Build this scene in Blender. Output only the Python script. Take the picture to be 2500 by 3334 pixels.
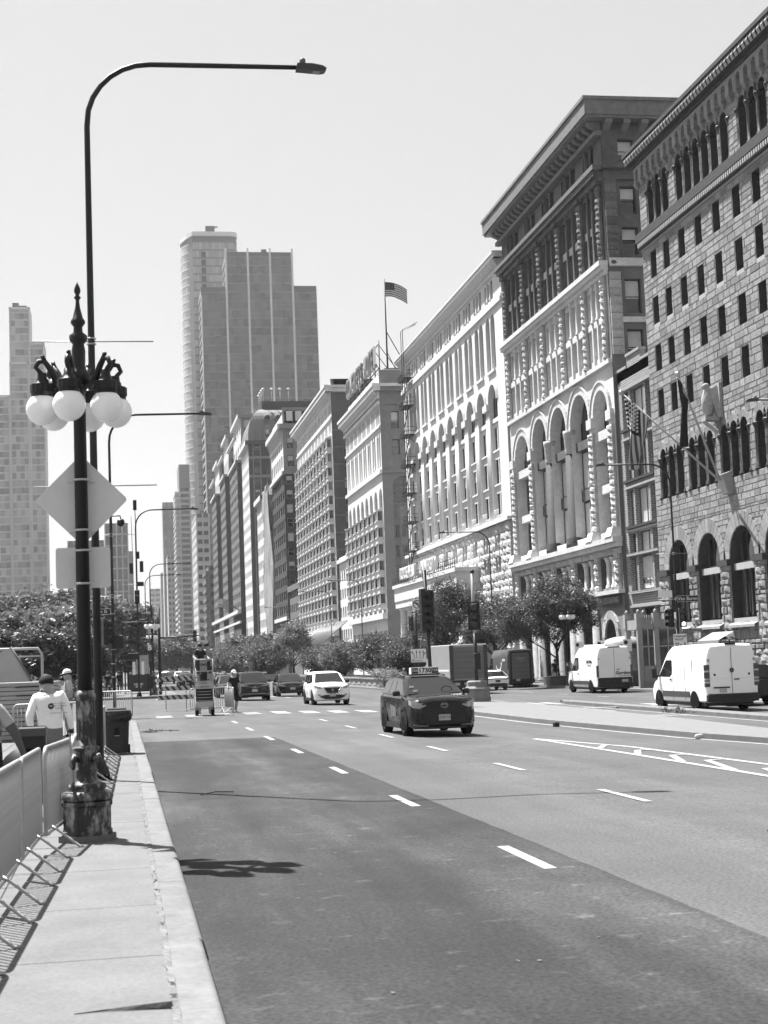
import bpy, bmesh, math, random
from mathutils import Matrix, Vector
R_ = math.radians
random.seed(7)
for o in list(bpy.data.objects): bpy.data.objects.remove(o)
SC = bpy.context.scene
COL = SC.collection

# ------------------------------------------------------------------ camera
cam = bpy.data.cameras.new('camera'); camo = bpy.data.objects.new('camera', cam); COL.objects.link(camo)
cam.sensor_fit = 'VERTICAL'; cam.sensor_height = 36.0; cam.lens = 5040.0/3334.0*36.0
cam.clip_start = 0.1; cam.clip_end = 9000
camo.matrix_world = Matrix(((0.98529857, 0.02128161, -0.16951052, 0.0),
                            (-0.16660665, -0.09984721, -0.98095502, 0.0),
                            (-0.03780146, 0.99477516, -0.09483365, 2.05),
                            (0, 0, 0, 1)))          # columns: right, up, back, position
cam.dof.use_dof = True; cam.dof.focus_distance = 62.0; cam.dof.aperture_fstop = 5.0
SC.camera = camo
SC.render.resolution_x = 768; SC.render.resolution_y = 1024

# ------------------------------------------------------------------ sky and sun
SUN_DIR = Vector((-0.305, 0.415, 1.0)).normalized()      # towards the sun
elev = math.asin(SUN_DIR.z); azim = math.atan2(SUN_DIR.x, SUN_DIR.y)
W = bpy.data.worlds.new('World'); SC.world = W; W.use_nodes = True
nt = W.node_tree; nt.nodes.clear()
sky = nt.nodes.new('ShaderNodeTexSky'); sky.sky_type = 'NISHITA'; sky.sun_disc = False
sky.sun_elevation = elev; sky.sun_rotation = azim; sky.air_density = 1.0; sky.dust_density = 1.0; sky.ozone_density = 1.0
bw = nt.nodes.new('ShaderNodeRGBToBW')
gm = nt.nodes.new('ShaderNodeMath'); gm.operation = 'POWER'; gm.inputs[1].default_value = 0.3
g2 = nt.nodes.new('ShaderNodeMath'); g2.operation = 'MULTIPLY'; g2.inputs[1].default_value = 1.60
bg = nt.nodes.new('ShaderNodeBackground'); bg.inputs['Strength'].default_value = 0.10
out = nt.nodes.new('ShaderNodeOutputWorld')
nt.links.new(sky.outputs[0], bw.inputs[0]); nt.links.new(bw.outputs[0], gm.inputs[0])
nt.links.new(gm.outputs[0], g2.inputs[0]); nt.links.new(g2.outputs[0], bg.inputs['Color']); nt.links.new(bg.outputs[0], out.inputs[0])
sun = bpy.data.lights.new('sun', 'SUN'); sun.energy = 5.0; sun.angle = R_(0.53)
suno = bpy.data.objects.new('sun', sun); COL.objects.link(suno)
suno.rotation_euler = SUN_DIR.to_track_quat('Z', 'Y').to_euler(); suno.location = (0, 0, 60)
SC.view_settings.view_transform = 'Standard'; SC.view_settings.look = 'None'
SC.view_settings.exposure = 1.6; SC.view_settings.gamma = 1.0
SC.render.engine = 'CYCLES'
SC.cycles.max_bounces = 6; SC.cycles.volume_bounces = 0

# ------------------------------------------------------------------ materials
MATS = {}
ALBEDO = 0.345          # the exposure is set for bright daylight, surfaces keep real-world reflectance
def mat(name, v=0.5, rough=0.8, spec=0.3, metal=0.0, noise=None, bump=None, isl=0.0, objr=0.0, stretch=None, n2=None, trans=0.0):
    """grey Principled material; noise=(scale, amount) tone variation, n2 a second one, isl / objr random tone per piece"""
    if name in MATS: return MATS[name]
    v *= ALBEDO
    m = bpy.data.materials.new(name); m.use_nodes = True; t = m.node_tree; N = t.nodes; L = t.links
    b = N['Principled BSDF']; b.inputs['Roughness'].default_value = rough
    b.inputs['Specular IOR Level'].default_value = spec; b.inputs['Metallic'].default_value = metal
    b.inputs['Base Color'].default_value = (v, v, v, 1)
    m.diffuse_color = (v, v, v, 1)
    cur = None
    def mul(a, fac_socket, amt):
        # a * (1 + amt*(x-0.5)*2)
        mr = N.new('ShaderNodeMapRange'); mr.inputs['To Min'].default_value = 1-amt; mr.inputs['To Max'].default_value = 1+amt
        L.new(fac_socket, mr.inputs['Value'])
        mm = N.new('ShaderNodeMath'); mm.operation = 'MULTIPLY'; L.new(mr.outputs[0], mm.inputs[0])
        if a is None: mm.inputs[1].default_value = v
        else: L.new(a, mm.inputs[1])
        return mm.outputs[0]
    co = N.new('ShaderNodeTexCoord').outputs['Object']
    if stretch:
        mp = N.new('ShaderNodeMapping'); mp.inputs['Scale'].default_value = stretch; L.new(co, mp.inputs[0]); cs = mp.outputs[0]
    else: cs = co
    for nz, c in ((noise, cs), (n2, co)):
        if nz:
            n = N.new('ShaderNodeTexNoise'); n.inputs['Scale'].default_value = nz[0]; n.inputs['Detail'].default_value = 5
            n.inputs['Roughness'].default_value = 0.65
            L.new(c, n.inputs['Vector'])
            mr = N.new('ShaderNodeMapRange'); mr.inputs['From Min'].default_value = .3; mr.inputs['From Max'].default_value = .7
            L.new(n.outputs['Fac'], mr.inputs['Value'])
            cur = mul(cur, mr.outputs[0], nz[1])
    if isl:
        g = N.new('ShaderNodeNewGeometry'); cur = mul(cur, g.outputs['Random Per Island'], isl)
    if objr:
        g = N.new('ShaderNodeObjectInfo'); cur = mul(cur, g.outputs['Random'], objr)
    if cur is not None: L.new(cur, b.inputs['Base Color'])
    if bump:
        n = N.new('ShaderNodeTexNoise'); n.inputs['Scale'].default_value = bump[0]; n.inputs['Detail'].default_value = 4
        L.new(co, n.inputs['Vector'])
        bp = N.new('ShaderNodeBump'); bp.inputs['Strength'].default_value = bump[1]; bp.inputs['Distance'].default_value = bump[2] if len(bump) > 2 else .02
        L.new(n.outputs['Fac'], bp.inputs['Height']); L.new(bp.outputs[0], b.inputs['Normal'])
    if trans: b.inputs['Subsurface Weight'].default_value = trans; b.inputs['Subsurface Radius'].default_value = (.3, .3, .3)
    MATS[name] = m
    return m
M = mat
def leafmat(name, v, tr=0.35):
    v *= .60
    m = bpy.data.materials.new(name); m.use_nodes = True; t = m.node_tree; N = t.nodes; L = t.links
    b = N['Principled BSDF']; b.inputs['Roughness'].default_value = .5; b.inputs['Specular IOR Level'].default_value = .35
    g = N.new('ShaderNodeNewGeometry'); mr = N.new('ShaderNodeMapRange'); mr.inputs['To Min'].default_value = v*.55; mr.inputs['To Max'].default_value = v*1.5
    L.new(g.outputs['Random Per Island'], mr.inputs['Value']); L.new(mr.outputs[0], b.inputs['Base Color'])
    td = N.new('ShaderNodeBsdfTranslucent'); L.new(mr.outputs[0], td.inputs['Color'])
    mx = N.new('ShaderNodeMixShader'); mx.inputs[0].default_value = tr
    L.new(b.outputs[0], mx.inputs[1]); L.new(td.outputs[0], mx.inputs[2]); L.new(mx.outputs[0], N['Material Output'].inputs[0])
    MATS[name] = m; return m

# ------------------------------------------------------------------ mesh builder
class MB:
    def __init__(s, T=None): s.v = []; s.f = []; s.m = []; s.sm = []; s.T = T
    def add(s, vs, fs, m=0, smooth=False):
        b = len(s.v)
        for p in vs:
            if s.T is not None: p = s.T(p) if callable(s.T) else s.T @ Vector(p)
            s.v.append(tuple(p))
        for f in fs: s.f.append(tuple(i+b for i in f)); s.m.append(m); s.sm.append(smooth)
        return s
    def box(s, x0, x1, y0, y1, z0, z1, m=0):
        return s.add([(x0,y0,z0),(x1,y0,z0),(x1,y1,z0),(x0,y1,z0),(x0,y0,z1),(x1,y0,z1),(x1,y1,z1),(x0,y1,z1)],
                     [(0,3,2,1),(4,5,6,7),(0,1,5,4),(1,2,6,5),(2,3,7,6),(3,0,4,7)], m)
    def cbox(s, c, d, m=0): return s.box(c[0]-d[0]/2, c[0]+d[0]/2, c[1]-d[1]/2, c[1]+d[1]/2, c[2]-d[2]/2, c[2]+d[2]/2, m)
    def bbox(s, x0, x1, y0, y1, z0, z1, b=.02, m=0):
        """box with chamfered vertical and top edges"""
        P = [(x0+b,y0),(x1-b,y0),(x1,y0+b),(x1,y1-b),(x1-b,y1),(x0+b,y1),(x0,y1-b),(x0,y0+b)]
        cx, cy = (x0+x1)/2, (y0+y1)/2
        def ins(p, k): return (max(x0+k, min(x1-k, p[0])), max(y0+k, min(y1-k, p[1])))
        vs = [(p[0],p[1],z0) for p in P]+[(p[0],p[1],z1-b) for p in P]+[ins(p,b)+(z1,) for p in P]
        fs = [tuple(range(7,-1,-1)), tuple(range(16,24))]
        for k in (0, 8):
            for i in range(8): fs.append((k+i, k+(i+1)%8, k+8+(i+1)%8, k+8+i))
        return s.add(vs, fs, m)
    def quad(s, a, b, c, d, m=0): return s.add([a,b,c,d], [(0,1,2,3)], m)
    def poly(s, ps, m=0): return s.add(ps, [tuple(range(len(ps)))], m)
    def prism(s, pts, z0, z1, m=0):
        """polygon of (x,y) extruded in z"""
        n = len(pts)
        return s.add([(p[0],p[1],z0) for p in pts]+[(p[0],p[1],z1) for p in pts],
                     [tuple(range(n-1,-1,-1)), tuple(range(n,2*n))]+[(i,(i+1)%n,n+(i+1)%n,n+i) for i in range(n)], m)
    def prismx(s, pts, x0, x1, m=0):
        """polygon of (y,z) extruded in x"""
        n = len(pts)
        return s.add([(x0,p[0],p[1]) for p in pts]+[(x1,p[0],p[1]) for p in pts],
                     [tuple(range(n-1,-1,-1)), tuple(range(n,2*n))]+[(i,(i+1)%n,n+(i+1)%n,n+i) for i in range(n)], m)
    def prismy(s, pts, y0, y1, m=0):
        """polygon of (x,z) extruded in y"""
        n = len(pts)
        return s.add([(p[0],y0,p[1]) for p in pts]+[(p[0],y1,p[1]) for p in pts],
                     [tuple(range(n-1,-1,-1)), tuple(range(n,2*n))]+[(i,(i+1)%n,n+(i+1)%n,n+i) for i in range(n)], m)
    def lathe(s, prof, n=16, c=(0,0,0), m=0, smooth=True, a0=0.0, cap=True):
        vs = []; fs = []
        for r, z in prof:
            for i in range(n):
                a = a0+2*math.pi*i/n; vs.append((c[0]+r*math.cos(a), c[1]+r*math.sin(a), c[2]+z))
        for k in range(len(prof)-1):
            for i in range(n):
                j = (i+1)%n; fs.append((k*n+i, k*n+j, (k+1)*n+j, (k+1)*n+i))
        s.add(vs, fs, m, smooth)
        if cap:
            b = len(s.v)-len(vs)
            s.f.append(tuple(b+i for i in range(n-1,-1,-1))); s.m.append(m); s.sm.append(False)
            t = b+(len(prof)-1)*n
            s.f.append(tuple(t+i for i in range(n))); s.m.append(m); s.sm.append(False)
        return s
    def tube(s, path, r, n=8, m=0, smooth=True, cap=True):
        """tube along points; r number or list"""
        path = [Vector(p) for p in path]; k = len(path)
        rs = r if isinstance(r, (list, tuple)) else [r]*k
        vs = []; fs = []; prev = None
        for i, p in enumerate(path):
            d = (path[min(i+1,k-1)]-path[max(i-1,0)])
            d = d.normalized() if d.length > 1e-9 else Vector((0,0,1))
            if prev is None:
                up = Vector((0,0,1)) if abs(d.z) < .9 else Vector((1,0,0))
                a = d.cross(up).normalized()
            else:
                a = (prev-d*prev.dot(d)); a = a.normalized() if a.length > 1e-6 else d.orthogonal().normalized()
            prev = a; b = d.cross(a)
            for j in range(n):
                t = 2*math.pi*j/n; vs.append(p+(a*math.cos(t)+b*math.sin(t))*rs[i])
        for i in range(k-1):
            for j in range(n):
                q = (j+1)%n; fs.append((i*n+j, i*n+q, (i+1)*n+q, (i+1)*n+j))
        if cap: fs.append(tuple(range(n-1,-1,-1))); fs.append(tuple(range((k-1)*n, k*n)))
        return s.add(vs, fs, m, smooth)
    def sphere(s, c, r, n=16, k=10, m=0):
        rx, ry, rz = r if isinstance(r, (list, tuple)) else (r, r, r)
        vs = []; fs = []
        for i in range(k+1):
            ph = math.pi*i/k
            for j in range(n):
                t = 2*math.pi*j/n; vs.append((c[0]+rx*math.sin(ph)*math.cos(t), c[1]+ry*math.sin(ph)*math.sin(t), c[2]-rz*math.cos(ph)))
        for i in range(k):
            for j in range(n):
                q = (j+1)%n; fs.append((i*n+j, i*n+q, (i+1)*n+q, (i+1)*n+j))
        return s.add(vs, fs, m, True)
    def disc(s, c, r, axis='x', n=20, m=0, r2=None):
        pts = []
        for i in range(n):
            t = 2*math.pi*i/n; a, b = r*math.cos(t), (r2 or r)*math.sin(t)
            pts.append({'x': (c[0], c[1]+a, c[2]+b), 'y': (c[0]+a, c[1], c[2]+b), 'z': (c[0]+a, c[1]+b, c[2])}[axis])
        return s.add(pts, [tuple(range(n))], m)
    def mesh(s, name, mats):
        me = bpy.data.meshes.new(name); me.from_pydata(s.v, [], s.f)
        if not isinstance(mats, (list, tuple)): mats = [mats]
        for x in mats: me.materials.append(x)
        me.polygons.foreach_set('material_index', s.m)
        me.polygons.foreach_set('use_smooth', s.sm)
        me.update(); return me
    def build(s, name, mats, parent=None, **k):
        return obj(name, s.mesh(name, mats), parent, **k)

def obj(name, me, parent=None, loc=None, rot=None, scale=None, label=None, kind=None, cat=None, group=None):
    o = bpy.data.objects.new(name, me); COL.objects.link(o)
    if parent is not None:
        o.parent = parent
        if parent.get('_w'):        # things built in world coordinates
            o.matrix_parent_inverse = Matrix.Translation(-Vector(parent['_w']))
    if loc is not None: o.location = loc
    if rot is not None: o.rotation_euler = rot
    if scale is not None: o.scale = scale
    if label: o['label'] = label
    if kind: o['kind'] = kind
    if cat: o['category'] = cat
    if group: o['group'] = group
    return o
def thing(name, label, cat, loc=(0,0,0), rz=0.0, group=None, world=False):
    o = bpy.data.objects.new(name, None); COL.objects.link(o)
    o.empty_display_size = .2
    o.location = loc; o.rotation_euler = (0,0,rz); o['label'] = label; o['category'] = cat
    if group: o['group'] = group
    if world: o['_w'] = tuple(loc)
    return o
def struct(name, mb, mats, parent=None):
    o = mb.build(name, mats, parent)
    if parent is None: o['kind'] = 'structure'
    return o
def kids(o): return [c for c in COL.objects if c.parent == o]
def copy_tree(o, kidmap, parent=None, **k):
    c = o.copy(); COL.objects.link(c); c.parent = parent
    for x in kidmap.get(o.name, ()): copy_tree(x, kidmap, c)
    for a, b in k.items(): c[a] = b
    return c
def kidtree():
    d = {}
    for c in COL.objects:
        if c.parent: d.setdefault(c.parent.name, []).append(c)
    return d
def place(proto, spots, labels=None, km=None):
    """copies of a thing: first spot is the prototype itself"""
    km = km or kidtree(); res = []
    for i, (x, y, z, rz) in enumerate(spots):
        o = proto if i == 0 else copy_tree(proto, km)
        o.location = (x, y, z); o.rotation_euler = (0, 0, rz)
        if labels: o['label'] = labels[i]
        res.append(o)
    return res
_tc = {}
def text_mesh(txt, size=1.0, depth=0.01, m=None, align='CENTER', sx=1.0, shear=0.0, bold=0.0):
    """text as a mesh in the local xz plane, reading along +x, facing -y"""
    key = (txt, size, depth, m.name, align, sx, shear, bold)
    if key in _tc: return _tc[key]
    cu = bpy.data.curves.new('text', 'FONT'); cu.body = txt; cu.size = size; cu.align_x = align; cu.align_y = 'CENTER'
    cu.extrude = depth; cu.resolution_u = 2; cu.shear = shear; cu.offset = bold
    o = bpy.data.objects.new('text', cu)
    me = bpy.data.meshes.new_from_object(o)
    bpy.data.objects.remove(o)
    me.transform(Matrix.Rotation(math.pi/2, 4, 'X') @ Matrix.Diagonal((sx, 1, 1, 1)))
    me.materials.clear(); me.materials.append(m); me.name = 'lettering'
    for p in me.polygons: p.material_index = 0
    _tc[key] = me; return me
def gz(x): return -0.028*(min(max(x, 6), 22)-6)
def jit(a): return (random.random()*2-1)*a
# ================================================================== materials used everywhere
def asphalt(name, v, track=0.10, speck=.22, patch=.12, dust=.25):
    v *= ALBEDO
    m = bpy.data.materials.new(name); m.use_nodes = True; t = m.node_tree; N = t.nodes; L = t.links
    b = N['Principled BSDF']; b.inputs['Roughness'].default_value = .85; b.inputs['Specular IOR Level'].default_value = .2
    co = N.new('ShaderNodeTexCoord').outputs['Object']
    def nz(scale, st=None, det=3):
        c = co
        if st:
            mp = N.new('ShaderNodeMapping'); mp.inputs['Scale'].default_value = st; L.new(co, mp.inputs[0]); c = mp.outputs[0]
        n = N.new('ShaderNodeTexNoise'); n.inputs['Scale'].default_value = scale; n.inputs['Detail'].default_value = det; n.inputs['Roughness'].default_value = .6
        L.new(c, n.inputs['Vector']); return n.outputs['Fac']
    def rng(s, a, bb, lo=.3, hi=.7):
        mr = N.new('ShaderNodeMapRange'); mr.inputs['From Min'].default_value = lo; mr.inputs['From Max'].default_value = hi
        mr.inputs['To Min'].default_value = a; mr.inputs['To Max'].default_value = bb; L.new(s, mr.inputs[0]); return mr.outputs[0]
    def mul(a, c):
        mm = N.new('ShaderNodeMath'); mm.operation = 'MULTIPLY'
        for i, q in enumerate((a, c)):
            if isinstance(q, float): mm.inputs[i].default_value = q
            else: L.new(q, mm.inputs[i])
        return mm.outputs[0]
    c = mul(v, rng(nz(26, det=6), 1-speck, 1+speck, .25, .75))
    c = mul(c, rng(nz(.35, det=5), 1-patch, 1+patch))
    c = mul(c, rng(nz(.85, (1.0, .05, 1), 3), 1-track, 1+track))        # wheel tracks along the street
    c = mul(c, rng(nz(.55, (1.0, .22, 1), 5), 1.0, 1.0+dust, .47, .66))        # pale dusty patches drawn out along the lane
    c = mul(c, rng(nz(5, (.6, .9, 1), 6), 1.0, 1.0+dust, .60, .69))           # small pale scuffs
    c = mul(c, rng(nz(2.2, (1, .6, 1), 6), .80, 1.0, .26, .34))          # oil spots
    L.new(c, b.inputs['Base Color'])
    bp = N.new('ShaderNodeBump'); bp.inputs['Strength'].default_value = .35; bp.inputs['Distance'].default_value = .01
    L.new(nz(70), bp.inputs['Height']); L.new(bp.outputs[0], b.inputs['Normal'])
    MATS[name] = m; return m
A_OLD = asphalt('asphalt_old', .20, .12, .55, .12); A_NEW = asphalt('asphalt_resurfaced', .070, .38, .70, .28, 1.0)
CONC = M('concrete_walk', .37, .9, .2, noise=(28, .16), n2=(1.6, .13), bump=(60, .3, .01), objr=.05)
KERB = M('kerb_concrete', .40, .9, .2, noise=(18, .12), n2=(2.6, .18), bump=(50, .3, .01), objr=.06)
MEDC = M('median_concrete', .42, .9, .2, noise=(3, .10), n2=(20, .08), bump=(40, .3, .01))
PAINT = M('road_paint', .80, .7, .3, noise=(7, .22), n2=(30, .22))
PAINTW = M('road_paint_worn', .50, .8, .3, noise=(6, .28), n2=(30, .2))
GRASS = M('lawn', .07, .95, .1, noise=(6, .3), n2=(.4, .3))
DIRT = M('soil', .10, .95, .1, noise=(8, .3))

# ================================================================== ground
mb = MB(); mb.quad((-900,-150,-1.0),(900,-150,-1.0),(900,2600,-1.0),(-900,2600,-1.0))
struct('ground', mb, M('far_ground', .2, .95, .1, noise=(.02, .2)))
# carriageway: one sheet, falling gently towards the far kerb
xs = [-70, -20, .0, 3, 6, 8, 10, 12, 14, 16, 18, 20, 22, 26, 33, 75]; ys = [-30, 20, 40, 60, 80, 110, 150, 300, 600, 1200, 2550]
mb = MB(); vs = [(x, y, gz(x)) for y in ys for x in xs]; n = len(xs)
mb.add(vs, [(j*n+i, j*n+i+1, (j+1)*n+i+1, (j+1)*n+i) for j in range(len(ys)-1) for i in range(n-1)])
road = struct('road', mb, A_OLD)
# resurfaced dark lane
mb = MB()
mb.add([(.54,-20,.006),(4.55,-20,.006)]+[(4.52-.0075*(k*.5)+jit(.012), k*.5, .006) for k in range(16, 88)]+[(4.22,43.7,.006),(3.0,43.85,.006),(1.8,43.95,.006),(.54,44.2,.006)], [tuple(range(2+72+4))])
struct('resurfaced_lane', mb, A_NEW)
# painted marks: every dash a piece of the road
def strip(x0, x1, y0, y1, z=.011, name='lane_dash', m=None, dx=0.0):
    b = MB(); b.add([(x0,y0,gz(x0)+z),(x1,y0,gz(x1)+z),(x1+dx,y1,gz(x1+dx)+z),(x0+dx,y1,gz(x0+dx)+z)], [(0,1,2,3)])
    return b.build(name, m or PAINT, road)
for y in (14.55, 21.4, 28.3, 35.3, 42.0, 48.6, 55.2): strip(3.93, 4.06, y, y+(1.9 if y < 40 else 2.4))
for y in (20.6, 27.3, 34.0, 40.9, 47.6, 54.3): strip(7.02, 7.15, y, y+2.2)
for k in range(9): strip(3.9, 4.05, 118+k*13, 121.5+k*13); strip(7.1, 7.25, 118+k*13, 121.5+k*13)
for k in range(8): strip(10.3, 10.45, 84+k*13, 87+k*13)
for k in range(8): strip(1.4+k*1.22, 2.06+k*1.22, 64.2, 67.4, name='crosswalk_bar', m=PAINTW if k in (0, 1, 2, 3) else PAINT)
for k in range(8): strip(2.2+k*1.22, 2.7+k*1.22, 101.5, 104.5, name='crosswalk_bar', m=PAINTW)
for k in range(8): strip(22.6+k*1.05, 23.2+k*1.05, 66.5, 69.5, name='crosswalk_bar')
for k in range(3): strip(18.9+k*.9, 19.4+k*.9, 73.0, 76.5, name='crosswalk_bar')
strip(18.9, 31, 64.9, 65.3, name='stop_line'); strip(5.2, 13, 108, 108.4, name='stop_line', m=PAINTW)
for y in (40, 47, 54, 60, 82, 90, 98, 106): strip(26.2, 26.33, y, y+2.2)
# gore with hatching left of the median
def line(pts, w, name, m=PAINT, z=.011):
    b = MB()
    for (xa, ya), (xb, yb) in zip(pts, pts[1:]):
        d = Vector((xb-xa, yb-ya)).normalized(); nx, ny = -d.y*w/2, d.x*w/2
        b.add([(xa-nx,ya-ny,gz(xa)+z),(xa+nx,ya+ny,gz(xa)+z),(xb+nx,yb+ny,gz(xb)+z),(xb-nx,yb-ny,gz(xb)+z)], [(0,1,2,3)])
    return b.build(name, m, road)
line([(10.4,38.9),(10.53,31.7),(10.58,24.7),(10.6,14)], .16, 'gore_line')
line([(10.4,38.9),(11.43,34.35),(11.8,27.5),(12.2,18)], .16, 'gore_line')
for ya, yb in ((34.0,35.2),(31.4,33.0),(28.8,31.0),(26.2,29.2),(23.4,26.6)):
    line([(10.62,ya),(11.02+(35.2-yb)*.03,yb-.2),(11.30+(35.2-yb)*.045,yb)], .15, 'hatch_bar', m=PAINT, z=.013)
line([(13.0,62),(13.1,50),(13.65,42),(14.0,38),(14.6,34.8),(15.4,30)], .12, 'edge_line')
line([(18.9,76),(18.7,68),(18.0,48),(17.0,38)], .11, 'edge_line', m=PAINTW)
line([(20.6,75),(20.5,48),(20.4,30)], .11, 'edge_line')
# ONLY lettering and arrow in the turning bay
def roadtext(txt, x, y, sx, sy):
    me = text_mesh(txt, 1.0, 0.0, PAINT, sx=1.0).copy()
    me.transform(Matrix.Rotation(-math.pi/2, 4, 'X'))
    o = obj('road_lettering', me, road, (x, y, gz(x)+.016), (0, 0.028, 0), (sx, sy, 1))
roadtext('ONLY', 19.55, 54.5, .75, 3.0)
b = MB(); b.add([(x, y, gz(x)+.016) for x, y in ((19.5,60.5),(19.7,60.5),(19.7,63.5),(20.1,63.2),(19.6,65.0),(19.1,63.2),(19.5,63.5))], [tuple(range(7))]); b.build('turn_arrow', PAINT, road)
# pale scrapes and dusty smears on the dark lane, cracks, little stains
def blot(x, y, rx, ry, z=.0125, m=None, name='chalk_mark', n=11):
    b = MB(); b.add([(x+rx*math.cos(t)*(1+jit(.4)), y+ry*math.sin(t)*(1+jit(.4)), gz(x)+z) for t in [2*math.pi*i/n for i in range(n)]], [tuple(range(n))])
    return b.build(name, m, road)
SM = M('chalk_smear', .12, .95, .1, noise=(25, .15)); SM2 = M('chalk_bright', .30, .95, .1, noise=(20, .3))
rng = random.Random(3)
for i in range(14): blot(.7+rng.random()*3.0, 9+rng.random()*20, .008+rng.random()*.012, .012+rng.random()*.03, m=SM2, n=7)
TAR = M('tar_crack', .07, .8, .3)
def crack(pts, w=.012, m=TAR, z=.014, name='road_crack'):
    P = []
    for (xa, ya), (xb, yb) in zip(pts, pts[1:]):
        for k in range(5):
            t = k/5; P.append((xa+(xb-xa)*t+jit(.03), ya+(yb-ya)*t+jit(.05)))
    P.append(pts[-1])
    return line(P, w, name, m, z)
crack([(4.3, 43.7), (8.2, 50), (13, 58)], .02); crack([(5, 30), (7.5, 33), (9.6, 37)], .01); crack([(.6, 51), (3.9, 52), (9, 54)], .03)
crack([(1, 62), (6, 62.5), (12, 63)], .03)

# ------------------------------------------------------------------ near pavement (left) with slabs, kerb stones
SW = .15
b = MB(); b.box(-9.0, .2745, -25, 59.3, -.4, SW-.014); walk = struct('pavement', b, M('joint_dirt', .30, .95, .1, noise=(20, .3)))
ycuts = [-6, -1.5, 2.2, 5.2, 8.35, 10.65, 12.9, 15.3, 17.4, 19.9, 22.0, 24.5, 27, 29.4, 32, 34.5, 37, 39.5, 42, 44.6, 47, 49.5, 52, 54.4, 57, 59.3]
xc = [-9.0, -7.0, -4.9, -2.9, -1.05, .26]
for y0, y1 in zip(ycuts, ycuts[1:]):
    for x0, x1 in zip(xc, xc[1:]):
        if y0 < 2 and x0 < -3: continue
        t = MB(); h = jit(.0015); g = .005
        t.bbox(x0+g, x1-g*(2.2 if x1 > .1 else 1), y0+g, y1-g, SW-.10, SW+h, .006); t.build('paving_slab', CONC, walk)
# broken, lifted slab corner close by
t = MB(); Z = SW+.004
t.add([(-.30,9.02,Z),(-.10,9.05,Z+.006),(.10,9.03,Z+.022),(.24,9.00,Z+.034),(.24,9.32,Z+.006),(.05,9.40,Z+.004),(-.15,9.30,Z+.004),(-.30,9.02,SW-.02),(-.10,9.03,SW-.02),(.10,9.01,SW-.02),(.24,8.98,SW-.02)],
      [(0,1,6),(1,2,5,6),(2,3,4,5),(7,8,1,0),(8,9,2,1),(9,10,3,2)]); t.build('lifted_slab_corner', CONC, walk)
t = MB(); t.add([(x, y, SW+.0055) for x, y in ((-.20,9.022),(-.08,9.02),(.08,9.005),(.24,8.978),(.25,8.995),(.10,9.02),(-.08,9.03))], [tuple(range(7))]); t.build('slab_gap', M('gap_dark', .03, .9, .1), walk)
# kerb stones; rounded front edge
def kerbstone(y0, y1, x0=.275, x1=.53, top=SW):
    r = .045; pr = [(x0, -.1), (x0, top-.008), (x0+.008, top), (x1-r, top)]
    for k in range(1, 5): a = math.pi/2*k/4; pr.append((x1-r+r*math.sin(a), top-r+r*math.cos(a)))
    pr.append((x1+.012, -.1)); t = MB(); t.prismy(pr, y0+.004, y1-.004); return t
kb = kerbstone(0, 3.02).mesh('kerb_stone', KERB)
kerb = kerbstone(-25, -3.9); kerb = struct('kerb', kerb, KERB)
y = -3.9
while y < 58.3:
    obj('kerb_stone', kb, kerb, (jit(.006), y, jit(.002))); y += 3.02
# crumbling mortar strip between kerb and slabs
t = MB(); P = []
y = 2.0
while y < 59:
    P.append((.240+jit(.008), .282+jit(.005), y)); y += .10+rng.random()*.12
t.add([q for l, r, y in P for q in ((l, y, SW+.0085), (r, y, SW+.0085))], [(2*i, 2*i+1, 2*i+3, 2*i+2) for i in range(len(P)-1)])
t.build('mortar_strip', M('mortar_strip', .40, .95, .1, noise=(22, .35), n2=(1.6, .3), bump=(30, .6, .01)), kerb)
for i in range(16):
    y = 8.2+rng.random()**1.5*38; w = .008+rng.random()*.014; t = MB(); t.add([(.260+jit(.012)+dx, y+dy, SW+.0105) for dx, dy in ((-w,-.04),(w,-.05),(w*.6,.0),(w,.05),(-w,.06),(-w*.5,.01))], [tuple(range(6))]); t.build('mortar_chip', M('mortar_hole', .12, .95, .1), kerb)
# corner of the near pavement
pts = [(-9, 59.3), (.20, 59.3), (.1, 60.6), (-.4, 61.6), (-1.4, 62.3), (-3, 62.6), (-9, 62.6)]
t = MB(); t.prism(pts, -.2, SW-.002); struct('pavement_corner', t, CONC)
# far left pavement behind the cross street, bulging into the road
pts = [(-9, 108.2), (2.2, 107.4), (3.3, 108.6), (3.7, 111), (3.7, 185), (1.5, 200), (1.2, 1200), (-9, 1200)]
t = MB(); t.prism(pts, -.2, SW); struct('far_pavement', t, CONC)
t = MB(); pk = [(-9, 108.05), (2.25, 107.2), (3.5, 108.5), (3.95, 111), (3.95, 185), (3.7, 185), (3.7, 111), (3.3, 108.7), (2.2, 107.45), (-9, 108.3)]
t.prism(pk, -.2, SW+.004); struct('far_pavement_kerb', t, KERB)
t = MB(); t.quad((-400, 108, .12), (-9, 108, .12), (-9, 1500, .12), (-400, 1500, .12)); struct('park_lawn', t, GRASS)
t = MB(); t.quad((-200, -25, .10), (-9, -25, .10), (-9, 62, .10), (-200, 62, .10)); struct('plaza_paving', t, CONC)

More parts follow.
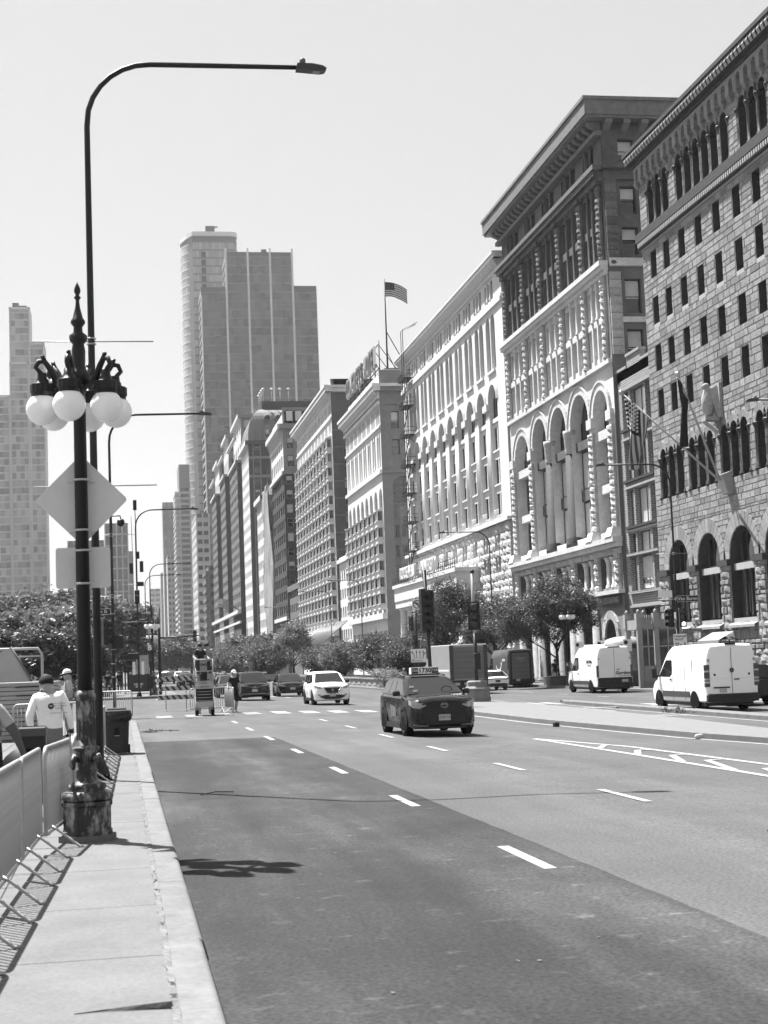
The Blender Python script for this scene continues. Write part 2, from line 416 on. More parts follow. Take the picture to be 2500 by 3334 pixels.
# ------------------------------------------------------------------ median, island, right pavement
def slab(name, pts, top, m, skirt=.35):
    t = MB(); n = len(pts)
    tp = [(x, y, gz(x)+top) for x, y in pts]; cx = sum(p[0] for p in pts)/n; cy = sum(p[1] for p in pts)/n
    ins = []
    for x, y in pts:
        ins.append((x, y, gz(x)+top-.03))
    lo = [(x, y, gz(x)-.2) for x, y in pts]
    sh = []
    for i, (x, y) in enumerate(pts):
        d = Vector((cx-x, cy-y)); d.x = math.copysign(min(.05, abs(d.x)), d.x); d.y = math.copysign(min(.05, abs(d.y)), d.y)
        sh.append((x+d.x, y+d.y, gz(x)+top))
    t.add(sh+ins+lo, [tuple(range(n))]+[(i, (i+1)%n, n+(i+1)%n, n+i) for i in range(n)]+[(n+i, n+(i+1)%n, 2*n+(i+1)%n, 2*n+i) for i in range(n)])
    return struct(name, t, m)
med_front = [(13.35,60.5),(13.42,55),(13.45,50),(13.7,46),(14.05,42),(14.38,38),(14.96,34.8),(15.6,31),(16.6,26)]
med_back = [(17.2,26),(16.9,32),(16.9,38.4),(17.3,43),(17.7,48),(18.3,60),(18.55,70),(18.5,75.6),(18.0,77.0),(16.6,77.0),(14.6,72),(13.5,64)]
slab('median', med_front+med_back, .16, MEDC)
slab('traffic_island', [(20.95,30),(21.0,48),(21.15,60),(21.3,73.6),(21.6,75.4),(21.95,74.6),(21.95,60),(21.9,48),(21.85,30)], .16, KERB)
t = MB(); t.prism([(31.0,40),(31.0,330),(29,345),(29,1400),(37.5,1400),(37.5,40)], -1, -.30); rp = struct('right_pavement', t, CONC)
t = MB(); t.prism([(30.75,40),(30.75,330.2),(28.75,345.1),(28.75,1400),(28.98,1400),(28.98,345),(30.98,330),(30.98,40)], -1, -.296); struct('right_kerb', t, KERB)
# ================================================================== building kit
class Face:
    """wall plane: local u along the wall, d outwards, z up"""
    def __init__(s, x, y, th): s.x = x; s.y = y; s.th = R_(th); s.c = math.cos(s.th); s.s = math.sin(s.th)
    def P(s, u, d, z): return (s.x+u*s.c-d*s.s, s.y+u*s.s+d*s.c, z)
    def T(s): return lambda p: s.P(p[0], p[1], p[2])
def mbf(F): return MB(F.T())
def wall(mb, F, u0, u1, z0, z1, ops, depth=.3, d0=0.0, m=0, mr=None):
    """wall sheet with real openings (ua,ub,za,zb,arch) and reveals; mb must use F's coordinates"""
    mr = m if mr is None else mr
    us = sorted({u0, u1}|{o[0] for o in ops}|{o[1] for o in ops}); zs = sorted({z0, z1}|{o[2] for o in ops}|{o[3] for o in ops})
    us = [u for u in us if u0-1e-6 <= u <= u1+1e-6]; zs = [z for z in zs if z0-1e-6 <= z <= z1+1e-6]
    for j in range(len(zs)-1):
        za, zb = zs[j], zs[j+1]; zc = (za+zb)/2; run = None
        row = []
        for i in range(len(us)-1):
            uc = (us[i]+us[i+1])/2
            row.append(not any(o[0] < uc < o[1] and o[2] < zc < o[3] for o in ops))
        i = 0
        while i < len(row):
            if row[i]:
                k = i
                while k+1 < len(row) and row[k+1]: k += 1
                mb.quad((us[i],d0,za),(us[k+1],d0,za),(us[k+1],d0,zb),(us[i],d0,zb), m); i = k+1
            else: i += 1
    for o in ops:
        ua, ub, za, zb = o[:4]; arch = len(o) > 4 and o[4]; e = d0-depth
        if arch:
            r = (ub-ua)/2; zs_ = zb-r*(arch if arch is not True else 1.0); uc = (ua+ub)/2; n = 10
            A = [(uc-r*math.cos(math.pi*k/n), zs_+(zb-zs_)*math.sin(math.pi*k/n)) for k in range(n+1)]
            for k in range(n):
                (a, b), (c, e2) = A[k], A[k+1]
                cor = ua if k < n/2 else ub
                mb.add([(a,d0,b),(c,d0,e2),(cor,d0,zb)], [(0,1,2)], m)
                mb.quad((a,d0,b),(c,d0,e2),(c,e,e2),(a,e,b), mr)
        else:
            zs_ = zb; mb.quad((ua,d0,zb),(ub,d0,zb),(ub,e,zb),(ua,e,zb), mr)
        mb.quad((ua,d0,za),(ua,d0,zs_),(ua,e,zs_),(ua,e,za), mr); mb.quad((ub,d0,za),(ub,d0,zs_),(ub,e,zs_),(ub,e,za), mr)
        mb.quad((ua,d0,za),(ub,d0,za),(ub,e,za),(ua,e,za), mr)
GL = [M('glass_dark', .025, .06, .8), M('glass_grey', .10, .10, .8, noise=(1.2, .5)), M('glass_blind_reflection', 1.35, .35, .5, noise=(2, .12)), M('glass_black', .012, .05, .6),  # pale third pane: real blinds, and bright reflections painted as colour
      M('glass_curtain', .4, .2, .6, noise=(3.5, .5), stretch=(6, 6, .6))]
FR_D = M('frame_dark', .04, .5, .4); FR_L = M('frame_light', .9, .6, .3); FR_M = M('frame_mid', .16, .6, .3)
WIN = {}
def win(F, ua, ub, za, zb, dep, par, style='sash', fr=FR_D, gl=None, near=False, name='window'):
    """window unit set back in its opening: frame, rails and a glass pane"""
    w, h = round(ub-ua, 2), round(zb-za, 2)
    gl = random.choice(gl) if gl else random.choice((0, 0, 1, 3))
    key = (w, h, style, fr.name, gl, near)
    if key not in WIN:
        f = MB(); t = min(.09, w*.09); y = .05
        f.box(-w/2, -w/2+t, -.02, y, 0, h); f.box(w/2-t, w/2, -.02, y, 0, h)
        f.box(-w/2+t, w/2-t, -.02, y, 0, t); f.box(-w/2+t, w/2-t, -.02, y, h-t, h)
        if style in ('sash', 'blind'): f.box(-w/2+t, w/2-t, -.02, y*.8, h*.5-t*.35, h*.5+t*.35)
        if style in ('double', 'cross'): f.box(-t*.5, t*.5, -.02, y*.8, t, h-t)
        if style == 'cross': f.box(-w/2+t, w/2-t, -.02, y*.7, h*.62, h*.62+t*.8)
        if style == 'triple':
            for q in (-w/6, w/6): f.box(q-t*.4, q+t*.4, -.02, y*.8, t, h-t)
        g = MB() if near else f
        mi = 0 if near else 1
        g.quad((-w/2, .0, 0), (w/2, .0, 0), (w/2, .0, h), (-w/2, .0, h), mi)
        if style == 'blind' or (style == 'sash' and random.random() < .35):
            k = .35+.3*random.random(); g.quad((-w/2+t, .008, h*(1-k)), (w/2-t, .008, h*(1-k)), (w/2-t, .008, h-t), (-w/2+t, .008, h-t), mi+1)
        WIN[key] = (f.mesh('window', [fr] if near else [fr, GL[gl], GL[2]]), g.mesh('pane', [GL[gl], GL[2]]) if near else None)
    fm, gm_ = WIN[key]
    o = obj(name, fm, par, F.P((ua+ub)/2, -dep, za), (0, 0, F.th))
    if gm_: obj('pane', gm_, o)
    return o
ROCK = []
def rock_meshes(m, key, amp=.16):
    """unit rock-faced blocks: u -.5.. .5, y 0 back .. 1 front, z -.5.. .5"""
    res = []
    for q in range(6):
        r = random.Random(q*7+len(key)); t = MB(); n = 4; vs = []
        for j in range(n):
            for i in range(n):
                e = i in (0, n-1) or j in (0, n-1)
                vs.append((-.5+i/(n-1), .58+r.random()*.14 if e else .80+r.random()*.4, -.5+j/(n-1)))
        b0 = len(vs); vs += [(-.5,0,-.5),(.5,0,-.5),(.5,0,.5),(-.5,0,.5)]
        fs = [(j*n+i, j*n+i+1, (j+1)*n+i+1, (j+1)*n+i) for j in range(n-1) for i in range(n-1)]
        fs += [(b0, b0+1)+tuple(range(n-1, -1, -1)), (b0+2, b0+3)+tuple(range(n*(n-1), n*n)), (b0+3, b0)+tuple(range(0, n*n, n)), (b0+1, b0+2)+tuple(n*n-1-n*k for k in range(n))]
        t.add(vs, fs); res.append(t.mesh('stone_block', m))
    return res
def rock(meshes, F, uc, zc, w, h, d, par, d0=0.0, name='stone_block'):
    return obj(name, random.choice(meshes), par, F.P(uc, d0, zc), (0, 0, F.th), (w*.985, d, h*.985))
def bldg(name, label, x, y, cat='building', group=None): return thing(name, label, cat, (x, y, -.3), 0, group, world=True)
def lbox(t, u0, u1, d0, d1, z0, z1, m=0): t.box(u0, u1, d0, d1, z0, z1, m)
def free(ops, zc, u0, u1, pad=.0, ringpad=0.0):
    """free intervals of a course at height zc"""
    cuts = []
    for o in ops:
        ua, ub, za, zb = o[:4]; arch = len(o) > 4 and o[4]
        if not (za-pad < zc < zb+(ringpad if arch else pad)): continue
        if arch:
            r = (ub-ua)/2; sp = zb-r; uc = (ua+ub)/2
            if zc > sp:
                R = r+ringpad; q = R*R-(zc-sp)**2
                if q <= 0: continue
                hw = math.sqrt(q); cuts.append((uc-hw, uc+hw)); continue
        cuts.append((ua-pad, ub+pad))
    cuts.sort(); res = []; c = u0
    for a, b in cuts:
        if a > c: res.append((c, min(a, u1)))
        c = max(c, b)
    if c < u1: res.append((c, u1))
    return [(a, b) for a, b in res if b-a > .12]

# ================================================================== 1 stone club house (near right)
CC_W = M('club_mortar', .95, .9, .2, noise=(3, .10), bump=(12, .3, .02)); CC_B = M('club_stone', .58, .85, .25, noise=(5, .30), n2=(.5, .15), bump=(9, .6, .03), objr=.30)
CC_S = M('club_stone_rest', .58, .85, .25, noise=(5, .30), n2=(.5, .15), bump=(9, .6, .03), isl=.30)
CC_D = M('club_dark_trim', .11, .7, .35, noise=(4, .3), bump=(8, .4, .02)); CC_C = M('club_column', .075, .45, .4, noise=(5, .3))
cc = bldg('stone_club_house', 'rough grey stone building at the right edge with round arched arcades and flagpoles', 36, 62)
F = Face(36, 62, 90); Y = lambda y: y-62
ops = []; wins = []
cols = [97.75, 95.25, 92.45, 89.55, 86.6, 83.5, 80.6, 77.6, 74.6, 71.6]
for y in cols:
    for z0, z1 in ((27.0,28.85),(23.85,25.7),(20.6,22.5),(17.45,19.35)):
        ops.append((Y(y)-.55, Y(y)+.55, z0, z1)); wins.append((Y(y)-.55, Y(y)+.55, z0, z1, 'sash'))
up = [[97.7,96.3,94.9], [92.3,90.8,89.3,87.8,86.3,84.7], [81.9,80.5,79.1], [76.3,74.8,73.3,71.8]]
for grp in up:
    for y in grp: ops.append((Y(y)-.56, Y(y)+.56, 30.55, 33.7, True)); wins.append((Y(y)-.56, Y(y)+.56, 30.55, 33.7, 'double'))
lo = [[97.9,96.4,94.9], [92.6,91.1,89.6], [87.3,85.8,84.3], [82.0,80.5,79.0], [76.6,75.1,73.6]]
for grp in lo:
    for y in grp: ops.append((Y(y)-.58, Y(y)+.58, 12.0, 15.35, True)); wins.append((Y(y)-.58, Y(y)+.58, 12.0, 15.35, 'double'))
big = [96.1, 90.9, 85.7, 80.5, 75.3]
for y in big: ops.append((Y(y)-1.85, Y(y)+1.85, 3.7, 9.1, True))
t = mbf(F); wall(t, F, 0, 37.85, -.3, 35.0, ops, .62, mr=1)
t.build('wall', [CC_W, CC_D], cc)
for a, b, c, d, st in wins: win(F, a, b, c, d, .55, cc, st, FR_M, [0, 3, 3, 1], near=True)
# ashlar courses, each stone a piece; the nearest ones to look at are single objects
blocks = []; z = 10.0; cz = random.Random(11)
def course_blocks(z0, z1, hmin, hmax, wmin, wmax, ylo, yhi, tag, rp=.46):
    z = z0
    while z < z1-.1:
        h = min(hmin+cz.random()*(hmax-hmin), z1-z); zc = z+h/2
        for a, b in free(ops, zc, Y(ylo), Y(yhi), .03, rp):
            u = a
            while u < b-.05:
                w = wmin+cz.random()*(wmax-wmin)
                if b-u-w < .25: w = b-u
                blocks.append((u+w/2, zc, w, h, tag)); u += w
        z += h
course_blocks(7.26, 10.2, .30, .50, .5, 1.4, 76.0, 99.8, 0, .93)
course_blocks(10.2, 29.4, .30, .52, .5, 1.5, 76.0, 99.8, 0)
course_blocks(30.55, 34.0, .30, .48, .5, 1.4, 76.0, 99.8, 0)
course_blocks(-.3, 7.0, .28, .55, .45, 1.2, 76.0, 99.8, 1)
sb = MB(); sb.bbox(-.49, .49, -.5, .5, -.49, .49, .02)
rockm = rock_meshes(CC_B, 'cc'); unit = []
for q in range(5):
    t = MB(); r = random.Random(q); t.add([(-.5,0,-.5),(.5,0,-.5),(.5,0,.5),(-.5,0,.5),(-.47,1+jit(.3),-.45),(.47,1+jit(.3),-.45),(.47,1+jit(.3),.45),(-.47,1+jit(.3),.45)],
        [(4,5,6,7),(0,1,5,4),(1,2,6,5),(2,3,7,6),(3,0,4,7)]); unit.append(t.mesh('ashlar_stone', CC_B))
rest = mbf(F); nobj = 0
order = sorted(blocks, key=lambda b: -(b[2]*b[3])/(b[0]+62)**2*(2.0 if b[4] else 1))
pick = set(id(b) for b in order[:290])
for bl in blocks:
    u, zc, w, h, tag = bl
    if id(bl) in pick:
        if tag: rock(rockm, F, u, zc, w, h, .12+cz.random()*.08, cc, name='rock_faced_stone')
        else: obj('ashlar_stone', random.choice(unit), cc, F.P(u, 0, zc), (0, 0, F.th), (w-.035, .025+cz.random()*.02, h-.035))
    else:
        d = .03+cz.random()*.02 if not tag else .12+cz.random()*.06; g = .018; e = .02 if not tag else .06; ww, hh = w/2-g, h/2-g
        rest.add([(u-ww,0,zc-hh),(u+ww,0,zc-hh),(u+ww,0,zc+hh),(u-ww,0,zc+hh),(u-ww+e,d,zc-hh+e),(u+ww-e,d,zc-hh+e),(u+ww-e,d+jit(.01),zc+hh-e),(u-ww+e,d,zc+hh-e)],
                 [(4,5,6,7),(0,1,5,4),(1,2,6,5),(2,3,7,6),(3,0,4,7)])
rest.build('ashlar_stones', CC_S, cc, kind='stuff')
# voussoir rings
VS = M('club_voussoir', .62, .85, .25, noise=(5, .2), bump=(9, .5, .02), isl=.22)
def ring(F, uc, zs, r0, r1, n, d, par, m, name='voussoir_ring'):
    t = mbf(F)
    for k in range(n):
        a0, a1 = math.pi*(k+.04)/n, math.pi*(k+.96)/n
        A = [(uc-r*math.cos(a), zs+r*math.sin(a)) for r, a in ((r0,a0),(r1,a0),(r1,a1),(r0,a1))]
        t.add([(p[0],0,p[1]) for p in A]+[(p[0],d,p[1]) for p in A], [(4,5,6,7),(0,1,5,4),(1,2,6,5),(2,3,7,6),(3,0,4,7)])
    t.build(name, m, par)
for y in big: ring(F, Y(y), 7.25, 1.87, 2.75, 15, .05, cc, VS)
for g in up+lo:
    for y in g: ring(F, Y(y), 33.14 if g in up else 14.77, .57, 1.0, 9, .045, cc, VS)
# arcade columns
def column(F, u, d, z0, z1, r, par, m, name='column', cap=True, base=True):
    t = MB(); c = F.P(u, d, 0); pr = []
    if base: pr += [(r*1.5, z0), (r*1.5, z0+.12), (r*1.25, z0+.16), (r*1.3, z0+.24), (r, z0+.3)]
    else: pr += [(r, z0)]
    if cap: pr += [(r*.92, z1-.5), (r*1.1, z1-.45), (r*1.0, z1-.4), (r*1.5, z1-.12), (r*1.6, z1-.1), (r*1.6, z1)]
    else: pr += [(r*.92, z1)]
    t.lathe(pr, 12, (c[0], c[1], 0)); return t.build(name, m, par)
for g, zs, z0 in [(g, 33.14, 30.55) for g in up]+[(g, 14.77, 12.0) for g in lo]:
    pos = [g[0]+.72]+[(a+b)/2 for a, b in zip(g, g[1:])]+[g[-1]-.72]
    for y in pos: column(F, Y(y), -.10, z0, zs, .17, cc, CC_C)
# string courses, corbel table, cornice
t = mbf(F); t.box(-.02, 38.0, 0, .42, 29.85, 30.45); t.box(0, 37.95, 0, .28, 29.45, 29.85); t.build('string_course', CC_D, cc)
t = mbf(F); t.box(0, 37.9, .0, .06, 29.30, 29.45)
for k in range(118): t.box(.05+k*.32, .21+k*.32, .28, .40, 29.5, 29.8)
t.build('dentils', CC_W, cc)
t = mbf(F); t.box(-.1, 38.1, 0, .45, 35.15, 35.4); t.box(-.1, 38.3, 0, .8, 35.4, 36.0); t.box(-.1, 38.4, 0, .95, 36.0, 36.25); t.box(0, 37.85, -12, 0, 34.8, 36.2); t.build('cornice', CC_D, cc)
t = mbf(F)
for k in range(72):
    u = .15+k*.53; t.add([(u,.8,35.42),(u+.34,.8,35.42),(u+.34,.93,35.7),(u+.34,.81,35.98),(u,.81,35.98),(u,.93,35.7)], [(0,1,2,5),(5,2,3,4)])
t.build('cornice_carving', CC_W, cc)
ct = mbf(F); n = 34; aw = 37.85/n
cops = [(k*aw+.26, (k+1)*aw-.26, 34.1, 34.95, True) for k in range(n)]
ct.box(0, 37.85, .0, .34, 34.95, 35.15); wall(ct, F, 0, 37.85, 34.1, 34.95, cops, .32, .34)
ct.build('corbel_table', VS, cc)
for k in range(n+1):
    t = mbf(F); u = k*aw; t.add([(u-.24,.0,34.1),(u+.24,.0,34.1),(u+.24,.36,34.1),(u-.24,.36,34.1),(u-.14,.0,33.7),(u+.14,.0,33.7),(u+.12,.12,33.7),(u-.12,.12,33.7)], [(0,1,5,4),(1,2,6,5),(2,3,7,6),(3,0,4,7),(4,5,6,7)]); t.build('corbel', CC_S, cc)
# ground arcade: recessed bays with paired windows, lintels and sloping sills
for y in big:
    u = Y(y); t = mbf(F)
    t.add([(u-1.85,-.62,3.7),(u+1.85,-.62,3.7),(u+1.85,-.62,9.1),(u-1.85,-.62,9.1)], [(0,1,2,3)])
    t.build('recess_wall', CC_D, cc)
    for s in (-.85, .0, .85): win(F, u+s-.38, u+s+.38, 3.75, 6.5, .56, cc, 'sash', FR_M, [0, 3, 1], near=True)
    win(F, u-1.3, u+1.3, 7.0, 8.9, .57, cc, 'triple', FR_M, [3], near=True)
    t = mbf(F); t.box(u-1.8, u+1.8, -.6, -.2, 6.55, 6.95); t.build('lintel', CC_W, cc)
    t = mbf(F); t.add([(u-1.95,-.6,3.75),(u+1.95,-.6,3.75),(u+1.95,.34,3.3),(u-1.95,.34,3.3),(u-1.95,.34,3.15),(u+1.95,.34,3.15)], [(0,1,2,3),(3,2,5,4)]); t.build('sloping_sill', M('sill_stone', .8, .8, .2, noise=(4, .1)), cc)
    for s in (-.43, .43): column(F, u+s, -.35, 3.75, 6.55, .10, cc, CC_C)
t = mbf(F)
for a, b in zip([Y(99.8)]+[Y(y)-1.85 for y in big], [Y(y)+1.85 for y in big]+[0]): 
    if a-b > .2: t = mbf(F); t.box(b, a, .0, .24, 6.85, 7.22); t.build('impost_band', CC_D, cc)
# far end wall and body
t = MB(); t.box(36.7, 60, 62, 99.78, -.3, 34.9); t.build('body', CC_W, cc)

# ================================================================== 2 narrow brick house
BRK = bpy.data.materials.new('brick_courses'); BRK.use_nodes = True
_n = BRK.node_tree; _b = _n.nodes['Principled BSDF']; _b.inputs['Roughness'].default_value = .9
_tc0 = _n.nodes.new('ShaderNodeTexCoord'); _sp = _n.nodes.new('ShaderNodeSeparateXYZ'); _cb = _n.nodes.new('ShaderNodeCombineXYZ'); _ad = _n.nodes.new('ShaderNodeMath'); _ad.operation = 'ADD'
_n.links.new(_tc0.outputs['Object'], _sp.inputs[0]); _n.links.new(_sp.outputs[0], _ad.inputs[0]); _n.links.new(_sp.outputs[1], _ad.inputs[1])
_n.links.new(_ad.outputs[0], _cb.inputs[0]); _n.links.new(_sp.outputs[2], _cb.inputs[1])
_br = _n.nodes.new('ShaderNodeTexBrick'); _br.inputs['Scale'].default_value = 1.0; _br.inputs['Brick Width'].default_value = .36; _br.inputs['Row Height'].default_value = .16; _br.inputs['Mortar Size'].default_value = .022
_br.inputs['Color1'].default_value = (.13,.13,.13,1); _br.inputs['Color2'].default_value = (.19,.19,.19,1); _br.inputs['Mortar'].default_value = (.32,.32,.32,1)
_n.links.new(_cb.outputs[0], _br.inputs['Vector']); _n.links.new(_br.outputs[0], _b.inputs['Base Color'])
_bp = _n.nodes.new('ShaderNodeBump'); _bp.inputs['Distance'].default_value = .02; _bp.inputs['Strength'].default_value = .6; _bp.invert = True
_n.links.new(_br.outputs['Fac'], _bp.inputs['Height']); _n.links.new(_bp.outputs[0], _b.inputs['Normal'])
nb = bldg('narrow_brick_house', 'narrow dark brick house with large windows squeezed between the two stone buildings', 36, 100)
F = Face(36.25, 99.85, 90); ops = []
TRIM = M('pale_trim', .8, .7, .3, noise=(5, .1))
rows = [(19.1, 21.2), (14.6, 18.0), (10.9, 13.9), (8.9, 10.4), (6.0, 8.6), (1.2, 5.2)]
rows = [(17.9, 20.6), (14.2, 17.0), (10.9, 13.5), (8.95, 10.4), (6.25, 8.7), (1.4, 5.0)]
for z0, z1 in rows:
    for a, b in ((.45, 1.75), (2.05, 5.0), (5.3, 6.75)): ops.append((a, b, z0, z1))
t = mbf(F); wall(t, F, 0, 7.6, -.3, 22.2, ops, .45); t.add([(0,0,22.2),(7.6,0,21.4),(7.6,0,22.2)], [(0,1,2)]); t.build('wall', BRK, nb)
for a, b, z0, z1 in ops: win(F, a, b, z0, z1, .40, nb, 'double' if b-a > 2 else 'sash', FR_M, [1, 2, 2, 1] if z0 > 5 else [0, 3], near=True)  # pale panes carry the bright reflection in their colour
for z0, z1 in rows:
    t = mbf(F); t.box(.3, 6.9, .003, .14, z1+.06, z1+.22); t.build('window_head', TRIM, nb)
    t = mbf(F); t.box(.3, 6.9, .003, .22, z0-.22, z0-.03); t.build('window_sill', BRK if z0 < 9 else M('dark_sill', .12, .8, .2), nb)
for k, (a, b, z) in enumerate(((0, 2.4, 22.2), (2.4, 5.3, 23.0), (5.3, 7.6, 22.2))):
    t = mbf(F); t.box(a, b, -.4, .0, 21.5, z); t.build('parapet', BRK, nb)
    t = mbf(F); t.box(a-.03, b+.03, -.45, .10, z+.003, z+.2); t.build('coping_stone', TRIM, nb)
t = MB(); t.box(36.75, 56, 99.9, 107.5, -.3, 21.9); t.build('body', BRK, nb)
sg = text_mesh('Windy City', .62, .01, M('sign_ink', .05, .6, .3), shear=.2)
obj('window_poster', (lambda t: (t.quad((-1.4,0,-1.1),(1.4,0,-1.1),(1.4,0,1.1),(-1.4,0,1.1)), t.mesh('window_poster', M('poster_white', 1.3, .5, .3, noise=(1.5, .15))))[1])(MB()), nb, F.P(3.5, -.30, 7.45), (0, 0, F.th+math.pi))
obj('poster_lettering', sg, nb, F.P(3.5, -.27, 6.85), (0, 0, F.th+math.pi))

# ================================================================== 3 arts building
FL = M('arts_pale_stone', 1.45, .85, .25, noise=(3, .14), n2=(.4, .10), bump=(7, .4, .03)); FLB = M('arts_pale_block', 1.05, .9, .2, noise=(6, .22), bump=(6, .8, .06), objr=.14)
FD = M('arts_dark_stone', .26, .75, .3, noise=(3, .25), n2=(.5, .2), bump=(7, .4, .03)); FDB = M('arts_dark_block', .34, .85, .25, noise=(6, .35), bump=(6, .8, .06), objr=.25)
POL = M('polished_granite', .15, .7, .15, noise=(6, .25)); FBR = M('side_brick', .40, .9, .2, noise=(8, .25), stretch=(3, 3, 14), n2=(1, .15))
fa = bldg('arts_building', 'tall building with tall arched bays, pale below and dark stone colonnade above, heavy bracketed cornice', 36, 108)
F = Face(36, 107.55, 90); Y = lambda y: y-107.55; E = 30.5
PC = [Y(y) for y in (108.4, 113.2, 119.3, 125.2, 130.9, 137.15)]
rl = rock_meshes(FLB, 'light'); rd = rock_meshes(FDB, 'dark')
bays = list(zip(PC, PC[1:]))
# --- wall tiers
def tier(z0, z1, mats, dep, wz, nw, gap=.35, pier=.62, glass=(0, 3, 1), style='sash', fr=FR_D, arch=False):
    ops = []
    for a, b in bays:
        w = (b-a-2*pier-gap*(nw-1))/nw
        for i in range(nw):
            u = a+pier+i*(w+gap)
            for za, zb in wz: ops.append((u, u+w, za, zb) + ((True,) if arch else ()))
    t = mbf(F); wall(t, F, 0, E, z0, z1, ops, dep); t.build('wall', mats, fa)
    for o in ops: win(F, o[0], o[1], o[2], o[3], dep-.05, fa, style, fr, list(glass), near=True)
    return ops
tier(30.75, 37.0, FD, .75, [(31.2, 33.5), (34.1, 36.5)], 3, .30, .55, glass=(0, 3, 1, 2))
tier(37.95, 40.4, FD, .6, [(38.3, 40.0)], 3, .28, 1.1, glass=(3, 0))
tier(23.4, 30.0, FL, .7, [(24.0, 26.3), (27.0, 29.3)], 3, .32, .62, glass=(3, 0, 3))
for k, c in enumerate(PC):
    for i in range(13): rock(rd, F, c, 31.0+i*.445, .82, .445, .34, fa, .05)
    for i in range(12): rock(rl, F, c, 23.7+i*.52, .86, .52, .34, fa, .05)
    t = mbf(F); t.box(c-.5, c+.5, 0, .5, 36.65, 37.0); t.build('pilaster_capital', FD, fa)
for a, b in bays:
    for q in (1, 2):
        u = a+.55+(b-a-1.1)*q/3
        column(F, u, .05, 30.8, 36.9, .14, fa, FD); column(F, u, .02, 38.05, 40.2, .13, fa, FD); column(F, u, .05, 26.8, 29.9, .15, fa, FL)
        t = mbf(F); t.box(u-.14, u+.14, 0, .16, 23.45, 26.7); t.build('pier', FL, fa)
    t = mbf(F); t.box(a+.45, b-.45, -.3, .10, 26.40, 26.85); t.build('spandrel', FL, fa)
    t = mbf(F); t.box(a+.45, b-.45, -.5, -.05, 33.55, 34.05); t.build('spandrel', FD, fa)
t = mbf(F); t.box(-.1, E+.1, .003, .55, 30.05, 30.35); t.box(-.15, E+.15, .003, .7, 30.35, 30.72); t.box(-.05, E+.05, .003, .3, 29.7, 30.05); t.build('string_course', FL, fa)
t = mbf(F); t.box(-.05, E+.05, .003, .35, 36.85, 37.1); t.box(-.3, E+.3, .003, .85, 37.6, 37.95); t.build('string_course', M('arts_band', .34, .8, .3, noise=(3, .2)), fa)
t = mbf(F)
for k in range(int(E/.36)): t.box(.05+k*.36, .23+k*.36, .36, .75, 37.15, 37.55)
t.box(0, E, .003, .4, 37.1, 37.6); t.build('dentils', FD, fa)
COR = M('arts_cornice', .42, .8, .3, noise=(2, .2), bump=(5, .3, .03))
t = mbf(F); t.box(-.3, E+.3, .003, .55, 40.2, 40.55); t.box(-1.03, E+1.1, .003, 1.35, 41.3, 41.5, 0); t.box(-1.13, E+1.2, .0, 1.5, 41.5, 42.6); t.box(-1.23, E+1.3, -8, 1.62, 42.6, 42.85); t.build('cornice', COR, fa)
bm = MB(); bm.add([(-.26,0,.0),(.26,0,.0),(.26,.9,.40),(.26,1.0,.68),(.26,0,.74),(-.26,0,.74),(-.26,1.0,.68),(-.26,.9,.40)], [(0,1,2,7),(7,2,3,6),(6,3,4,5),(1,4,3,2),(0,7,6,5)]); bm = bm.mesh('cornice_bracket', COR)
for k in range(26): obj('cornice_bracket', bm, fa, F.P(.2+k*1.2, .004, 40.56), (0, 0, F.th))
# --- tall arcade tier 10.2 - 23.3
ops = []
for i, (a, b) in enumerate(bays):
    hw = (b-a)/2-.62; c = (a+b)/2; ops.append((c-hw, c+hw, 10.9, 22.2 if 0 < i < 4 else 21.6, True))
t = mbf(F); wall(t, F, 0, E, 10.3, 23.4, ops, .9); t.build('wall', FL, fa)
LAT = M('lattice_carving', .95, .85, .2, noise=(4, .1), bump=(3.2, 1.0, .08))
t = mbf(F); t.box(-.05, E+.05, .004, .32, 23.1, 23.42); t.build('string_course', FL, fa)
for i, (a, b) in enumerate(bays):
    ua, ub, za, zb = ops[i][:4]; r = (ub-ua)/2; c = (a+b)/2
    ring(F, c, zb-r, r, r+.55, 20, .10, fa, FL, 'arch_moulding'); ring(F, c, zb-r, r+.56, r+.72, 24, .18, fa, FL, 'arch_label')
    big_ = 0 < i < 4
    win(F, ua, ub, 18.6, zb, .85, fa, 'triple', FR_D, [3], near=True)
    if big_:
        win(F, ua+.1, ub-.1, 14.9, 17.9, .8, fa, 'triple', FR_D, [2], near=True); win(F, ua+.1, ub-.1, 10.95, 13.9, .8, fa, 'triple', FR_D, [2], near=True)  # pale glass colour holds the reflection in the big arches
        t = mbf(F); t.box(ua, ub, -.85, -.3, 17.95, 18.65); t.build('transom', FD, fa)
        t = mbf(F); t.box(ua, ub, -.85, -.6, 13.95, 14.85); t.build('balcony_panel', FD, fa)
    else:
        win(F, c-.75, c+.75, 14.6, 17.8, .8, fa, 'sash', FR_D, [0], near=True); win(F, c-.75, c+.75, 11.0, 13.8, .8, fa, 'sash', FR_D, [0], near=True)
        t = mbf(F); t.box(ua, ub, -.85, -.1, 17.9, 18.6); t.build('lintel', FL, fa)
        t = mbf(F); t.box(ua, ub, -.85, -.2, 13.85, 14.5); t.build('lintel', FL, fa)
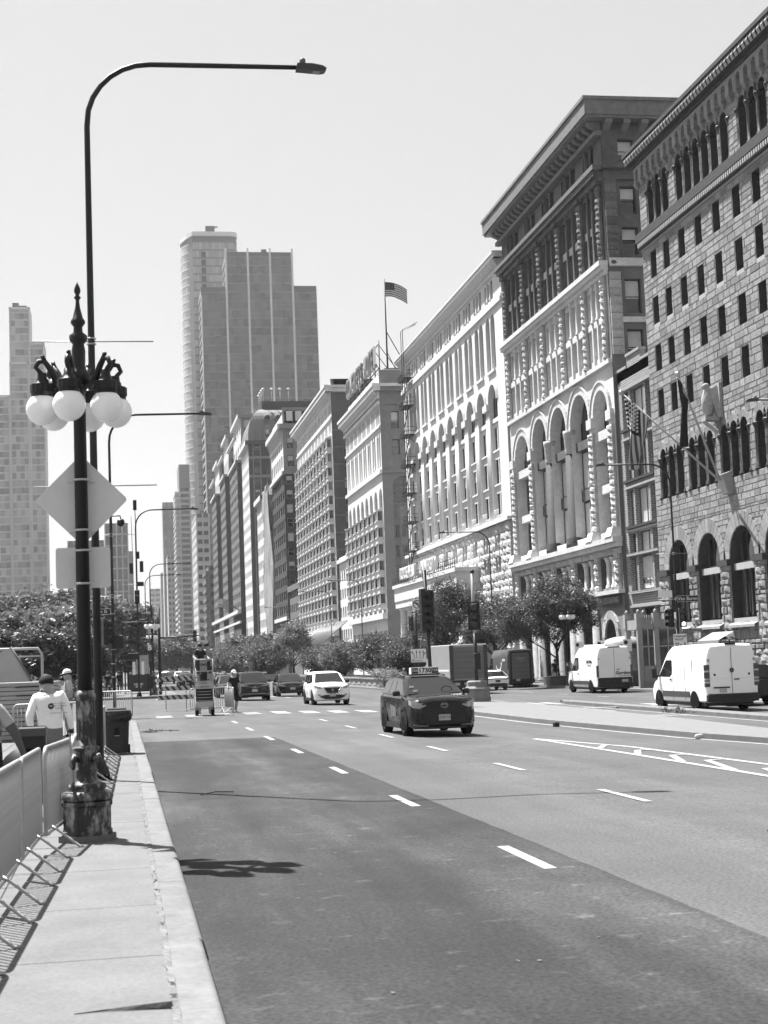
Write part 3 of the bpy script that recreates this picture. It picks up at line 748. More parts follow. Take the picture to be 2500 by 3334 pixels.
for k, c in enumerate(PC):
    if k in (2, 3):
        t = MB(); q = F.P(c, -.15, 0); t.lathe([(.82,10.35),(.82,10.7),(.72,10.8),(.78,11.05),(.6,11.2),(.55,17.9)], 20, (q[0],q[1],0)); t.build('granite_column', POL, fa)
        t = MB(); t.lathe([(.56,17.9),(.58,18.0),(.55,18.25),(.57,18.4),(.60,19.2),(.66,19.55),(.66,19.8)], 16, (q[0],q[1],0)); t.build('column_capital', LAT, fa)
    else:
        for i in range(15): rock(rl, F, c, 11.3+i*.505, 1.15, .505, .32, fa, .02)
        t = mbf(F); t.box(c-.60, c+.60, .003, .30, 19.0, 19.75); t.build('column_capital', FL, fa)
        t = mbf(F); t.add([(c-.8,0,10.35),(c+.8,0,10.35),(c+.8,.8,10.35),(c-.8,.8,10.35),(c-.6,0,11.05),(c+.6,0,11.05),(c+.6,.55,11.05),(c-.6,.55,11.05)], [(4,5,6,7),(0,1,5,4),(1,2,6,5),(2,3,7,6),(3,0,4,7)]); t.build('pier_base', FL, fa)
t = mbf(F); t.box(-.2, E+.2, .004, .75, 9.95, 10.32); t.box(-.1, E+.1, .004, .5, 9.6, 9.95); t.build('string_course', FL, fa)
# --- lower storeys
ops = []
for i, (a, b) in enumerate(bays):
    ops.append((a+.5, b-.5, 6.7, 9.0))
    if i == 0: ops.append(((a+b)/2-1.35, (a+b)/2+1.35, -.25, 4.4, True))
    else: ops.append((a+.5, b-.5, -.2, 5.2))
t = mbf(F); wall(t, F, 0, E, -.3, 9.65, ops, 1.1, mr=1); t.build('wall', [M('arts_base', .6, .85, .2, noise=(3, .2), bump=(5, .5, .04)), FD], fa)
for i, (a, b) in enumerate(bays):
    m_ = (a+b)/2
    for q in range(3): w = (b-a-1.0)/3; win(F, a+.5+q*w+.1, a+.5+(q+1)*w-.1, 6.75, 9.0, 1.0, fa, 'sash', FR_M, [0, 1], near=True)
    for q in (1, 2): column(F, a+.5+(b-a-1)*q/3, -.2, 6.7, 9.0, .22, fa, FL)
    if i:
        win(F, a+.5, b-.5, -.2, 5.2, 1.0, fa, 'cross', FR_M, [0, 3], near=True, name='shop_window')
        for s in (a+.9, b-.9): column(F, s, .1, -.28, 5.2, .42, fa, M('ground_column', .6, .7, .3, noise=(4, .2)), cap=False)
    else: win(F, m_-1.35, m_+1.35, -.25, 4.4, 1.0, fa, 'double', FR_D, [3], near=True, name='entrance_door')
for c in PC:
    for i in range(5): rock(rl, F, c, 6.75+i*.56, .9, .54, .35, fa, .02)
for i in range(16): rock(rl, F, .95+i*1.9, 9.35, 1.85, .5, .22, fa, .02)
a, b = bays[0]; m_ = (a+b)/2
ring(F, m_, 3.05, 1.36, 2.0, 11, .16, fa, M('carved_arch', 1.1, .9, .2, noise=(8, .3), bump=(9, 1.0, .08), isl=.15), 'entrance_arch')
t = mbf(F); t.box(-.2, E+.2, .004, .5, 6.2, 6.5); t.build('string_course', FL, fa)
t = mbf(F); t.box(a-.3, b-.4, .004, .16, 5.35, 6.15); t.build('name_band', FD, fa)
obj('name_lettering', text_mesh('FINE ARTS BUILDING', .62, .03, M('letter_pale', 1.0, .6, .3), sx=.80), fa, F.P(m_, .20, 5.75), (0, 0, F.th+math.pi))
# shop posters
t = mbf(F); t.quad((7.6,-.55,1.9),(9.9,-.55,1.9),(9.9,-.55,4.6),(7.6,-.55,4.6)); t.build('shop_poster', M('poster_white', .62), fa)
obj('poster_lettering', text_mesh('FINE ARTS\nBUILDING', .62, .01, M('sign_ink', .05), sx=.6), fa, F.P(8.75, -.52, 3.6), (0, 0, F.th+math.pi))
# --- north end wall above the brick house: pale and dark brick with windows
N = Face(58, 107.55, 180); ops = []
for za, zb in ((23.0, 25.6), (26.8, 29.4), (31.2, 33.3), (34.3, 36.4), (38.3, 40.0)):
    for x in (37.9, 39.7, 41.7, 43.5, 46.5, 48.3): ops.append((58-x-.62, 58-x+.62, za, zb))
t = mbf(N); wall(t, N, 0, 21.97, 30.75, 41.4, [o for o in ops if o[2] > 30], .5); t.build('end_wall', FD, fa)
t = mbf(N); wall(t, N, 0, 21.97, -.3, 30.75, [o for o in ops if o[2] < 30], .5); t.build('end_wall', FBR, fa)
for o in ops: win(N, *o, .42, fa, 'blind', FR_D, [0, 1], near=True)
t = mbf(N); t.box(0, 21.9, .004, .3, 30.3, 30.9); t.box(0, 21.9, .004, .2, 26.1, 26.5); t.build('string_course', FL, fa)
t = mbf(N); t.box(0, 22.2, .004, .75, 37.6, 37.95); t.box(0, 22, .004, .35, 36.85, 37.58); t.build('string_course', FD, fa)
t = mbf(N); t.box(0, 23.3, .004, .97, 41.302, 41.498); t.box(0, 23.45, .0, 1.07, 41.502, 42.598); t.box(0, 23.55, -2, 1.17, 42.602, 42.846); t.build('cornice', COR, fa)
for k in range(16): obj('cornice_bracket', bm, fa, N.P(.6+k*1.4, .004, 40.56), (0, 0, N.th))
for i in range(21): rock(rd if i > 9 else rl, N, 21.5, 24.0+i*.62+(.4 if i > 9 else 0), .9, .6, .3, fa, .02)
t = MB(); t.box(37.4, 58, 108.3, 138.0, -.3, 42.0); t.build('body', FBR, fa)

# ================================================================== 4 great hall block with arcades
AL = M('hall_limestone', 1.62, .85, .25, noise=(2.5, .06), n2=(.35, .08), bump=(8, .15, .02)); ALB = M('hall_block', 1.15, .9, .2, noise=(6, .16), bump=(5, .8, .07), objr=.12)
ALS = M('hall_block_rest', 1.15, .9, .2, noise=(6, .16), bump=(5, .8, .07), isl=.12)
au = bldg('arcaded_hall', 'long pale limestone block with tall arcade, paired slit windows and rough stone base', 36, 139)
F = Face(36, 139.0, 90); Y = lambda y: y-139.0; E = 52.0
pit = (187.22-143.98)/9; BC = [Y(143.98)+i*pit for i in range(10)]
ops = []; wn = []
for c in BC:
    for s in (-1.0, 1.0): ops.append((c+s-.84, c+s+.84, 29.5, 34.85, True)); wn.append((c+s-.84, c+s+.84, 29.5, 34.85, 'sash'))
    for s in (-1.2, 0, 1.2): ops.append((c+s-.50, c+s+.50, 36.25, 38.1)); wn.append((c+s-.50, c+s+.50, 36.25, 38.1, 'plain'))
t = mbf(F); wall(t, F, 0, E, 28.6, 38.6, ops, .45); t.build('upper_wall', AL, au)
GA = [0, 0, 1, 3]
for a, b, c, d, st in wn: win(F, a, b, c, d, .41, au, st, FR_M, GA, near=True)
for c in BC:
    t = mbf(F); t.box(c-1.5, c+1.5, .003, .18, 29.2, 29.45); t.build('window_sill', AL, au)
    for s in (-.6, .6): column(F, c+s, -.05, 36.25, 38.1, .13, au, AL)
# arcade
ops = [(c-1.62, c+1.62, 15.2, 28.1, True) for c in BC]
t = mbf(F); wall(t, F, 0, E, 14.85, 28.6, ops, .5); t.build('arcade_wall', AL, au)
for c in BC:
    for k in range(3): ring(F, c, 26.48, 1.62+k*.16, 1.78+k*.16, 16, .05+.05*(2-k), au, AL, 'arch_moulding')
    win(F, c-1.62, c+1.62, 25.0, 28.1, .46, au, 'triple', FR_M, [1, 0], near=True)
    for za, zb in ((15.5, 17.6), (18.5, 20.9), (21.8, 24.0)):
        t = mbf(F)
        wall(t, F, c-1.62, c+1.62, za-.5, zb+.42, [(c-1.35, c-.1, za, zb), (c+.1, c+1.35, za, zb)], .2, -.28); t.build('spandrel_panel', AL, au)
        win(F, c-1.35, c-.1, za, zb, .45, au, 'sash', FR_M, GA, near=True); win(F, c+.1, c+1.35, za, zb, .45, au, 'sash', FR_M, GA, near=True)
        t = mbf(F); t.box(c-1.4, c+1.4, -.28, -.1, za-.2, za-.04); t.build('window_sill', AL, au)
    t = mbf(F); t.box(c-1.62, c+1.62, -.4, -.12, 24.45, 24.85); t.build('transom', AL, au)
    t = MB(); p = F.P(c, .1, 0)
    for s in (-.7, -.35, 0, .35, .7):
        q = F.P(c+s, .15, 15.15); t.tube([q, (q[0], q[1], 15.9)], .03, 6)
    q0 = F.P(c-.9, .15, 15.9); q1 = F.P(c+.9, .15, 15.9); t.tube([q0, q1], .05, 6); t.build('balustrade', AL, au)
edges = [Y(139.3)]+[(a+b)/2 for a, b in zip(BC, BC[1:])]+[E-.3]
for i, e in enumerate(edges[1:-1]):
    for s in (-.55, -.18, .18, .55):
        t = MB(); q = F.P(e+s, -.03, 0); t.lathe([(.13, 15.0), (.13, 25.8)], 8, (q[0], q[1], 0)); t.build('pilaster_reed', AL, au)
    t = mbf(F); t.box(e-.85, e+.85, .003, .35, 25.8, 26.45); t.build('pilaster_capital', AL, au)
t = mbf(F); t.box(-.1, E+.1, .003, .22, 35.3, 35.7); t.box(-.05, E+.05, .003, .12, 35.7, 36.0); t.build('string_course', AL, au)
t = mbf(F); t.box(-.3, E+.3, .003, .5, 14.55, 14.9); t.build('string_course', AL, au)
t = mbf(F); t.box(-.1, E+.1, .003, .2, 38.35, 38.55); t.box(-.6, E+.6, .0, .8, 39.3, 39.65); t.box(-.7, E+.7, -3, .9, 39.65, 39.85); t.box(0, E, .003, .25, 38.55, 39.3); t.build('cornice', AL, au)
cm = MB(); cm.add([(-.14,.3,0),(.14,.3,0),(.14,.82,.62),(-.14,.82,.62),(-.14,.3,.62),(.14,.3,.62)], [(0,1,2,3),(3,2,5,4),(0,3,4),(1,5,2)]); cm = cm.mesh('cornice_bracket', AL)
for k in range(100): obj('cornice_bracket', cm, au, F.P(.3+k*.52, .004, 38.66), (0, 0, F.th))
for k in range(12):
    t = mbf(F); t.box(2+k*4.2, 3.6+k*4.2, -2.4, -.8, 39.85, 40.7); t.build('parapet_block', AL, au)
# rough base
ops = []
for c in BC:
    for s in (-.62, .62): ops += [(c+s-.42, c+s+.42, 9.6, 11.3), (c+s-.42, c+s+.42, 12.1, 13.2)]
    ops.append((c-1.7, c+1.7, -.2, 6.2, True if c < 12 or c > 44 else False))
t = mbf(F); wall(t, F, 0, E, -.3, 14.6, ops, .7); t.build('base_wall', AL, au)
for o in ops: win(F, *o[:4], .62, au, 'sash' if o[3]-o[2] < 3 else 'cross', FR_D, [0, 3], near=False)
ra = rock_meshes(ALB, 'hall'); bl = []; z = -.25
while z < 14.4:
    h = .62+cz.random()*.2
    if z+h > 14.5: h = 14.5-z
    for a, b in free(ops, z+h/2, 0, E, .02, .3):
        u = a
        while u < b-.05:
            w = 1.0+cz.random()*.9
            if b-u-w < .5: w = b-u
            bl.append((u+w/2, z+h/2, w, h)); u += w
    z += h
bl.sort(key=lambda q: (q[1] < 6)*100+q[0]); restm = mbf(F)
for i, (u, zc, w, h) in enumerate(bl):
    if i < 280: rock(ra, F, u, zc, w, h, .22+cz.random()*.12, au, .0)
    else:
        d = .16; restm.add([(u-w/2+.01,0,zc-h/2+.01),(u+w/2-.01,0,zc-h/2+.01),(u+w/2-.01,0,zc+h/2-.01),(u-w/2+.01,0,zc+h/2-.01)]+[(u+i2*w*.33,d+jit(.09)+.06,zc+j2*h*.33) for j2 in (-1, 1) for i2 in (-1, 1)], [(4,5,7,6),(0,1,5,4),(1,2,7,5),(2,3,6,7),(3,0,4,6)])
restm.build('rough_stones', ALS, au, kind='stuff')
# entrance loggia with balcony and raised letters
t = mbf(F); t.box(Y(152), Y(188), 0, 2.6, 9.0, 10.6); t.box(Y(151.8), Y(188.2), 0, 2.8, 10.6, 11.0); t.box(Y(152), Y(188), 0, 2.5, 8.2, 9.0); t.build('loggia_entablature', AL, au)
for k in range(8): column(F, Y(153.5)+k*4.7, 1.9, 3.4, 8.2, .36, au, AL)
t = mbf(F); t.box(Y(152), Y(188), 1.2, 2.6, -.3, 3.4); t.build('loggia_base', AL, au)
IRON = M('black_iron', .02, .5, .4)
t = MB()
for k in range(37):
    q = F.P(Y(152.2)+k*1.0, 2.7, 11.0); t.tube([q, (q[0], q[1], 11.95)], .035, 5)
for zz in (11.15, 11.5, 11.95): t.tube([F.P(Y(152.2), 2.7, zz), F.P(Y(187.8), 2.7, zz)], .04, 5)
t.build('balcony_railing', IRON, au)
LET = M('letter_white', 1.6, .5, .3)
obj('roof_lettering', text_mesh('ROOSEVELT', 2.0, .10, LET, align='RIGHT', sx=.9), au, F.P(Y(172.2), 2.9, 12.0), (0, 0, F.th+math.pi))
obj('roof_lettering', text_mesh('UNIVERSITY', 2.0, .10, LET, align='LEFT', sx=.9), au, F.P(Y(169.6), 2.9, 12.0), (0, 0, F.th+math.pi))
N = Face(60, 139.0, 180); t = mbf(N); t.quad((0,0,-.3),(24,0,-.3),(24,0,39.8),(0,0,39.8)); t.box(0, 24.7, .003, .8, 39.3, 39.84); t.box(0, 24, .003, .3, 35.3, 36.0); t.build('end_wall', AL, au)
S = Face(36, 191, 0); t = mbf(S); t.quad((0,0,-.3),(24,0,-.3),(24,0,39.8),(0,0,39.8)); t.build('end_wall', AL, au)
t = MB(); t.box(37.3, 60, 139.4, 190.6, 38, 39.7); t.box(40, 44, 141, 144, 39.8, 42.0); t.build('roof', FBR, au)
# fire escape: separate thing hung on the hall
fe = thing('fire_escape', 'black iron fire escape running down the pale arcaded hall', 'fire escape', (34.6, 184.5, 11), 0, world=True)
t = MB()
for y in (184.9, 186.1): t.tube([F.P(Y(y), .9, 12.5), F.P(Y(y), .9, 42.5), F.P(Y(y), -1, 43.4)], .05, 6)
t.build('rails', IRON, fe)
for z in (15.0, 18.5, 22.0, 25.5, 29.2, 32.8, 36.2):
    t = mbf(F); t.box(Y(183.4), Y(187.4), .1, 1.25, z, z+.08); t.build('platform', IRON, fe)
    t = MB()
    for hh in (.5, 1.0): t.tube([F.P(Y(183.4), .1, z+hh), F.P(Y(183.4), 1.25, z+hh), F.P(Y(187.4), 1.25, z+hh), F.P(Y(187.4), .1, z+hh)], .03, 5)
    for q in range(7): t.tube([F.P(Y(183.4)+q*.66, 1.25, z), F.P(Y(183.4)+q*.66, 1.25, z+1.0)], .02, 4)
    t.tube([F.P(Y(183.6), .7, z), F.P(Y(187), .7, z-2.2)], .06, 5); t.build('railing', IRON, fe)
    t = MB()
    for y in (183.8, 187): t.tube([F.P(Y(y), 1.1, z), F.P(Y(y), .1, z-.9)], .03, 4)
    t.build('bracket', IRON, fe)
# ================================================================== hotels with canted bays
HL = M('hotel_limestone', 1.6, .85, .25, noise=(1.5, .10), n2=(.3, .08)); HN = M('hotel_side_shaded', .52, .9, .2, noise=(1, .12), n2=(6, .1))  # side copy of the limestone, colour darkened for north-side shade
BAYM = {}
def bay_window(F, uc, z0, fh, par, w=2.9, dep=.75, n=3):
    """one storey of a canted bay: spandrel, corner posts, ledge and three panes"""
    gl = random.choice((0, 1, 1, 4)); key = (round(fh, 2), w, dep, gl)
    if key not in BAYM:
        t = MB(); hw, f = w/2, w*.27; P = [(-hw, 0), (-f, dep), (f, dep), (hw, 0)]; sill = fh*.36; top = fh*.93
        for (a, b), (c, d) in zip(P, P[1:]):
            t.quad((a,b,0),(c,d,0),(c,d,sill),(a,b,sill)); t.quad((a,b,top),(c,d,top),(c,d,fh),(a,b,fh))
            L = Vector((c-a, d-b)); e = .16
            for q in (0, 1):
                s0 = L*(e/L.length)*.5
                x, y = (a, b) if q == 0 else (c-s0.x*2, d-s0.y*2)
                t.quad((x,y,sill),(x+s0.x*2,y+s0.y*2,sill),(x+s0.x*2,y+s0.y*2,top),(x,y,top))
            nx, ny = L.y/L.length*.14, -L.x/L.length*.14
            t.quad((a+nx,b+ny,sill),(c+nx,d+ny,sill),(c+nx,d+ny,top),(a+nx,b+ny,top), 1)
            if abs(L.y) < .01: t.box(-.07, .07, dep-.1, dep-.02, sill, top)
        O = [(-hw-.08, 0), (-f-.06, dep+.12), (f+.06, dep+.12), (hw+.08, 0)]
        t.prism(O, sill-.16, sill-.01); t.prism(O, fh-.10, fh+.02)
        BAYM[key] = t.mesh('bay_window', [HL, GL[gl]])
    return obj('bay_window', BAYM[key], par, F.P(uc, .0, z0), (0, 0, F.th))
# ---- 5 hotel with rooftop letters
ch = bldg('bay_front_hotel', 'limestone hotel with tall arched top windows and rooftop sign letters', 36, 208.6)
F = Face(36, 208.6, 90); E = 33.0; nb_ = 8; pit = E/nb_; BC = [pit*(i+.5) for i in range(nb_)]
ops = []; wn = []
for c in BC:
    for s in (-.85, .85): ops.append((c+s-.5, c+s+.5, 28.6, 33.6, True))
    for s in (-1.2, -.4, .4, 1.2): ops.append((c+s-.28, c+s+.28, 34.6, 36.9))
    ops.append((c-1.35, c+1.35, 22.6, 25.7, True))
t = mbf(F); wall(t, F, 0, E, 8.4, 38.0, ops, .5); t.build('wall', HL, ch)
for o in ops: win(F, *o[:4], .42, ch, 'triple' if o[1]-o[0] > 2 else 'sash', FR_M, [0, 1, 1])
for c in BC:
    for k in range(6): bay_window(F, c, 8.9+k*2.28, 2.28, ch)
    column(F, c, -.1, 28.6, 32.9, .16, ch, HL)
    t = mbf(F); t.add([(c-1.55,0,22.55),(c-.85,.85,22.55),(c+.85,.85,22.55),(c+1.55,0,22.55),(c-1.5,0,23.0),(c+1.5,0,23.0)], [(0,1,2,3),(0,1,4),(1,2,5,4),(2,3,5)]); t.build('bay_roof', HL, ch)
t = mbf(F); t.box(-.2, E+.2, .003, .35, 27.6, 28.1); t.box(-.1, E+.1, .003, .22, 34.0, 34.3); t.box(-.1, E+.1, .003, .4, 37.2, 37.6); t.build('string_course', HL, ch)
t = mbf(F); t.box(-.9, E+.9, 0, 1.0, 39.0, 39.6); t.box(-1.0, E+1.0, -4, 1.15, 39.6, 40.0); t.box(0, E, .003, .35, 38.0, 39.0); t.box(.5, E, -4, -.6, 40.0, 42.2); t.build('cornice', HL, ch)
for k in range(44): obj('cornice_bracket', cm, ch, F.P(.4+k*.76, .05, 38.4), (0, 0, F.th), (1.6, 1.1, .95))
ops = [(c-1.5, c+1.5, 1.0, 6.0) for c in BC]
t = mbf(F); wall(t, F, 0, E, -.3, 8.4, ops, .8); t.box(-.2, E+.2, .003, .7, 7.6, 8.4); t.build('base_wall', HL, ch)
for o in ops: win(F, *o, .7, ch, 'cross', FR_D, [0, 3])
N = Face(64, 208.6, 180); ops = []; cx = 28-3.0
for za, zb in ((33.8, 36.2), (30.2, 32.3)):
    for s in (-.95, .95, 3.3, 5.2): ops.append((cx-s-.55, cx-s+.55, za, zb))
for s in (-.95, .95): ops.append((cx-s-.6, cx-s+.6, 28.9, 29.9, True)) if 0 else None
ops.append((cx-1.6, cx+1.6, 23.6, 27.2, True)); ops.append((cx-6.6, cx-3.4, 23.6, 27.2, True))
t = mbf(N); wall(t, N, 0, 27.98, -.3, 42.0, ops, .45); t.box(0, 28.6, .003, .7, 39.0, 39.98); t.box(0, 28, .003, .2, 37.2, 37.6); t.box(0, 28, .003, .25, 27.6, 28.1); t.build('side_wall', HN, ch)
for o in ops: win(N, *o[:4], .38, ch, 'cross' if o[1]-o[0] > 2 else 'sash', FR_M, [1, 4])
BAYM.clear(); HL_, HL = HL, HN
for k in range(5): bay_window(N, cx, 9.5+k*2.75, 2.75, ch, 3.2, .6); bay_window(N, cx-5, 9.5+k*2.75, 2.75, ch, 3.2, .6)
HL = HL_; BAYM.clear()
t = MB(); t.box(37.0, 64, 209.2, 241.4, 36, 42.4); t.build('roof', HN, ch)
# rooftop sign, its own thing
rs = thing('rooftop_sign', 'tall rooftop letters on a steel frame above the bay fronted hotel', 'sign', (36.6, 212, 42.6), 0, world=True)
SIGN = M('sign_letter', .5, .5, .4)
for i, chx in enumerate('CONGRESS HOTEL'):
    if chx == ' ': continue
    obj('letter', text_mesh(chx, 4.4, .2, SIGN, sx=.62, bold=.03), rs, (36.4, 240.0-i*2.05, 44.6), (0, 0, -math.pi/2))
t = MB()
for y in range(212, 242, 4):
    t.tube([(36.8, y, 42.4), (36.8, y, 46.9)], .08, 5); t.tube([(39.5, y, 42.4), (36.8, y, 46.2)], .06, 5)
for z in (43.0, 46.4): t.tube([(36.8, 212, z), (36.8, 241, z)], .08, 5)
t.build('frame', IRON, rs)
# ---- low link and 6 second hotel
lk = bldg('hotel_link', 'low limestone link with small windows between the two bay fronted hotels', 36.6, 241.8)
F = Face(36.4, 241.7, 90); ops = [(1+i*2.5, 2.4+i*2.5, z, z+1.7) for i in range(6) for z in (2.0, 5.5, 9.2, 12.2, 15.2)]
t = mbf(F); wall(t, F, 0, 15.2, -.3, 19.2, ops, .35); t.box(-.0, 15.2, .003, .4, 18.2, 18.8); t.build('wall', HL, lk)
for o in ops: win(F, *o, .3, lk, 'sash', FR_M, [0, 1])
t = MB(); t.box(36.8, 60, 241.8, 256.8, 17, 19.1); t.build('roof', HN, lk)
h2 = bldg('long_bay_hotel', 'long limestone hotel with rows of canted bay windows and a bracketed cornice', 36, 257)
F = Face(36, 257.0, 90); E = 52.0; nb_ = 11; pit = E/nb_; BC = [pit*(i+.5) for i in range(nb_)]
ops = []
for c in BC:
    for s in (-1.25, -.42, .42, 1.25):
        ops += [(c+s-.27, c+s+.27, 43.9, 45.7), (c+s-.27, c+s+.27, 40.6, 42.6)]
t = mbf(F); wall(t, F, 0, E, 7.8, 46.9, ops, .4); t.build('wall', HL, h2)
for o in ops: win(F, *o, .35, h2, 'sash', FR_M, [0, 1])
for c in BC:
    for k in range(13): bay_window(F, c, 8.3+k*2.42, 2.42, h2, 3.1, .8)
    t = mbf(F); t.add([(c-1.7,0,39.8),(c-1.0,.95,39.8),(c+1.0,.95,39.8),(c+1.7,0,39.8),(c-1.6,0,40.3),(c+1.6,0,40.3)], [(0,1,2,3),(0,1,4),(1,2,5,4),(2,3,5)]); t.build('bay_roof', HL, h2)
t = mbf(F); t.box(-1.0, E+1, 0, 1.1, 47.5, 48.2); t.box(-1.1, E+1.1, -4, 1.25, 48.2, 48.6); t.box(0, E, .003, .35, 46.7, 47.5); t.box(0, E, .003, .2, 43.0, 43.3); t.box(0, E, -4, -.5, 48.6, 49.8); t.build('cornice', HL, h2)
for k in range(64): obj('cornice_bracket', cm, h2, F.P(.4+k*.81, .05, 46.9), (0, 0, F.th), (1.6, 1.2, .95))
ops = [(c-1.7, c+1.7, .5, 5.0) for c in BC]
t = mbf(F); wall(t, F, 0, E, -.3, 7.8, ops, .8); t.box(-.2, E+.2, .003, .9, 6.3, 7.8); t.build('base_wall', HL, h2)
for o in ops: win(F, *o, .7, h2, 'cross', FR_D, [0, 3])
N = Face(64, 257.0, 180); ops = [(28-x-.9, 28-x+.9, z, z+1.9) for x in (42.5-36, 46.5-36) for z in (43.0,)]+[(28-x-.5, 28-x+.5, z, z+1.9) for x in (2.4, 4.6) for z in [19.5+i*2.9 for i in range(8)]]
t = mbf(N); wall(t, N, 0, 27.98, -.3, 49.8, ops, .35); t.build('side_wall', M('hotel_side_deep_shade', .34, .9, .2, noise=(1, .15), n2=(6, .1)), h2)  # north wall colour darkened further to hold its shade
for o in ops: win(N, *o, .3, h2, 'double' if o[1]-o[0] > 1.5 else 'sash', FR_L, [1, 2])
t = mbf(N); t.box(23, 28.9, .003, .8, 47.5, 48.59); t.build('cornice_return', HL, h2)
for k in range(12): t = mbf(N); t.box(25, 27.98, .003, .12, 9+k*2.9, 9.25+k*2.9); t.build('string_course', HN, h2)
t = MB(); t.box(36.7, 64, 257.6, 308.8, 46, 49.7); t.build('roof', HN, h2)

# ================================================================== generic street wall buildings farther off
def block(name, label, x0, x1, y0, y1, z1, sm, nm, rows, scols, ncols, par=None, sw=.55, nw=.5, hf=.55, z0=3.0, gl=(0, 1, 3), corn=None, frs=FR_M, group=None, dep=.3, style='sash', visn=None):
    """box with window grids: street side (facing -X) and north side (facing -Y)"""
    o = par or bldg(name, label, x0, y0, group=group); S = Face(x0, y0, 90); N = Face(x1, y0, 180); fh = (z1-z0)/rows
    ops = []; L = y1-y0
    for r in range(rows):
        for c in range(scols):
            p = L/scols; ops.append((p*(c+.5)-p*sw/2, p*(c+.5)+p*sw/2, z0+fh*r+fh*(1-hf)/2, z0+fh*r+fh*(1+hf)/2))
    t = mbf(S); wall(t, S, 0, L, -.3, z1, ops, dep); t.build('street_wall', sm, o)
    for q in ops: win(S, *q, dep*.85, o, style, frs, list(gl))
    Wd = x1-x0; ops = []; vis = visn or Wd
    for r in range(rows):
        for c in range(ncols):
            p = vis/ncols; u = Wd-p*(c+.5); ops.append((u-p*nw/2, u+p*nw/2, z0+fh*r+fh*(1-hf)/2, z0+fh*r+fh*(1+hf)/2))
    t = mbf(N); wall(t, N, 0, Wd-.02, -.3, z1, ops, dep); t.build('north_wall', nm, o)
    for q in ops: win(N, *q, dep*.85, o, style, frs, list(gl))
    t = MB(); t.box(x0+.5, x1, y0+.5, y1, z1-2, z1-.01); t.build('roof', nm, o)
    if corn:
        t = mbf(S); t.box(-.5, L+.5, .003, corn, z1-.9, z1+.3); t.build('cornice', sm, o); t = mbf(N); t.box(0, Wd+corn-.01, .003, corn, z1-.9, z1+.29); t.build('cornice', nm, o)
    return o
DBR = M('dark_brick', .12, .9, .2, noise=(2, .2), n2=(12, .15)); WTR = M('white_terracotta', 1.6, .7, .3, noise=(3, .15)); WTN = M('terracotta_shade', .62, .8, .3, noise=(3, .15))  # second terracotta is the white one darkened for shaded north faces
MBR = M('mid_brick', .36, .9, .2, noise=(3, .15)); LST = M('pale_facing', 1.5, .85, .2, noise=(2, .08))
block('low_brick_shop', 'low brick shop building behind the long hotel', 36, 50, 311, 331, 18, MBR, MBR, 5, 6, 3, corn=.4)
b7 = block('dark_brick_block', 'dark brick office block with white ornamented top storeys', 36, 52, 335, 362, 43.5, DBR, DBR, 10, 6, 4, nw=.6, sw=.7, hf=.6, z0=12.2, gl=(1, 2, 0), visn=9, frs=FR_L)
F = Face(36, 335, 90); N = Face(52, 335, 180)
ops = [(2+i*4.3, 4.6+i*4.3, z, z+2.6) for i in range(6) for z in (45.0, 49.0)]
t = mbf(F); wall(t, F, 0, 27, 43.5, 54, ops, .5); t.box(-.6, 27.6, 0, 1.2, 53.2, 54.3); t.box(-.2, 27.2, .003, .5, 43.2, 43.9); t.box(0, 27, -6, -.5, 54.3, 57.2); t.build('top_storeys', WTR, b7)
for o in ops: win(F, *o, .45, b7, 'double', FR_M, [0, 1])
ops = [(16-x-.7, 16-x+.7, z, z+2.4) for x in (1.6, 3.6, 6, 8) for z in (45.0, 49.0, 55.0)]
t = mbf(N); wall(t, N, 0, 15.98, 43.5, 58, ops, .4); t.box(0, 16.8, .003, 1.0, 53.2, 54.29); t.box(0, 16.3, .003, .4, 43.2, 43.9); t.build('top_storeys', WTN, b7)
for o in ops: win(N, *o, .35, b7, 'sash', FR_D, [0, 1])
for k in range(13):
    t = mbf(F); t.add([(1+k*2.1-.4,0,50.2),(1+k*2.1+.4,0,50.2),(1+k*2.1+.4,1.1,53.2),(1+k*2.1-.4,1.1,53.2)], [(0,1,2,3)]); t.box(.8+k*2.1, 1.2+k*2.1, 0, .4, 50.2, 53.2); t.build('top_bracket', WTR, b7)
t = mbf(F); t.box(0, 27, .003, .4, 11.4, 12.2); t.build('string_course', WTR, b7)
# folded glass front
sp = bldg('folded_glass_building', 'building with a folded faceted glass front between older blocks', 36, 363)
GLT = M('glass_facet', .5, .12, .8, noise=(.5, .15), isl=.30)
t = MB(); nY, nZ = 6, 12
def gp(i, j):
    y = 363+i*3.6; z = 2+j*3.9; off = .3+.35*math.sin(i*1.7+j*.8)+(.5*(j/nZ) if i in (0, 1) else 0); return (36-off, y, z if not (j == nZ and i > 1) else z-(i*1.8))
for i in range(nY):
    for j in range(nZ):
        a, b, c, d = gp(i, j), gp(i+1, j), gp(i+1, j+1), gp(i, j+1)
        p = MB(); p.add([a, b, d], [(0,1,2)]); p.add([b, c, d], [(0,1,2)]); p.build('glass_facet', GLT, sp)
t = MB(); t.box(37.2, 48, 363.2, 384, -.3, 46); t.build('body', M('glass_side', .16, .2, .6, noise=(.3, .3)), sp)
block('slim_white_block', 'slim building with white cornice and dark side beside the folded glass', 36, 46, 386, 404, 44, LST, DBR, 11, 5, 2, corn=.8, gl=(0, 1))
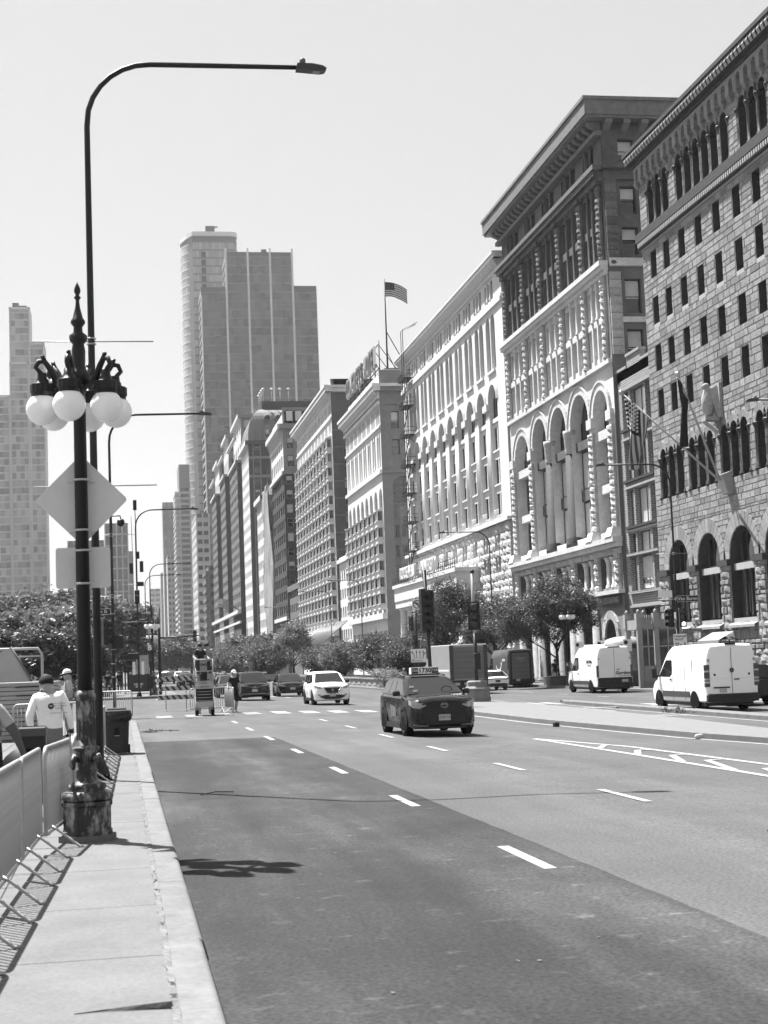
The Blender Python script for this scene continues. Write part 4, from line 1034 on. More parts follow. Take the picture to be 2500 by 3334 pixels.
# mansard hotel
RB = M('red_brick_grey', .2, .9, .2, noise=(2, .12)); SLATE = M('mansard_metal', .45, .55, .4, noise=(.8, .15))
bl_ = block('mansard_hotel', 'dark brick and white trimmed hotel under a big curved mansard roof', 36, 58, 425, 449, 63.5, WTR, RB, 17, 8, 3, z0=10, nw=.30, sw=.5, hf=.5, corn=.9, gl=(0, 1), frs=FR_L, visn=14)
N = Face(58, 425, 180)
for c in (22-2.3, 22-7.0, 22-11.7):
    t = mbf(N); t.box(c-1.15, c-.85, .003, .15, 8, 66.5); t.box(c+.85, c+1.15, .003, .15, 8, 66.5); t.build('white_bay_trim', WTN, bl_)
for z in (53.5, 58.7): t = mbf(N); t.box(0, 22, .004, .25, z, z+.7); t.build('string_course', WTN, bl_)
def mans(u):      # curved mansard profile: inset at height fraction
    return 5.0*(1-math.cos(u*math.pi/2))**1.1*1.0
t = MB(); k = 9; pr = []
for i in range(k+1):
    f_ = i/k; pr.append((mans(f_), 63.8+9.5*math.sin(f_*math.pi/2)))
for (a, z0), (b, z1) in zip(pr, pr[1:]):
    t.quad((36+a,425+a,z0),(58,425+a,z0),(58,425+b,z1),(36+b,425+b,z1)); t.quad((36+a,425+a,z0),(36+b,425+b,z1),(36+b,449-b,z1),(36+a,449-a,z0))
t.build('mansard_roof', SLATE, bl_)
for q in range(34):
    x = 38.0+q*.6; s = MB(); s.tube([(x, 425+a-.02, z) for a, z in pr[1:]], .05, 4); s.build('roof_seam', SLATE, bl_)
t = MB(); t.box(40.5, 58, 429.5, 445, 73, 75.6); t.build('roof_parapet', DBR, bl_)
for x in (41.5, 44.5): 
    t = mbf(N); u = 58-x; t.box(u-1.0, u+1.0, -1.2, .12, 64.2, 67.4); t.prismy([(u-1.1, 67.4), (u+1.1, 67.4), (u, 68.5)], -1.2, .2); t.build('dormer', WTN, bl_); win(N, u-.6, u+.6, 64.8, 67.0, -.14, bl_, 'sash', FR_D, [0])
    c = N.P(u, -1.0, 70.3); t = MB(); t.tube([(c[0], c[1]-1.0, c[2]), (c[0], c[1], c[2])], 1.0, 16); t.build('round_window', WTN, bl_); t = MB(); t.tube([(c[0], c[1]-1.06, c[2]), (c[0], c[1]-.9, c[2])], .66, 16); t.build('round_pane', GL[3], bl_)
for q in range(7):
    p = (41+q*2.4, 429.8, 75.6) if q < 4 else (40.8, 433+(q-4)*4, 75.6)
    t = MB(); t.tube([p, (p[0], p[1], 78.6)], .10, 6); t.sphere((p[0], p[1], 79.0), .45, 8, 6); t.build('globe_light', WTR, bl_)
# big wings hotel
hw = bldg('winged_hotel', 'huge brick hotel with repeating tall wings and a columned limestone base', 36, 467)
WS = M('wing_brick', .36, .9, .2, noise=(2, .1)); 
for y0, y1, z1, zt in ((467, 500, 63.5, 78), (522, 548, 66, 80), (572, 600, 65, 78)):
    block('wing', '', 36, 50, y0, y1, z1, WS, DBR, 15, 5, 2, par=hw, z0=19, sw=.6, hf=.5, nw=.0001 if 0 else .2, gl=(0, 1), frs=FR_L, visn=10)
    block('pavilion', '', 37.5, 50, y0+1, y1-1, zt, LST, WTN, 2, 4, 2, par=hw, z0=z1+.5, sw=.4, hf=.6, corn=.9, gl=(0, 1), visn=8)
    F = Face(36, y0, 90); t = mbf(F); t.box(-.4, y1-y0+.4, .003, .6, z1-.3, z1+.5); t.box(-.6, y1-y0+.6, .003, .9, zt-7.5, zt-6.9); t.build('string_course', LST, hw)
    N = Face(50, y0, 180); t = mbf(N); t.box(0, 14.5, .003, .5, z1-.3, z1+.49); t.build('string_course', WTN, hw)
F = Face(36, 467, 90); ops = [(2.2+i*5.0, 5.2+i*5.0, 2.5, 13.5, True) for i in range(26)]
t = mbf(F); wall(t, F, 0, 134, -.3, 18.8, ops, .8); t.box(-.3, 134.3, .003, 1.1, 17.6, 18.6); t.box(-.2, 134, .003, .5, 14.6, 15.3); t.build('podium_wall', LST, hw)
for o in ops: win(F, *o[:4], .7, hw, 'cross', FR_M, [0, 1])
t = mbf(Face(70, 467, 180)); t.quad((0,0,-.3),(33.98,0,-.3),(33.98,0,18.6),(0,0,18.6)); t.build('podium_side', WTN, hw)
t = MB(); t.box(42, 70, 468, 600, 0, 60); t.build('rear_block', DBR, hw)

# ================================================================== far towers
def glass_wall(par, F, u0, u1, z0, z1, fh, pw, mats, keep=0, band=.9, jitdep=.0, name='window_pane'):
    """curtain wall: panes as pieces (first ones single), floor bands as parts"""
    t = mbf(F); z = z0; first = []; nfl = int((z1-z0)/fh)
    for r in range(nfl):
        zz = z0+r*fh; n = max(1, int((u1-u0)/pw)); w = (u1-u0)/n
        for c in range(n):
            a, b = u0+c*w+.08, u0+(c+1)*w-.08
            t.quad((a,0,zz+band),(b,0,zz+band),(b,0,zz+fh-.1),(a,0,zz+fh-.1))
    t.build('window_panes', mats[0], par, kind='stuff')
    for r in range(nfl+1):
        zz = z0+r*fh; b = mbf(F); b.box(u0, u1, -.2, .06, zz-.1, zz+band); b.build('floor_band', mats[1], par)
    b = mbf(F); b.quad((u0,-.25,z0),(u1,-.25,z0),(u1,-.25,z1),(u0,-.25,z1)); b.build('backing', mats[2], par)
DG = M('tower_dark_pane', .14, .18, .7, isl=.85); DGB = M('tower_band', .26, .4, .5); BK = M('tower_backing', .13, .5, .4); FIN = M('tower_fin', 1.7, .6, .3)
dt = bldg('dark_glass_tower', 'tall dark glass tower with white vertical fins and lower shoulders', 52, 900, 'tower')
N = Face(120, 900, 180)
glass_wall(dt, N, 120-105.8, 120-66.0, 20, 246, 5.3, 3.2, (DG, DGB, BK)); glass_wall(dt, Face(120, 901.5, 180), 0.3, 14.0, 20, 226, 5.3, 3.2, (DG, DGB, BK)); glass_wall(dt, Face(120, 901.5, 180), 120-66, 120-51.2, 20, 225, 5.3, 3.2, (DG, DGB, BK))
for x in (66.2, 79.2, 92.4, 105.6): t = mbf(N); t.box(120-x-.55, 120-x+.55, -.2, .8, 20, 248); t.build('fin', FIN, dt)
for x0, x1, y, z in ((66, 106, 900.4, 245.8), (51.2, 66, 901.9, 224.8), (106, 120, 901.9, 225.8)): t = MB(); t.box(x0, x1, y, y+30, -.3, z); t.build('core', BK, dt)
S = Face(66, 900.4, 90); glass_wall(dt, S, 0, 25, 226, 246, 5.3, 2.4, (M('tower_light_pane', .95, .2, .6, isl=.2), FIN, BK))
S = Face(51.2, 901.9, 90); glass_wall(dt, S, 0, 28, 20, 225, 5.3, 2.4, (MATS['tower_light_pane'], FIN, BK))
t = MB(); t.box(51.0, 51.7, 901.2, 903, 20, 220); t.build('fin', FIN, dt)
t = MB(); t.box(88, 91, 905, 910, 246, 249); t.build('roof_plant', BK, dt)
gt = bldg('rounded_glass_tower', 'tallest pale glass tower with a rounded side and flat roof', 46, 1000, 'tower')
LG = M('pale_pane', .8, .18, .7, isl=.25); LGB = M('pale_band', .8, .4, .4); LBK = M('pale_backing', .3, .5, .4)
N = Face(81.5, 1000, 180); glass_wall(gt, N, 4.0, 81.5-52, 20, 284, 5.4, 2.1, (LG, DGB, M('mid_backing', .2, .5, .4)))
# rounded corners left and right
def arcface(par, cx, cy, r, a0, a1, z0, z1, fh, n, mats):
    t = MB(); P = [(cx+r*math.cos(a0+(a1-a0)*k/n), cy+r*math.sin(a0+(a1-a0)*k/n)) for k in range(n+1)]
    nfl = int((z1-z0)/fh)
    for q in range(nfl):
        z = z0+q*fh
        for (xa, ya), (xb, yb) in zip(P, P[1:]):
            dx, dy = (xb-xa)*.04, (yb-ya)*.04; t.quad((xa+dx,ya+dy,z+.7),(xb-dx,yb-dy,z+.7),(xb-dx,yb-dy,z+fh-.1),(xa+dx,ya+dy,z+fh-.1))
    t.build('window_panes', mats[0], par, kind='stuff')
    for q in range(nfl+1):
        z = z0+q*fh; b = MB()
        for (xa, ya), (xb, yb) in zip(P, P[1:]):
            nx, ny = (xa-cx)/r*.15, (ya-cy)/r*.15; mx, my = (xb-cx)/r*.15, (yb-cy)/r*.15
            b.quad((xa+nx,ya+ny,z-.1),(xb+mx,yb+my,z-.1),(xb+mx,yb+my,z+.7),(xa+nx,ya+ny,z+.7)); b.quad((xa,ya,z+.7),(xb,yb,z+.7),(xb+mx,yb+my,z+.7),(xa+nx,ya+ny,z+.7))
        b.build('floor_band', mats[1], par)
arcface(gt, 70.5, 1022, 25.5, math.pi*.90, math.pi*1.25, 20, 284, 5.4, 9, (M('bright_pane', 1.1, .15, .8, isl=.3), M('bright_band', 1.8, .5, .3), LBK))
arcface(gt, 77.5, 1004, 4.0, math.pi*1.5, math.pi*2.0, 20, 282, 5.4, 5, (MATS['pale_pane'], DGB, LBK))
t = MB(); t.prism([(52.2,1000.6),(77.5,1000.6),(81,1004),(81,1040),(49,1040),(45.8,1020),(49.8,1007)], -.3, 283.5); t.build('core', LBK, gt)
t = MB(); t.prism([(51.8,999.6),(77.5,999.6),(80.5,1001),(81.8,1004),(81.8,1040),(47,1040),(44.6,1022),(48.5,1007)], 283.6, 286.5); t.build('roof_rim', M('bright_band'), gt)
t = MB(); t.box(61, 67, 1002, 1005, 287.4, 291); t.tube([(64, 1003, 286), (64, 1003, 290)], .6, 6); t.tube([(64, 1003, 290), (69, 1003, 290.6)], .5, 6); t.build('roof_crane', BK, gt)
for r in range(9): t = MB(); t.box(57.6, 60.6, 999.7, 1000.2, 226+r*5.4, 229.8+r*5.4); t.build('balcony_recess', M('recess_shade_dark', .06), gt)  # boxes stand proud; dark colour imitates the shade of balcony recesses
# slabs down the street
def slabtower(name, label, x0, x1, y0, depth, z1, rows, wall_m, win_m, nx, bandh=.45, left=None, cat='tower', sw=None):
    o = bldg(name, label, x0, y0, cat); t = MB(); t.box(x0, x1, y0+.3, y0+depth, -.3, z1); t.build('core', wall_m, o)
    fh = z1/rows; p = (x1-x0)/nx
    for r in range(rows):
        for c in range(nx):
            t = MB(); t.box(x0+p*c+p*.12, x0+p*(c+1)-p*.12, y0-.02, y0+.5, r*fh+fh*bandh, (r+1)*fh-.15); t.build('window', win_m, o)
        if left:
            t = MB(); t.box(x0-left, x0-.01, y0+2, y0+depth, r*fh, r*fh+fh*.42); t.build('balcony', wall_m, o)
        elif sw:
            t = MB(); t.box(x0-.12, x0+.2, y0+1, y0+depth-1, r*fh+fh*.5, r*fh+fh*.9); t.build('window_strip', sw, o)
    for xx in range(nx+1):
        t = MB(); t.box(x0+p*xx-.3, x0+p*xx+.3, y0-.15, y0+.3, 0, z1); t.build('pier', wall_m, o)
    return o
PAL = M('far_pale', 1.3, .8, .2, noise=(.2, .06)); PAL2 = M('far_mid', .62, .8, .2); WDK = M('far_window', .09, .15, .7, noise=(.3, .3)); WLT = M('far_window_light', .5, .2, .6)
slabtower('pale_corner_tower', 'pale slab with single column of dark windows in front of the glass towers', 35.0, 40.5, 700, 50, 71, 18, PAL, WDK, 2, .5, sw=WLT)
slabtower('brick_balcony_block', 'brown brick block with stepped pale balconies', 35, 39.5, 612, 26, 41.5, 12, MBR, WDK, 1, .5, left=1.3, cat='building')
slabtower('low_glass_block', 'lower glass block beside the winged hotel', 36.5, 44, 604, 6, 36, 9, PAL2, WDK, 2, .15, cat='building')
slabtower('banded_slab_tower', 'slab tower with a ladder of dark windows and white bands', 36.3, 42.6, 920, 40, 108, 32, PAL, WDK, 1, .36, left=2.6)
t = MB(); t.box(36.3, 42.6, 920, 950, 108, 122); t.build('top_storey', PAL2, COL.objects['banded_slab_tower'])
slabtower('mirror_glass_tower', 'mirror glass tower catching the sky at the end of the street', 32.9, 42, 1150, 40, 124, 30, M('mirror_skin', .22, .12, .9, noise=(.06, .6)), M('mirror_pane', .28, .1, .9, noise=(.09, .7)), 3, .1)
slabtower('white_window_block', 'small white block of punched windows far down the street', 32.4, 36.8, 1050, 30, 77, 20, PAL, WDK, 2, .45)
slabtower('far_stepped_block', 'hazy banded block standing leftmost at the end of the street', 28.6, 38.5, 1500, 40, 78, 16, PAL, WLT, 2, .5)
slabtower('far_thin_tower', 'thin hazy tower poking up behind the banded block', 37.1, 40, 1400, 30, 87, 12, PAL2, WLT, 1, .5)
# left side across the park
lt = bldg('park_condo_tower', 'tall stepped condominium tower rising over the park trees on the left', -55, 1000, 'tower')
LW = M('condo_frame', 1.5, .8, .2); LGp = M('condo_pane', .62, .15, .8, isl=.8); LBd = M('condo_band', 1.2, .6, .3)
for x0, x1, y, z in ((-80, -66.4, 1002, 179), (-66.2, -54.2, 1000, 200), (-66, -53, 1001, 236), (-54, -44.2, 1000.8, 213)):
    N = Face(x1, y, 180); glass_wall(lt, N, .9, x1-x0-.9, 30, z-2, 4.7, 2.4, (LGp, LBd, M('condo_back', .8, .4, .4)), band=.8)
    for x in (x0, x1): t = MB(); t.box(x-.75 if x == x1 else x, x if x == x1 else x+.75, y-.45, y+.5, 0, z); t.build('edge_pier', LW, lt)
    t = MB(); t.box(x0, x1, y-.45, y+.6, z-1.6, z); t.build('top_beam', LW, lt); t = MB(); t.box(x0, x1, y+.6, y+26, -.3, z-.05); t.build('core', LW, lt)
t = MB(); t.box(-64, -60, 1004, 1008, 236, 239.5); t.box(-60.5, -55, 1005, 1006.5, 236, 238); t.build('roof_crane', BK, lt)
E2 = Face(-44.2, 1001, -90)
gt2 = slabtower('white_grid_tower', 'white gridded tower seen behind the lamp post', -7.5, 5.4, 900, 30, 86, 13, PAL, WDK, 4, .10)
slabtower('grid_tower_shoulder', 'lower wing with rounded end beside the white gridded tower', 5.6, 8, 905, 20, 70, 12, PAL2, WLT, 1, .3, cat='building')
slabtower('hidden_left_tower', 'plain grey tower behind the big diamond sign', -31, -9, 980, 30, 83, 14, PAL2, WDK, 6, .35)

# ================================================================== air
t = MB(); t.box(-950, 950, -180, 2650, -2.2, 300)
hz = t.build('haze', []); hz['kind'] = 'stuff'
hm = bpy.data.materials.new('haze_air'); hm.use_nodes = True; hn = hm.node_tree; hn.nodes.clear()
pv = hn.nodes.new('ShaderNodeVolumePrincipled'); pv.inputs['Color'].default_value = (.95, .95, .95, 1); pv.inputs['Density'].default_value = .00009; pv.inputs['Anisotropy'].default_value = .35
ho = hn.nodes.new('ShaderNodeOutputMaterial'); hn.links.new(pv.outputs[0], ho.inputs['Volume']); hz.data.materials.append(hm)
# ================================================================== street furniture
BLK = M('black_paint', .018, .45, .4, noise=(8, .3)); BLKR = None
ALU = M('sign_back_aluminium', 1.7, .5, .4, noise=(4, .06)); GALV = M('galvanised_steel', 1.0, .45, .5, metal=.3, noise=(9, .12)); STEEL = M('bright_strap', 1.2, .3, .5, metal=.6)
GLOBE = M('opal_glass', 2.6, .25, .5, trans=.9); WHITE = M('white_sign', 2.1, .5, .4); INK = M('sign_ink', .05, .6, .3); GREYP = M('grey_paint', .30, .5, .4, noise=(6, .1))
def worn(name, dark, pale, sc, lo, hi):
    m = bpy.data.materials.new(name); m.use_nodes = True; t = m.node_tree; N = t.nodes; L = t.links; b = N['Principled BSDF']; b.inputs['Roughness'].default_value = .55
    co = N.new('ShaderNodeTexCoord').outputs['Object']; n = N.new('ShaderNodeTexNoise'); n.inputs['Scale'].default_value = sc; n.inputs['Detail'].default_value = 7; n.inputs['Roughness'].default_value = .7
    mp = N.new('ShaderNodeMapping'); mp.inputs['Scale'].default_value = (1, 1, .45); L.new(co, mp.inputs[0]); L.new(mp.outputs[0], n.inputs['Vector'])
    mr = N.new('ShaderNodeMapRange'); mr.inputs['From Min'].default_value = lo; mr.inputs['From Max'].default_value = hi; mr.inputs['To Min'].default_value = dark; mr.inputs['To Max'].default_value = pale
    L.new(n.outputs['Fac'], mr.inputs[0]); L.new(mr.outputs[0], b.inputs['Base Color']); bp = N.new('ShaderNodeBump'); bp.inputs['Strength'].default_value = .5; bp.inputs['Distance'].default_value = .01; L.new(n.outputs['Fac'], bp.inputs['Height']); L.new(bp.outputs[0], b.inputs['Normal']); MATS[name] = m; return m
BLKR = worn('worn_black_paint', .012, .30, 7.5, .50, .66)
# ---- tall cobra street light
def arc_pts(x0, z0, r, n=7): return [(x0+r-r*math.cos(math.pi/2*k/n), 0, z0+r*math.sin(math.pi/2*k/n)) for k in range(n+1)]
sl = thing('street_light', 'tall black street light with long arm rising behind the globe lamp post', 'street light', group='tall cobra head street lights')
t = MB(); t.tube([(0,0,.25),(0,0,5),(0,0,11.7)]+arc_pts(0, 11.75, 1.15)[1:]+[(3.86,0,12.92)], [.078,.066,.052]+[.05]*7+[.042], 12); t.build('pole', BLK, sl)
t = MB(); t.box(-.2, .2, -.2, .2, .0, .04); t.lathe([(.16,.04),(.17,.1),(.15,.2),(.11,.28),(.085,.34)], 14); t.build('base', BLK, sl)
for sx in (-.15, .15):
    for sy in (-.15, .15): t = MB(); t.tube([(sx,sy,.04),(sx,sy,.11)], .025, 6); t.build('bolt', BLK, sl)
t = MB(); t.prismy([(3.84,12.86),(3.95,12.855),(4.28,12.83),(4.38,12.85),(4.41,12.89),(4.34,12.94),(4.15,12.975),(3.86,12.975)], -.10, .10); lum = t.build('luminaire', M('luminaire_grey', .10, .5, .4), sl)
t = MB(); t.add([(4.15,-.08,12.835),(4.28,-.08,12.825),(4.28,.08,12.825),(4.15,.08,12.835)], [(0,1,2,3)]); t.build('lens', M('lens', .5, .2, .6), lum)
t = MB(); t.lathe([(.035,0),(.06,.04),(.055,.11),(.03,.13)], 10, (3.97,0,12.972)); t.build('photocell', GREYP, lum)
for z in (5.15, 7.75):
    t = MB(); t.tube([(-1.05,0,z),(1.1,0,z)], .012, 6); t.build('banner_arm', GALV, sl)
    for dz in (-.05, .05): t = MB(); t.lathe([(.085,-.012),(.085,.012)], 12, (0,0,z+dz)); t.build('strap', STEEL, sl)
km = kidtree()
spots = [(-.40,27.7,SW,0), (-.30,66.5,.0,0), (1.2,108.6,SW,0), (3.2,166,SW,0), (3.0,186,SW,0), (31.25,62.5,-.3,math.pi), (31.25,84.2,-.3,math.pi), (31.25,128.6,-.3,math.pi), (31.25,201,-.3,math.pi), (31.25,231,-.3,math.pi), (31.0,290,-.3,math.pi), (30,372,-.3,math.pi), (30,440,-.3,math.pi)]
labs = ['tall black street light with long arm rising behind the globe lamp post', 'tall street light carrying a signal and street name sign at the near left corner', 'tall street light crowded with antenna boxes beside the bus shelter', 'farther left street light just left of the red light mast arm', 'farthest left street light in the row down the left pavement',
 'street light at the right frame edge whose arm crosses the stone club house', 'street light with the cross street name sign and signal before the club house', 'street light in front of the pale hall beside the leafy trees', 'street light on the right in front of the bay fronted hotel, larger one', 'street light on the right in front of the long bay hotel', 'street light by the dark brick block above the small tree', 'distant street light before the mansard hotel', 'most distant street light before the winged hotel']
place(sl, spots, labs, km)
# ---- five globe lamp post
lp = thing('globe_lamp_post', 'ornate black lamp post with a ring of white globes in the left foreground', 'lamp post', group='ornate globe lamp posts')
t = MB(); t.lathe([(.345,0),(.345,.07)], 8, a0=math.pi/8, smooth=False); t.build('concrete_pad', CONC, lp)
t = MB(); t.lathe([(.30,.07),(.30,.11),(.285,.12),(.285,.38),(.305,.40),(.305,.44)], 8, a0=math.pi/8, smooth=False); t.build('plinth', BLKR, lp)
t = MB(); t.lathe([(.25,.44),(.285,.46),(.295,.49),(.285,.53),(.24,.55),(.20,.56),(.22,.59),(.21,.63),(.15,.65),(.12,.70),(.115,.76),(.135,.78),(.115,.80),(.11,.90),(.12,.98),(.155,1.02),(.15,1.04),(.10,1.06),(.10,1.14)], 18); bs = t.build('base_moulding', BLKR, lp)
for k in range(4):
    a = math.pi/4+k*math.pi/2; c, s = math.cos(a), math.sin(a); t = MB()
    t.tube([(c*.12,s*.12,.90),(c*.19,s*.19,.93),(c*.22,s*.22,.86),(c*.20,s*.20,.80)], [.03,.04,.035,.015], 8); t.build('base_scroll', BLKR, bs)
t = MB(); n = 24; vs = []
for z in (1.12, 1.58):
    for i in range(n): r = .108 if i % 2 else .098; a = 2*math.pi*i/n; vs.append((r*math.cos(a), r*math.sin(a), z))
t.add(vs, [(i, (i+1)%n, n+(i+1)%n, n+i) for i in range(n)]); t.lathe([(.11,1.56),(.122,1.58),(.122,1.63),(.10,1.66),(.085,1.68)], 18); t.build('fluted_shaft', BLKR, lp)
t = MB(); t.lathe([(.082,1.66),(.070,5.10),(.085,5.12),(.085,5.18),(.07,5.2)], 16); t.build('shaft', BLK, lp)
t = MB(); t.lathe([(.07,5.15),(.12,5.24),(.14,5.30),(.10,5.36),(.075,5.42),(.08,5.60),(.065,5.68),(.10,5.72),(.105,5.78),(.055,5.82),(.05,5.88),(.085,5.93),(.08,5.96),(.06,5.99),(.028,6.12),(.02,6.2),(.042,6.23),(.02,6.26),(.038,6.30),(.036,6.34),(.0,6.42)], 16, cap=False); t.build('finial', BLK, lp)
for k in range(6):
    a = R_(-104)+k*math.pi/3; c, s = math.cos(a), math.sin(a)
    A = lambda r, z: (c*r, s*r, z)
    t = MB(); t.tube([A(.08,5.22),A(.18,5.18),A(.27,5.24),A(.34,5.38),A(.40,5.46),A(.47,5.45),A(.50,5.38),A(.46,5.34),A(.43,5.28)], [.034,.040,.040,.036,.034,.031,.028,.028,.034], 8); t.tube([A(.40,5.46),A(.42,5.52),A(.44,5.51)], [.032,.028,.014], 6)
    t.lathe([(.05,5.32),(.055,5.26),(.07,5.24),(.075,5.20),(.125,5.19),(.13,5.17)], 14, (c*.43,s*.43,0)); arm = t.build('arm', BLK, lp)
    t = MB(); vs = []; n = 28
    for z in (5.09, 5.18):
        for i in range(n): r = .138 if i % 2 else .130; q = 2*math.pi*i/n; vs.append((c*.43+r*math.cos(q), s*.43+r*math.sin(q), z))
    t.add(vs, [(i, (i+1)%n, n+(i+1)%n, n+i) for i in range(n)]); t.lathe([(.115,5.0),(.122,5.02),(.122,5.09),(.13,5.1)], 16, (c*.43,s*.43,0)); t.build('globe_cap', BLK, arm)
    t = MB(); t.sphere((c*.43,s*.43,4.90), .187, 20, 14); t.build('globe', GLOBE, lp)
km = kidtree()
place(lp, [(-.41,18.05,SW,0), (2.25,112,SW,.3), (3.0,150,SW,.1), (3.1,205,SW,.2), (31.6,107.5,-.3,.2), (31.6,232,-.3,0), (31.6,262,-.3,.4), (31.6,192,-.3,.4)],
      ['ornate black lamp post with a ring of white globes in the left foreground', 'globe lamp post beside the bus stop sign, nearer of the far left pair', 'smaller globe lamp post under the mast arm signal on the left', 'tiny globe lamp post far down the left pavement', 'globe lamp post beside the tree in front of the arts building', 'small globe lamp post by the hotel canopy, left one of the pair', 'small globe lamp post farther along the hotel canopy', 'globe lamp post just showing above the planter shrubs'], km)
# ---- sign backs on the lamp post
sg = thing('diamond_sign', 'plain back of a large diamond road sign strapped to the lamp post', 'sign', (-.41, 18.17, 4.02))
def rrect(w, h, r, n=5):
    P = []
    for cx, cy, a0 in ((w-r,h-r,0),(-w+r,h-r,90),(-w+r,-h+r,180),(w-r,-h+r,270)):
        for k in range(n+1): a = R_(a0+90*k/n); P.append((cx+r*math.cos(a), cy+r*math.sin(a)))
    return P
t = MB(); P = [((x-z)*.7071, (x+z)*.7071) for x, z in rrect(.375, .375, .04)]; t.prismy(P, 0, .004); t.build('plate', ALU, sg)
for z in (-.36, .22): t = MB(); t.lathe([(.092,-.012),(.092,.012)], 14, (0,-.12,z)); t.build('strap', STEEL, sg)
for z in (-.36, .22): t = MB(); t.box(-.16, .16, -.03, -.003, z-.012, z+.012); t.build('bracket', ALU, sg)
sg = thing('square_sign', 'plain back of a rounded rectangular sign below the diamond sign', 'sign', (-.405, 18.17, 3.235))
t = MB(); t.prismy(rrect(.31, .235, .035), 0, .004); t.build('plate', ALU, sg)
for z in (-.19, .19): t = MB(); t.lathe([(.094,-.012),(.094,.012)], 14, (0,-.12,z)); t.build('strap', STEEL, sg)
# ---- crowd barriers
cb = thing('crowd_barrier', 'crowd barrier', 'barrier', group='steel crowd barriers along the pavement')
Lb = 1.98
t = MB(); r = .12; h0, h1 = .20, 1.10; a = Lb/2
P = [(0,-a,h0),(0,-a,h1-r)]+[(0,-a+r-r*math.cos(math.pi/2*k/4),h1-r+r*math.sin(math.pi/2*k/4)) for k in range(1,5)]+[(0,a-r+r*math.sin(math.pi/2*k/4),h1-r+r*math.cos(math.pi/2*k/4)) for k in range(5)]+[(0,a,h0),(0,-a,h0)]
t.tube(P, .024, 8); t.build('frame', GALV, cb)
bm_ = MB(); bm_.tube([(0,0,h0),(0,0,h1)], .010, 6); bm_ = bm_.mesh('bar', GALV)
for k in range(19): obj('bar', bm_, cb, (0, -a+.1+k*(Lb-.2)/18, 0))
st = MB(); st.tube([(0,0,-.02),(0,0,.02)], .022, 6); st = st.mesh('stud', GALV)
for s in (-.55, .55):
    t = MB(); t.tube([(.0,s,.24),(.06,s,.2),(.30,s,.012),(.34,s,.012)], .015, 6); t.build('foot', GALV, cb)
    t = MB(); t.tube([(.0,s+.09,.24),(-.06,s+.09,.2),(-.30,s+.09,.012),(-.34,s+.09,.012)], .015, 6); t.build('foot', GALV, cb)
km = kidtree(); sp = []; lb = []
for k in range(15):
    y = 5.7+k*2.04; x = (-.89-.036*(16.3-y)) if y < 16.3 else ((-.58-.103*(19.3-y)) if y < 19.3 else -.58+(y-19.3)*.012); sp.append((x, y, SW, -.036 if y < 16.3 else (-.10 if y < 19 else -.012)))
_on = ('first', 'second', 'third', 'fourth', 'fifth', 'sixth', 'seventh', 'eighth', 'ninth', 'tenth', 'eleventh', 'twelfth', 'thirteenth', 'fourteenth', 'fifteenth')
lb = ['%s steel crowd barrier of the row from the camera, %s the globe lamp post' % (_on[k], 'before' if k < 7 else 'beyond') for k in range(15)]
sp += [(3.92, 69.2, 0, math.pi/2+.25), (4.62, 68.2, 0, .12), (-1.75, 41, SW, math.pi/2), (-.4, 59, SW, .9)]
lb += ['crowd barrier standing right of the scissor lift in the road', 'crowd barrier turned edge on beside the man in dark shorts', 'crowd barrier behind the worker in the white cap', 'crowd barrier at the corner behind the wheeled bin']
place(cb, sp, lb, km)
# ---- wheeled bin
tb = thing('wheeled_bin', 'dark wheeled rubbish bin with a plastic bag over its rim by the kerb', 'bin', (-.12, 36.0, SW))
DPL = M('dark_plastic', .045, .5, .4, noise=(6, .2)); BAG = M('bin_bag', .02, .25, .5, bump=(14, .9, .04))
t = MB(); n = 8
def ring_(w, d, z): return [(x, y, z) for x, y in rrect(w, d, .06, 2)]
R0 = [ring_(.24,.28,.03), ring_(.255,.30,.3), ring_(.275,.33,.78), ring_(.285,.35,.80), ring_(.285,.35,.90)]; n = len(R0[0])
for A_, B_ in zip(R0, R0[1:]): t.add(A_+B_, [(i,(i+1)%n,n+(i+1)%n,n+i) for i in range(n)], 0, True)
t.build('body', DPL, tb)
t = MB(); Bg = [ring_(.29,.355,.74), ring_(.33,.40,.80), ring_(.335,.405,.90), ring_(.32,.385,.965), ring_(.25,.30,.985)]
for A_, B_ in zip(Bg, Bg[1:]): t.add([(x*(1+jit(.04)), y*(1+jit(.04)), z+jit(.02)) for x, y, z in A_]+B_, [(i,(i+1)%n,n+(i+1)%n,n+i) for i in range(n)], 0, True)
t.add(Bg[-1], [tuple(range(n))]); t.build('bag', BAG, tb)
t = MB(); t.bbox(-.22, .22, .30, .42, .93, 1.03, .02); t.build('hinged_lid', DPL, tb)
t = MB(); t.prismy([(-.055,.42),(.055,.42),(.05,.60),(-.05,.60)], -.345, -.30); t.build('grip_recess', M('recess_shade_black', .008), tb)  # block stands proud; its black imitates the shade inside the grip
t = MB(); t.box(-.055, .055, -.35, -.33, .415, .43); t.build('grip_edge', GALV, tb)
t = MB(); t.box(-.13, .13, -.318, -.28, .05, .36); t.build('front_panel', DPL, tb)
for s in (-.29, .24): t = MB(); t.tube([(s,.28,.1),(s+.05,.28,.1)], .1, 14); t.build('wheel', M('rubber', .015, .8, .2), tb)
